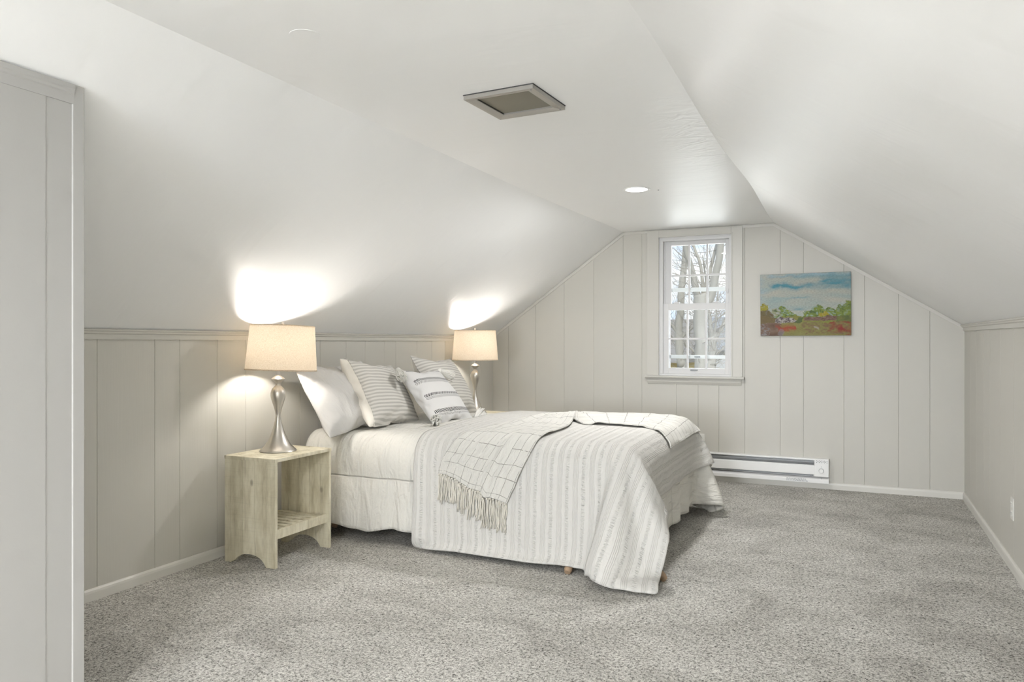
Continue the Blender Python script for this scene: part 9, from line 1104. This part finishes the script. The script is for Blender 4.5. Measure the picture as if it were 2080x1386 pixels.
def disc(name,x,z,r,d,mat,parent,seg=32):
    bm=bmesh.new(); lathe(bm,[(0,0),(r,0),(r*.97,d*.8),(r*.9,d),(0,d)],seg); 
    bmesh.ops.rotate(bm,verts=bm.verts[:],cent=(0,0,0),matrix=Matrix.Rotation(PI/2,3,'X')); bmesh.ops.translate(bm,verts=bm.verts[:],vec=(x+1.3,-(D0+.004),z)); return obj(name,bm,mat,parent)
disc('knob_ring',-.247,.100,.0195,.003,M['grey'],cb); kn=disc('knob',-.247,.100,.0175,.014,M['white'],cb); sharp(kn)
hb('knob_mark',(-.2480,-.2460,D0+.004,D0+.0048,.127,.137),M['grey'],0,cb)
disc('screw',-.247,.036,.0032,.001,M['grey'],ht,12)
bm=bmesh.new(); rr=random.Random(4)
for r in range(3):
    x=-.51
    while x<-.36:
        w=rr.uniform(.006,.018); box(bm,x+1.3,x+w+1.3,-(D0+.0038),-(D0+.0020),.008+r*.008,.0115+r*.008); x+=w+.004
obj('rating_print',bm,M['grey'],ht)

# ------------------------------------------------------------------ picture, outlets, ceiling fittings
def painting():
    w,h,d=.685,.506,.028
    nx,nz=220,164; vs=[];cols=[];fs=[]
    def nz_(x,y,s): return noise.noise((x,y,s))
    def lerp(a,b,t): return tuple(p+(q-p)*t for p,q in zip(a,b))
    TEAL=(.10,.27,.33);CREAM=(.52,.51,.45);PALE=(.36,.45,.44);LT=(.40,.52,.60);GR=(.13,.19,.045);GR2=(.24,.29,.06);DG=(.035,.075,.02);BR=(.13,.075,.045);OL=(.23,.20,.07);RED=(.24,.03,.02);YE=(.42,.33,.05);GY=(.28,.26,.26);WHT=(.50,.47,.44)
    def col(u,v):
        # v: 0 bottom .. 1 top; edges wander like loose brushwork
        u0_,v0_=u,v
        u=u0_+.045*nz_(u0_*7,v0_*8,1.0)+.022*nz_(u0_*22,v0_*24,1.5)+.010*nz_(u0_*60,v0_*60,1.7)
        v=v0_+.030*nz_(u0_*6,v0_*8,2.0)+.016*nz_(u0_*20,v0_*26,2.5)+.009*nz_(u0_*55,v0_*60,2.7)
        uu,vv=u,v
        c=lerp(CREAM,PALE,max(0,min(1,.4+.7*nz_(u0_*3,v0_*14,3.))))
        def band(c,k,vc,hw,u0,u1,st=1):
            m=math.exp(-((vv-vc)/hw)**2)*sstep(u0-.06,u0+.06,uu)*(1-sstep(u1-.06,u1+.06,uu))*st*(.65+.55*nz_(u*9,v*22,k))
            return lerp(c,k2[k],max(0,min(1,m)))
        k2={1:TEAL,2:TEAL,3:PALE,4:TEAL,5:LT,6:CREAM}
        c=band(c,1,.80,.045,.14,.62,1.3); c=band(c,2,.84,.10,.66,1.1,1.4); c=band(c,4,.96,.03,.1,1.,.7); c=band(c,5,.975,.02,.1,1.0,1.0); c=band(c,6,.70,.035,.1,.95,1.1)
        c=band(c,3,.60,.03,.1,.55,1.2); c=band(c,4,.605,.015,.35,.5,.6); c=band(c,4,.43,.022,.36,.5,.9); c=band(c,5,.75,.3,-.2,.03,.8)
        # tree line
        top=.40+.035*math.sin(u*21+1)+.05*nz_(u*9,0,7.)
        for cx,r,hh in ((.03,.06,.52),(.28,.09,.475),(.18,.06,.44),(.66,.10,.49),(.80,.08,.47),(.90,.07,.49),(1.0,.09,.53),(.52,.07,.40)):
            top=max(top, hh-.9*max(0,((u-cx)/r))**2*.1-.1*((u-cx)/r)**2)
        top-=.10*math.exp(-((u-.42)/.045)**2)
        if vv<top:
            n1=nz_(u*16,v*18,11.);n2=nz_(u*34,v*34,12.);n3=nz_(u*7,v*7,13.)
            c=lerp(GR,GR2,.5+.9*n1); 
            if n2>.18: c=lerp(c,PALE,.65)
            if n2<-.28: c=lerp(c,DG,.8)
            if u<.1 and v>.4: c=lerp(c,YE,.55)
            if .12<u<.22 and v>.33: c=lerp(c,WHT,.45+.6*n2)
            if u<.13 and v<.41: c=lerp(c,BR,.75)
            if .62<u<.76 and .315<v<.36: c=lerp(c,YE,.75)
            if u>.84 and v>.2: c=lerp(c,lerp(GR2,DG,.5+n3),.5)
        if vv<.31+.02*nz_(u*11,1,4.):
            n1=nz_(u*14,v*22,21.);n2=nz_(u*40,v*46,22.)
            c=lerp(OL,GR2,.35+.5*n1)
            if u<.22: c=lerp(c,BR,.7)
            if .17<u<.42 and .205<v<.31-.25*(u-.2): c=lerp((.10,.075,.075),WHT,max(0,min(1,.45+2.2*n2)))
            if .41<u<.48 and .2<v<.3: c=lerp(c,DG,.75)
            if .50<u<.84 and .235<v<.315: c=lerp(BR,(.25,.16,.13),.5+1.3*n2)
            if u>.84: c=lerp(c,DG,.5+.6*n1)
        if vv<.205:
            n1=nz_(u*12,v*16,31.);n2=nz_(u*36,v*40,32.)
            c=lerp(OL,(.27,.26,.10),.5+.8*n1)
            if u<.25: c=lerp(BR,(.22,.15,.11),.5+n1)
            if u<.09: c=lerp(c,GY,max(0,min(1,.3+1.6*n2)))
            if .19<u<.4: c=lerp(c,(.33,.05,.03),max(0,.9*math.exp(-((v-.125-.04*(u-.3))/.035)**2)))
            if .2<u<.26 and v<.12: c=lerp(c,GY,.5)
            if u>.5 and v>.03: c=lerp(c,(.20,.13,.07),max(0,min(1,.3+1.5*n2)))
            if u>.74: c=lerp(c,RED,max(0,min(1,.35+1.2*n1+(u-.85)*1.5)))
            if .6<u<.66 and .10<v<.125 : c=lerp(c,WHT,.6)
        n=.5+.5*nz_(u0_*50,v0_*90,41.)
        m_=sum(c)/3; return tuple(max(.003,(m_+(x-m_)*1.25)*(.55+.34*n)) for x in c)
    V=[];Cc=[]
    for i in range(nx+1):
        for j in range(nz+1):
            u=i/nx;v=j/nz; V.append(((u-.5)*w,-d,(v-.5)*h)); Cc.append((*col(u,v),1))
    Fc=[(i*(nz+1)+j,(i+1)*(nz+1)+j,(i+1)*(nz+1)+j+1,i*(nz+1)+j+1) for i in range(nx) for j in range(nz)]
    e=empty('landscape_painting',(-.3735,YB,1.488),label='unframed abstract landscape canvas of teal sky over green and russet bushes',cat='painting')
    o=pyobj('painted_canvas',V,Fc,M['paint'],e,True)
    a=o.data.color_attributes.new('paint','FLOAT_COLOR','POINT'); a.data.foreach_set('color',np.array(Cc).ravel())
    bm=bmesh.new(); box(bm,-w/2-.001,w/2+.001,-d+.0006,-.002,-h/2-.001,h/2+.001,.003); obj('canvas_edge',bm,M['canvasedge'],e)
    e.rotation_euler=(0,math.radians(-.35),0); e.location.x=-.3735
    return e
M['paint']=mat_vertexpaint(); M['canvasedge']=simple('canvas_edge',(.16,.15,.12),.7)
painting()
def outlet(lab,loc,rz):
    e=empty('wall_outlet',loc,rz,label=lab,cat='outlet')
    bm=bmesh.new(); box(bm,-.036,.036,-.006,0,-.058,.058,.003); obj('cover_plate',bm,M['plastic'],e)
    for s in (1,-1):
        bm=bmesh.new(); box(bm,-.017,.017,-.0085,-.005,s*.024-.014,s*.024+.014,.004); r=obj('receptacle',bm,M['plastic'],e)
        bm=bmesh.new()
        for x in (-.006,.006): box(bm,x-.0011,x+.0011,-.0089,-.007,s*.024-.002,s*.024+.006)
        box(bm,-.002,.002,-.0089,-.007,s*.024-.010,s*.024-.006); obj('slot',bm,M['dark'],r)
    return e
o1=outlet('cream outlet plate low on the right knee wall',(XR,4.645,.320),-PI/2)
o2=outlet('cream outlet plate on the gable wall beside the bed foot',(-1.212,YB,.335),0)
pl=empty('black_plug',(-1.206,YB-.009,.326),label='small black plug in the outlet beyond the bed foot',cat='plug')
bm=bmesh.new(); box(bm,-.016,.016,-.030,0,-.014,.016,.004); obj('plug_body',bm,M['black'],pl)
bm=bmesh.new(); tube(bm,[(0,-.026,-.008),(-.004,-.036,-.03),(-.02,-.034,-.10),(-.10,-.03,-.2),(-.2,-.028,-.262)],.0032,8); obj('plug_cord',bm,M['black'],pl)

vt=empty('ceiling_vent',(-1.249,2.767,ZC),math.radians(-3),label='square aged metal vent frame set in the flat ceiling',cat='vent')
s=.152
bm=bmesh.new(); 
def ring(bm,ro,ri,z0,z1,z2):
    # outer lip at z0, sloping face z1 -> inner edge z2
    O=[(-ro,-ro),(ro,-ro),(ro,ro),(-ro,ro)]; I=[(x*ri/ro,y*ri/ro) for x,y in O]; Mi=[(x*.93,y*.93) for x,y in O]
    A=[bm.verts.new((x,y,z0)) for x,y in O];A2=[bm.verts.new((x,y,z1)) for x,y in O];B=[bm.verts.new((x,y,z1)) for x,y in Mi];Cc=[bm.verts.new((x,y,z2)) for x,y in I];Dd=[bm.verts.new((x,y,z0)) for x,y in I]
    for P,Q in ((A,A2),(A2,B),(B,Cc),(Cc,Dd)):
        for i in range(4): bm.faces.new((P[i],P[(i+1)%4],Q[(i+1)%4],Q[i]))
ring(bm,s,s*.755,-.0036,-.019,-.013); obj('vent_frame',bm,M['ventmetal'],vt)
bm=bmesh.new(); box(bm,-s*1.012,s*1.012,-s*1.012,s*1.012,-.0034,0); obj('shadow_gap',bm,M['dark'],vt)  # dark sheet standing in for the shadow line round the frame
bm=bmesh.new(); box(bm,-s*.76,s*.76,-s*.76,s*.76,-.0065,-.0036); obj('vent_panel',bm,M['ventpane'],vt)
bm=bmesh.new(); 
for a,b in (((-s*.755,-s*.75),(-s*.745,s*.745)),((-s*.755,s*.755),(-s*.755,-s*.742))): box(bm,a[0],a[1],b[0],b[1],-.0105,-.0066)
obj('gasket',bm,M['black'],vt)
for x,y in ((s*.9,s*.9),(s*.9,-s*.9)):
    bm=bmesh.new(); lathe(bm,[(0,-.0185),(.0035,-.0185),(.003,-.0205),(0,-.021)],10,x,y); obj('screw',bm,M['grey'],vt)
def downlight(x,y,lab,power):
    e=empty('recessed_light',(x,y,ZC),label=lab,cat='ceiling light',group='recessed ceiling lights')
    bm=bmesh.new(); lathe(bm,[(.068,0),(.086,0),(.087,-.003),(.082,-.0055),(.070,-.004),(.068,0)],48); obj('trim_ring',bm,M['white'],e,True)
    bm=bmesh.new(); lathe(bm,[(0,-.0042),(.069,-.0038),(.069,-.001),(0,-.001)],48); obj('diffuser',bm,M['ledlens'],e,True)
    L=bpy.data.lights.new('led_glow','AREA'); L.shape='DISK'; L.size=.13; L.energy=power; L.color=(1,.99,.985); L.spread=PI
    l=bpy.data.objects.new('led_glow',L); COL.objects.link(l); l.parent=e; l.location=(0,0,-.012)
    return e
M['ledlens']=mat_emit('led_lens',(1,.97,.92),6.0)
DL=66.0
downlight(-1.277,4.722,'lit round recessed light in the flat ceiling near the window',DL*.27)
downlight(-.85,-.9,'added unseen fill light in the flat ceiling above the camera',DL)  # added out of view as fill, like the two below
downlight(-.95,-2.6,'added unseen fill light in the flat ceiling behind the camera',DL)
downlight(-1.277,-4.3,'added unseen fill light in the flat ceiling at the rear of the room',DL)
bm=bmesh.new(); lathe(bm,[(0,-.0012),(.0495,-.0012),(.050,-.0002),(0,-.0002)],32); o=obj('blank_cover',bm,M['ceil'],None,False,label='small round painted blank on the flat ceiling, upper left',cat='cover'); o.location=(-1.59,1.90,ZC)
bm=bmesh.new(); lathe(bm,[(0,-.004),(.004,-.004),(.005,0),(0,0)],10); o=obj('ceiling_pin',bm,M['grey'],None,label='tiny grey pin beside the lit recessed light',cat='pin'); o.location=(-1.155,4.80,ZC)

# ------------------------------------------------------------------ outdoors
bm=bmesh.new(); box(bm,-60,40,YB+.5,120,-4.7,-4.5); obj('ground',bm,simple('dry_lawn',(.30,.26,.16),.95,bump=(3,.5)),kind='structure',label='dry winter lawn outside the window')
def branch(bm,pts,rads,seg=8):
    n=len(pts); P=[];R=[]
    for i in range((n-1)*4+1):
        t=i/((n-1)*4); P.append(catmull(pts,min(t,.9999))+Vector((noise.noise((t*9,pts[0][0],1)),noise.noise((t*9,pts[0][1],5)),0))*rads[0]*.18)
        k=t*(n-1); a=int(min(k,n-2)); f=k-a; R.append(rads[a]*(1-f)+rads[a+1]*f)
    tube(bm,P,R,seg)
def twigs(bm,pts,n,seed,L=1.2,r=.0065,up=.5):
    rr=random.Random(seed)
    for k in range(n):
        p=catmull(pts,rr.uniform(.1,.98)); an=rr.uniform(0,2*PI); d=Vector((math.cos(an),math.sin(an)*.7,rr.uniform(-.1,up)*1.6)).normalized()
        l=L*rr.uniform(.5,1.2); q=[p]; dd=d
        for m in range(6):
            dd=(dd+Vector((rr.uniform(-.45,.45),rr.uniform(-.45,.45),rr.uniform(-.25,.45)))).normalized(); q.append(q[-1]+dd*l/6)
        tube(bm,q,[r,r*.85,r*.7,r*.6,r*.5,r*.4,r*.25],5)
        for s in range(3):
            b=q[rr.randint(1,5)]; e=(dd+Vector((rr.uniform(-.9,.9),rr.uniform(-.9,.9),rr.uniform(-.3,.6)))).normalized()
            tube(bm,[b,b+e*l*.25,b+e*l*.45+Vector((0,0,.05))],[r*.5,r*.35,r*.18],4)
def tree(lab,trunk,tr,limbs,tw,seed,L=1.2):
    e=empty('bare_tree',trunk[0],label=lab,cat='tree')
    o=Vector(trunk[0]); loc=lambda P:[Vector(p)-o for p in P]
    bm=bmesh.new(); branch(bm,loc(trunk),tr,12); obj('trunk',bm,M['bark'],e,True)
    for P,R in limbs:
        bm=bmesh.new(); branch(bm,loc(P),R,10); obj('limb',bm,M['bark'],e,True)
    bm=bmesh.new(); k=0
    for P,R in limbs+[(trunk,tr)]:
        twigs(bm,loc(P),tw,seed+k,L); k+=1
    tag(obj('twigs',bm,M['twig'],e),kind='stuff')
tree('big pale tree forking into four limbs right outside the window',[(-2.45,13.75,-4.5),(-2.50,13.70,-1.0),(-2.521,13.691,.588),(-2.521,13.691,1.118),(-2.529,13.687,1.70),(-2.535,13.683,2.02)],[.24,.15,.118,.116,.125,.13],
 [([(-2.545,13.68,1.86),(-2.593,13.62,2.09),(-2.649,13.5,2.445),(-2.73,13.35,2.834),(-2.75,13.2,3.42),(-2.8,13.0,5.0)],[.07,.062,.055,.05,.045,.02]),
  ([(-2.50,13.70,1.90),(-2.497,13.75,2.135),(-2.553,13.8,2.569),(-2.673,13.85,2.878),(-2.80,13.9,3.3),(-3.1,14.1,4.2)],[.04,.034,.028,.025,.022,.01]),
  ([(-2.50,13.69,1.86),(-2.456,13.75,2.118),(-2.376,13.85,2.507),(-2.295,13.95,2.914),(-2.215,14.1,3.418),(-2.1,14.3,5.0)],[.055,.038,.032,.028,.025,.012]),
  ([(-2.53,13.69,1.72),(-2.43,13.72,1.86),(-2.336,13.7,2.003),(-2.255,13.6,2.33),(-2.159,13.5,2.763),(-2.07,13.4,3.418),(-1.9,13.2,5.0)],[.10,.09,.075,.068,.062,.055,.02])],9,11)
tree('pale slender tree in the left panes of the window',[(-3.5,17.06,-4.5),(-3.56,17.06,.43),(-3.58,17.055,.574),(-3.64,17.03,1.42),(-3.59,17.05,2.02),(-3.50,17.09,3.28),(-3.42,17.1,5.2)],[.18,.10,.095,.092,.085,.065,.03],
 [([(-3.62,17.03,1.3),(-3.9,16.9,1.7),(-4.3,16.8,1.9),(-4.8,16.7,2.3)],[.04,.03,.022,.01]),([(-3.62,17.03,1.2),(-3.3,17.1,1.5),(-3.0,17.3,1.55),(-2.6,17.5,1.9)],[.035,.026,.02,.01])],22,31,1.3)
tree('small forked tree in the lower right panes of the window',[(-2.8,16.3,-4.5),(-2.797,16.313,.37),(-2.787,16.317,.642),(-2.759,16.33,1.26)],[.16,.105,.10,.075],
 [([(-2.765,16.33,1.15),(-2.80,16.31,1.5),(-2.835,16.295,1.795),(-2.873,16.278,2.256),(-2.95,16.2,3.0)],[.055,.042,.035,.028,.012]),
  ([(-2.765,16.33,1.10),(-2.66,16.38,1.36),(-2.558,16.42,1.512),(-2.396,16.5,1.942),(-2.2,16.6,2.7)],[.06,.052,.045,.035,.014]),
  ([(-2.765,16.33,1.2),(-2.70,16.3,1.5),(-2.66,16.2,1.9),(-2.6,16.1,2.4)],[.03,.022,.018,.01])],22,51,1.1)
tree('thin distant tree low in the middle panes of the window',[(-3.9,22.0,-4.5),(-3.95,22.0,.3),(-4.0,22.05,1.2),(-3.9,22.1,2.6)],[.12,.08,.06,.02],
 [([(-3.97,22.0,.6),(-4.4,22,1.0),(-4.9,22,1.3)],[.04,.03,.01]),([(-3.97,22.0,.4),(-3.5,22,.9),(-3.1,22.2,1.2)],[.04,.03,.01])],34,71,1.4)
# neighbour's house
hs=empty('house',(-7.6,29.5,-4.5),label='yellow clapboard house low in the left panes of the window',cat='house')
bm=bmesh.new(); box(bm,-3.5,1.75,-1.5,5,0,4.9); obj('wall',bm,simple('yellow_siding',(.62,.50,.24),.8),hs)
bm=bmesh.new(); sweep(bm,[(-1.9,4.9),(1.9-3.5,4.9),(1.75,6.55),(5.4,4.9),(5.4,4.85),(-1.9,4.85)],(-3.8,0,0),(2.0,0,0),(0,1,0)); obj('roof',bm,simple('roof_shingle',(.30,.28,.26),.9),hs)
bm=bmesh.new(); box(bm,.6,1.3,-1.53,-1.49,2.6,4.0); obj('window',bm,M['grey'],hs)
hs2=empty('house',(-1.5,42,-4.5),label='pale grey house far behind the trees',cat='house')
bm=bmesh.new(); box(bm,-6,3,-2,6,0,5.2); obj('wall',bm,simple('pale_siding',(.55,.56,.58),.8),hs2)
bm=bmesh.new(); sweep(bm,[(-2.4,5.2),(2,7.0),(6.4,5.2),(6.4,5.1),(-2.4,5.1)],(-6.3,0,0),(3.3,0,0),(0,1,0)); obj('roof',bm,M['grey'],hs2)

# ------------------------------------------------------------------ light, sky, camera
w=bpy.data.worlds.new('sky'); S.world=w; w.use_nodes=True; t=w.node_tree; t.nodes.clear()
def wn(typ,**k):
    n=t.nodes.new(typ)
    for a,b in k.items(): setattr(n,a,b)
    return n
tc=wn('ShaderNodeTexCoord'); mp=wn('ShaderNodeMapping'); mp.inputs['Scale'].default_value=(5,5,11)
no=wn('ShaderNodeTexNoise'); no.inputs['Scale'].default_value=1.6; no.inputs['Detail'].default_value=5; no.inputs['Roughness'].default_value=.55
cr=wn('ShaderNodeValToRGB'); cr.color_ramp.elements[0].position=.40; cr.color_ramp.elements[0].color=(.50,.68,.98,1); cr.color_ramp.elements[1].position=.60; cr.color_ramp.elements[1].color=(1,1,1,1)
bg=wn('ShaderNodeBackground'); bg.inputs['Strength'].default_value=SKY; wo=wn('ShaderNodeOutputWorld')
t.links.new(tc.outputs['Generated'],mp.inputs[0]); t.links.new(mp.outputs[0],no.inputs[0]); t.links.new(no.outputs[0],cr.inputs[0]); t.links.new(cr.outputs[0],bg.inputs[0]); t.links.new(bg.outputs[0],wo.inputs[0])
sl=bpy.data.lights.new('sun','SUN'); sl.energy=SUN; sl.angle=math.radians(3); sl.color=(1,.95,.86); so=bpy.data.objects.new('sun',sl); COL.objects.link(so)
so.rotation_euler=Vector((-.35,1,-.75)).to_track_quat('-Z','Y').to_euler()
def area(name,loc,direction,sx,sy,power,color=(1,1,1)):
    L=bpy.data.lights.new(name,'AREA'); L.shape='RECTANGLE'; L.size=sx; L.size_y=sy; L.energy=power; L.color=color
    o=bpy.data.objects.new(name,L); COL.objects.link(o); o.location=loc; o.rotation_euler=Vector(direction).to_track_quat('-Z','Z').to_euler(); return o
# added fill light at the rear opening, and daylight at the gable window
area('rear_fill_light',((RW[0]+RW[1])/2,YR-.12,(RW[2]+RW[3])/2),(0,1,.35),RW[1]-RW[0]-.05,RW[3]-RW[2]-.05,REAR,(.885,.955,1.05))
area('gable_window_daylight',((WX0+WX1)/2,YB+1.0,1.55),(0,-1,-.05),.9,1.4,GABLE,(.95,.98,1))
cam=bpy.data.cameras.new('camera'); co_=bpy.data.objects.new('camera',cam); COL.objects.link(co_); S.camera=co_
cam.sensor_width=36; cam.sensor_fit='HORIZONTAL'; cam.lens=1526.43/2080*36; cam.clip_start=.05; cam.clip_end=400
cam.shift_y=-(693-690.755)/2080
co_.location=(0,0,1.2); co_.rotation_euler=(PI/2,0,math.radians(24.553))
S.view_settings.view_transform='Standard'; S.view_settings.look='None'; S.view_settings.gamma=1; S.view_settings.use_curve_mapping=False
S.view_settings.exposure=EXPO
S.cycles.use_denoising=True
S.cycles.max_bounces=8; S.cycles.diffuse_bounces=6; S.cycles.glossy_bounces=3; S.cycles.use_adaptive_sampling=True; S.cycles.adaptive_threshold=.03; S.cycles.use_light_tree=False; S.cycles.transparent_max_bounces=12; S.cycles.sample_clamp_indirect=8
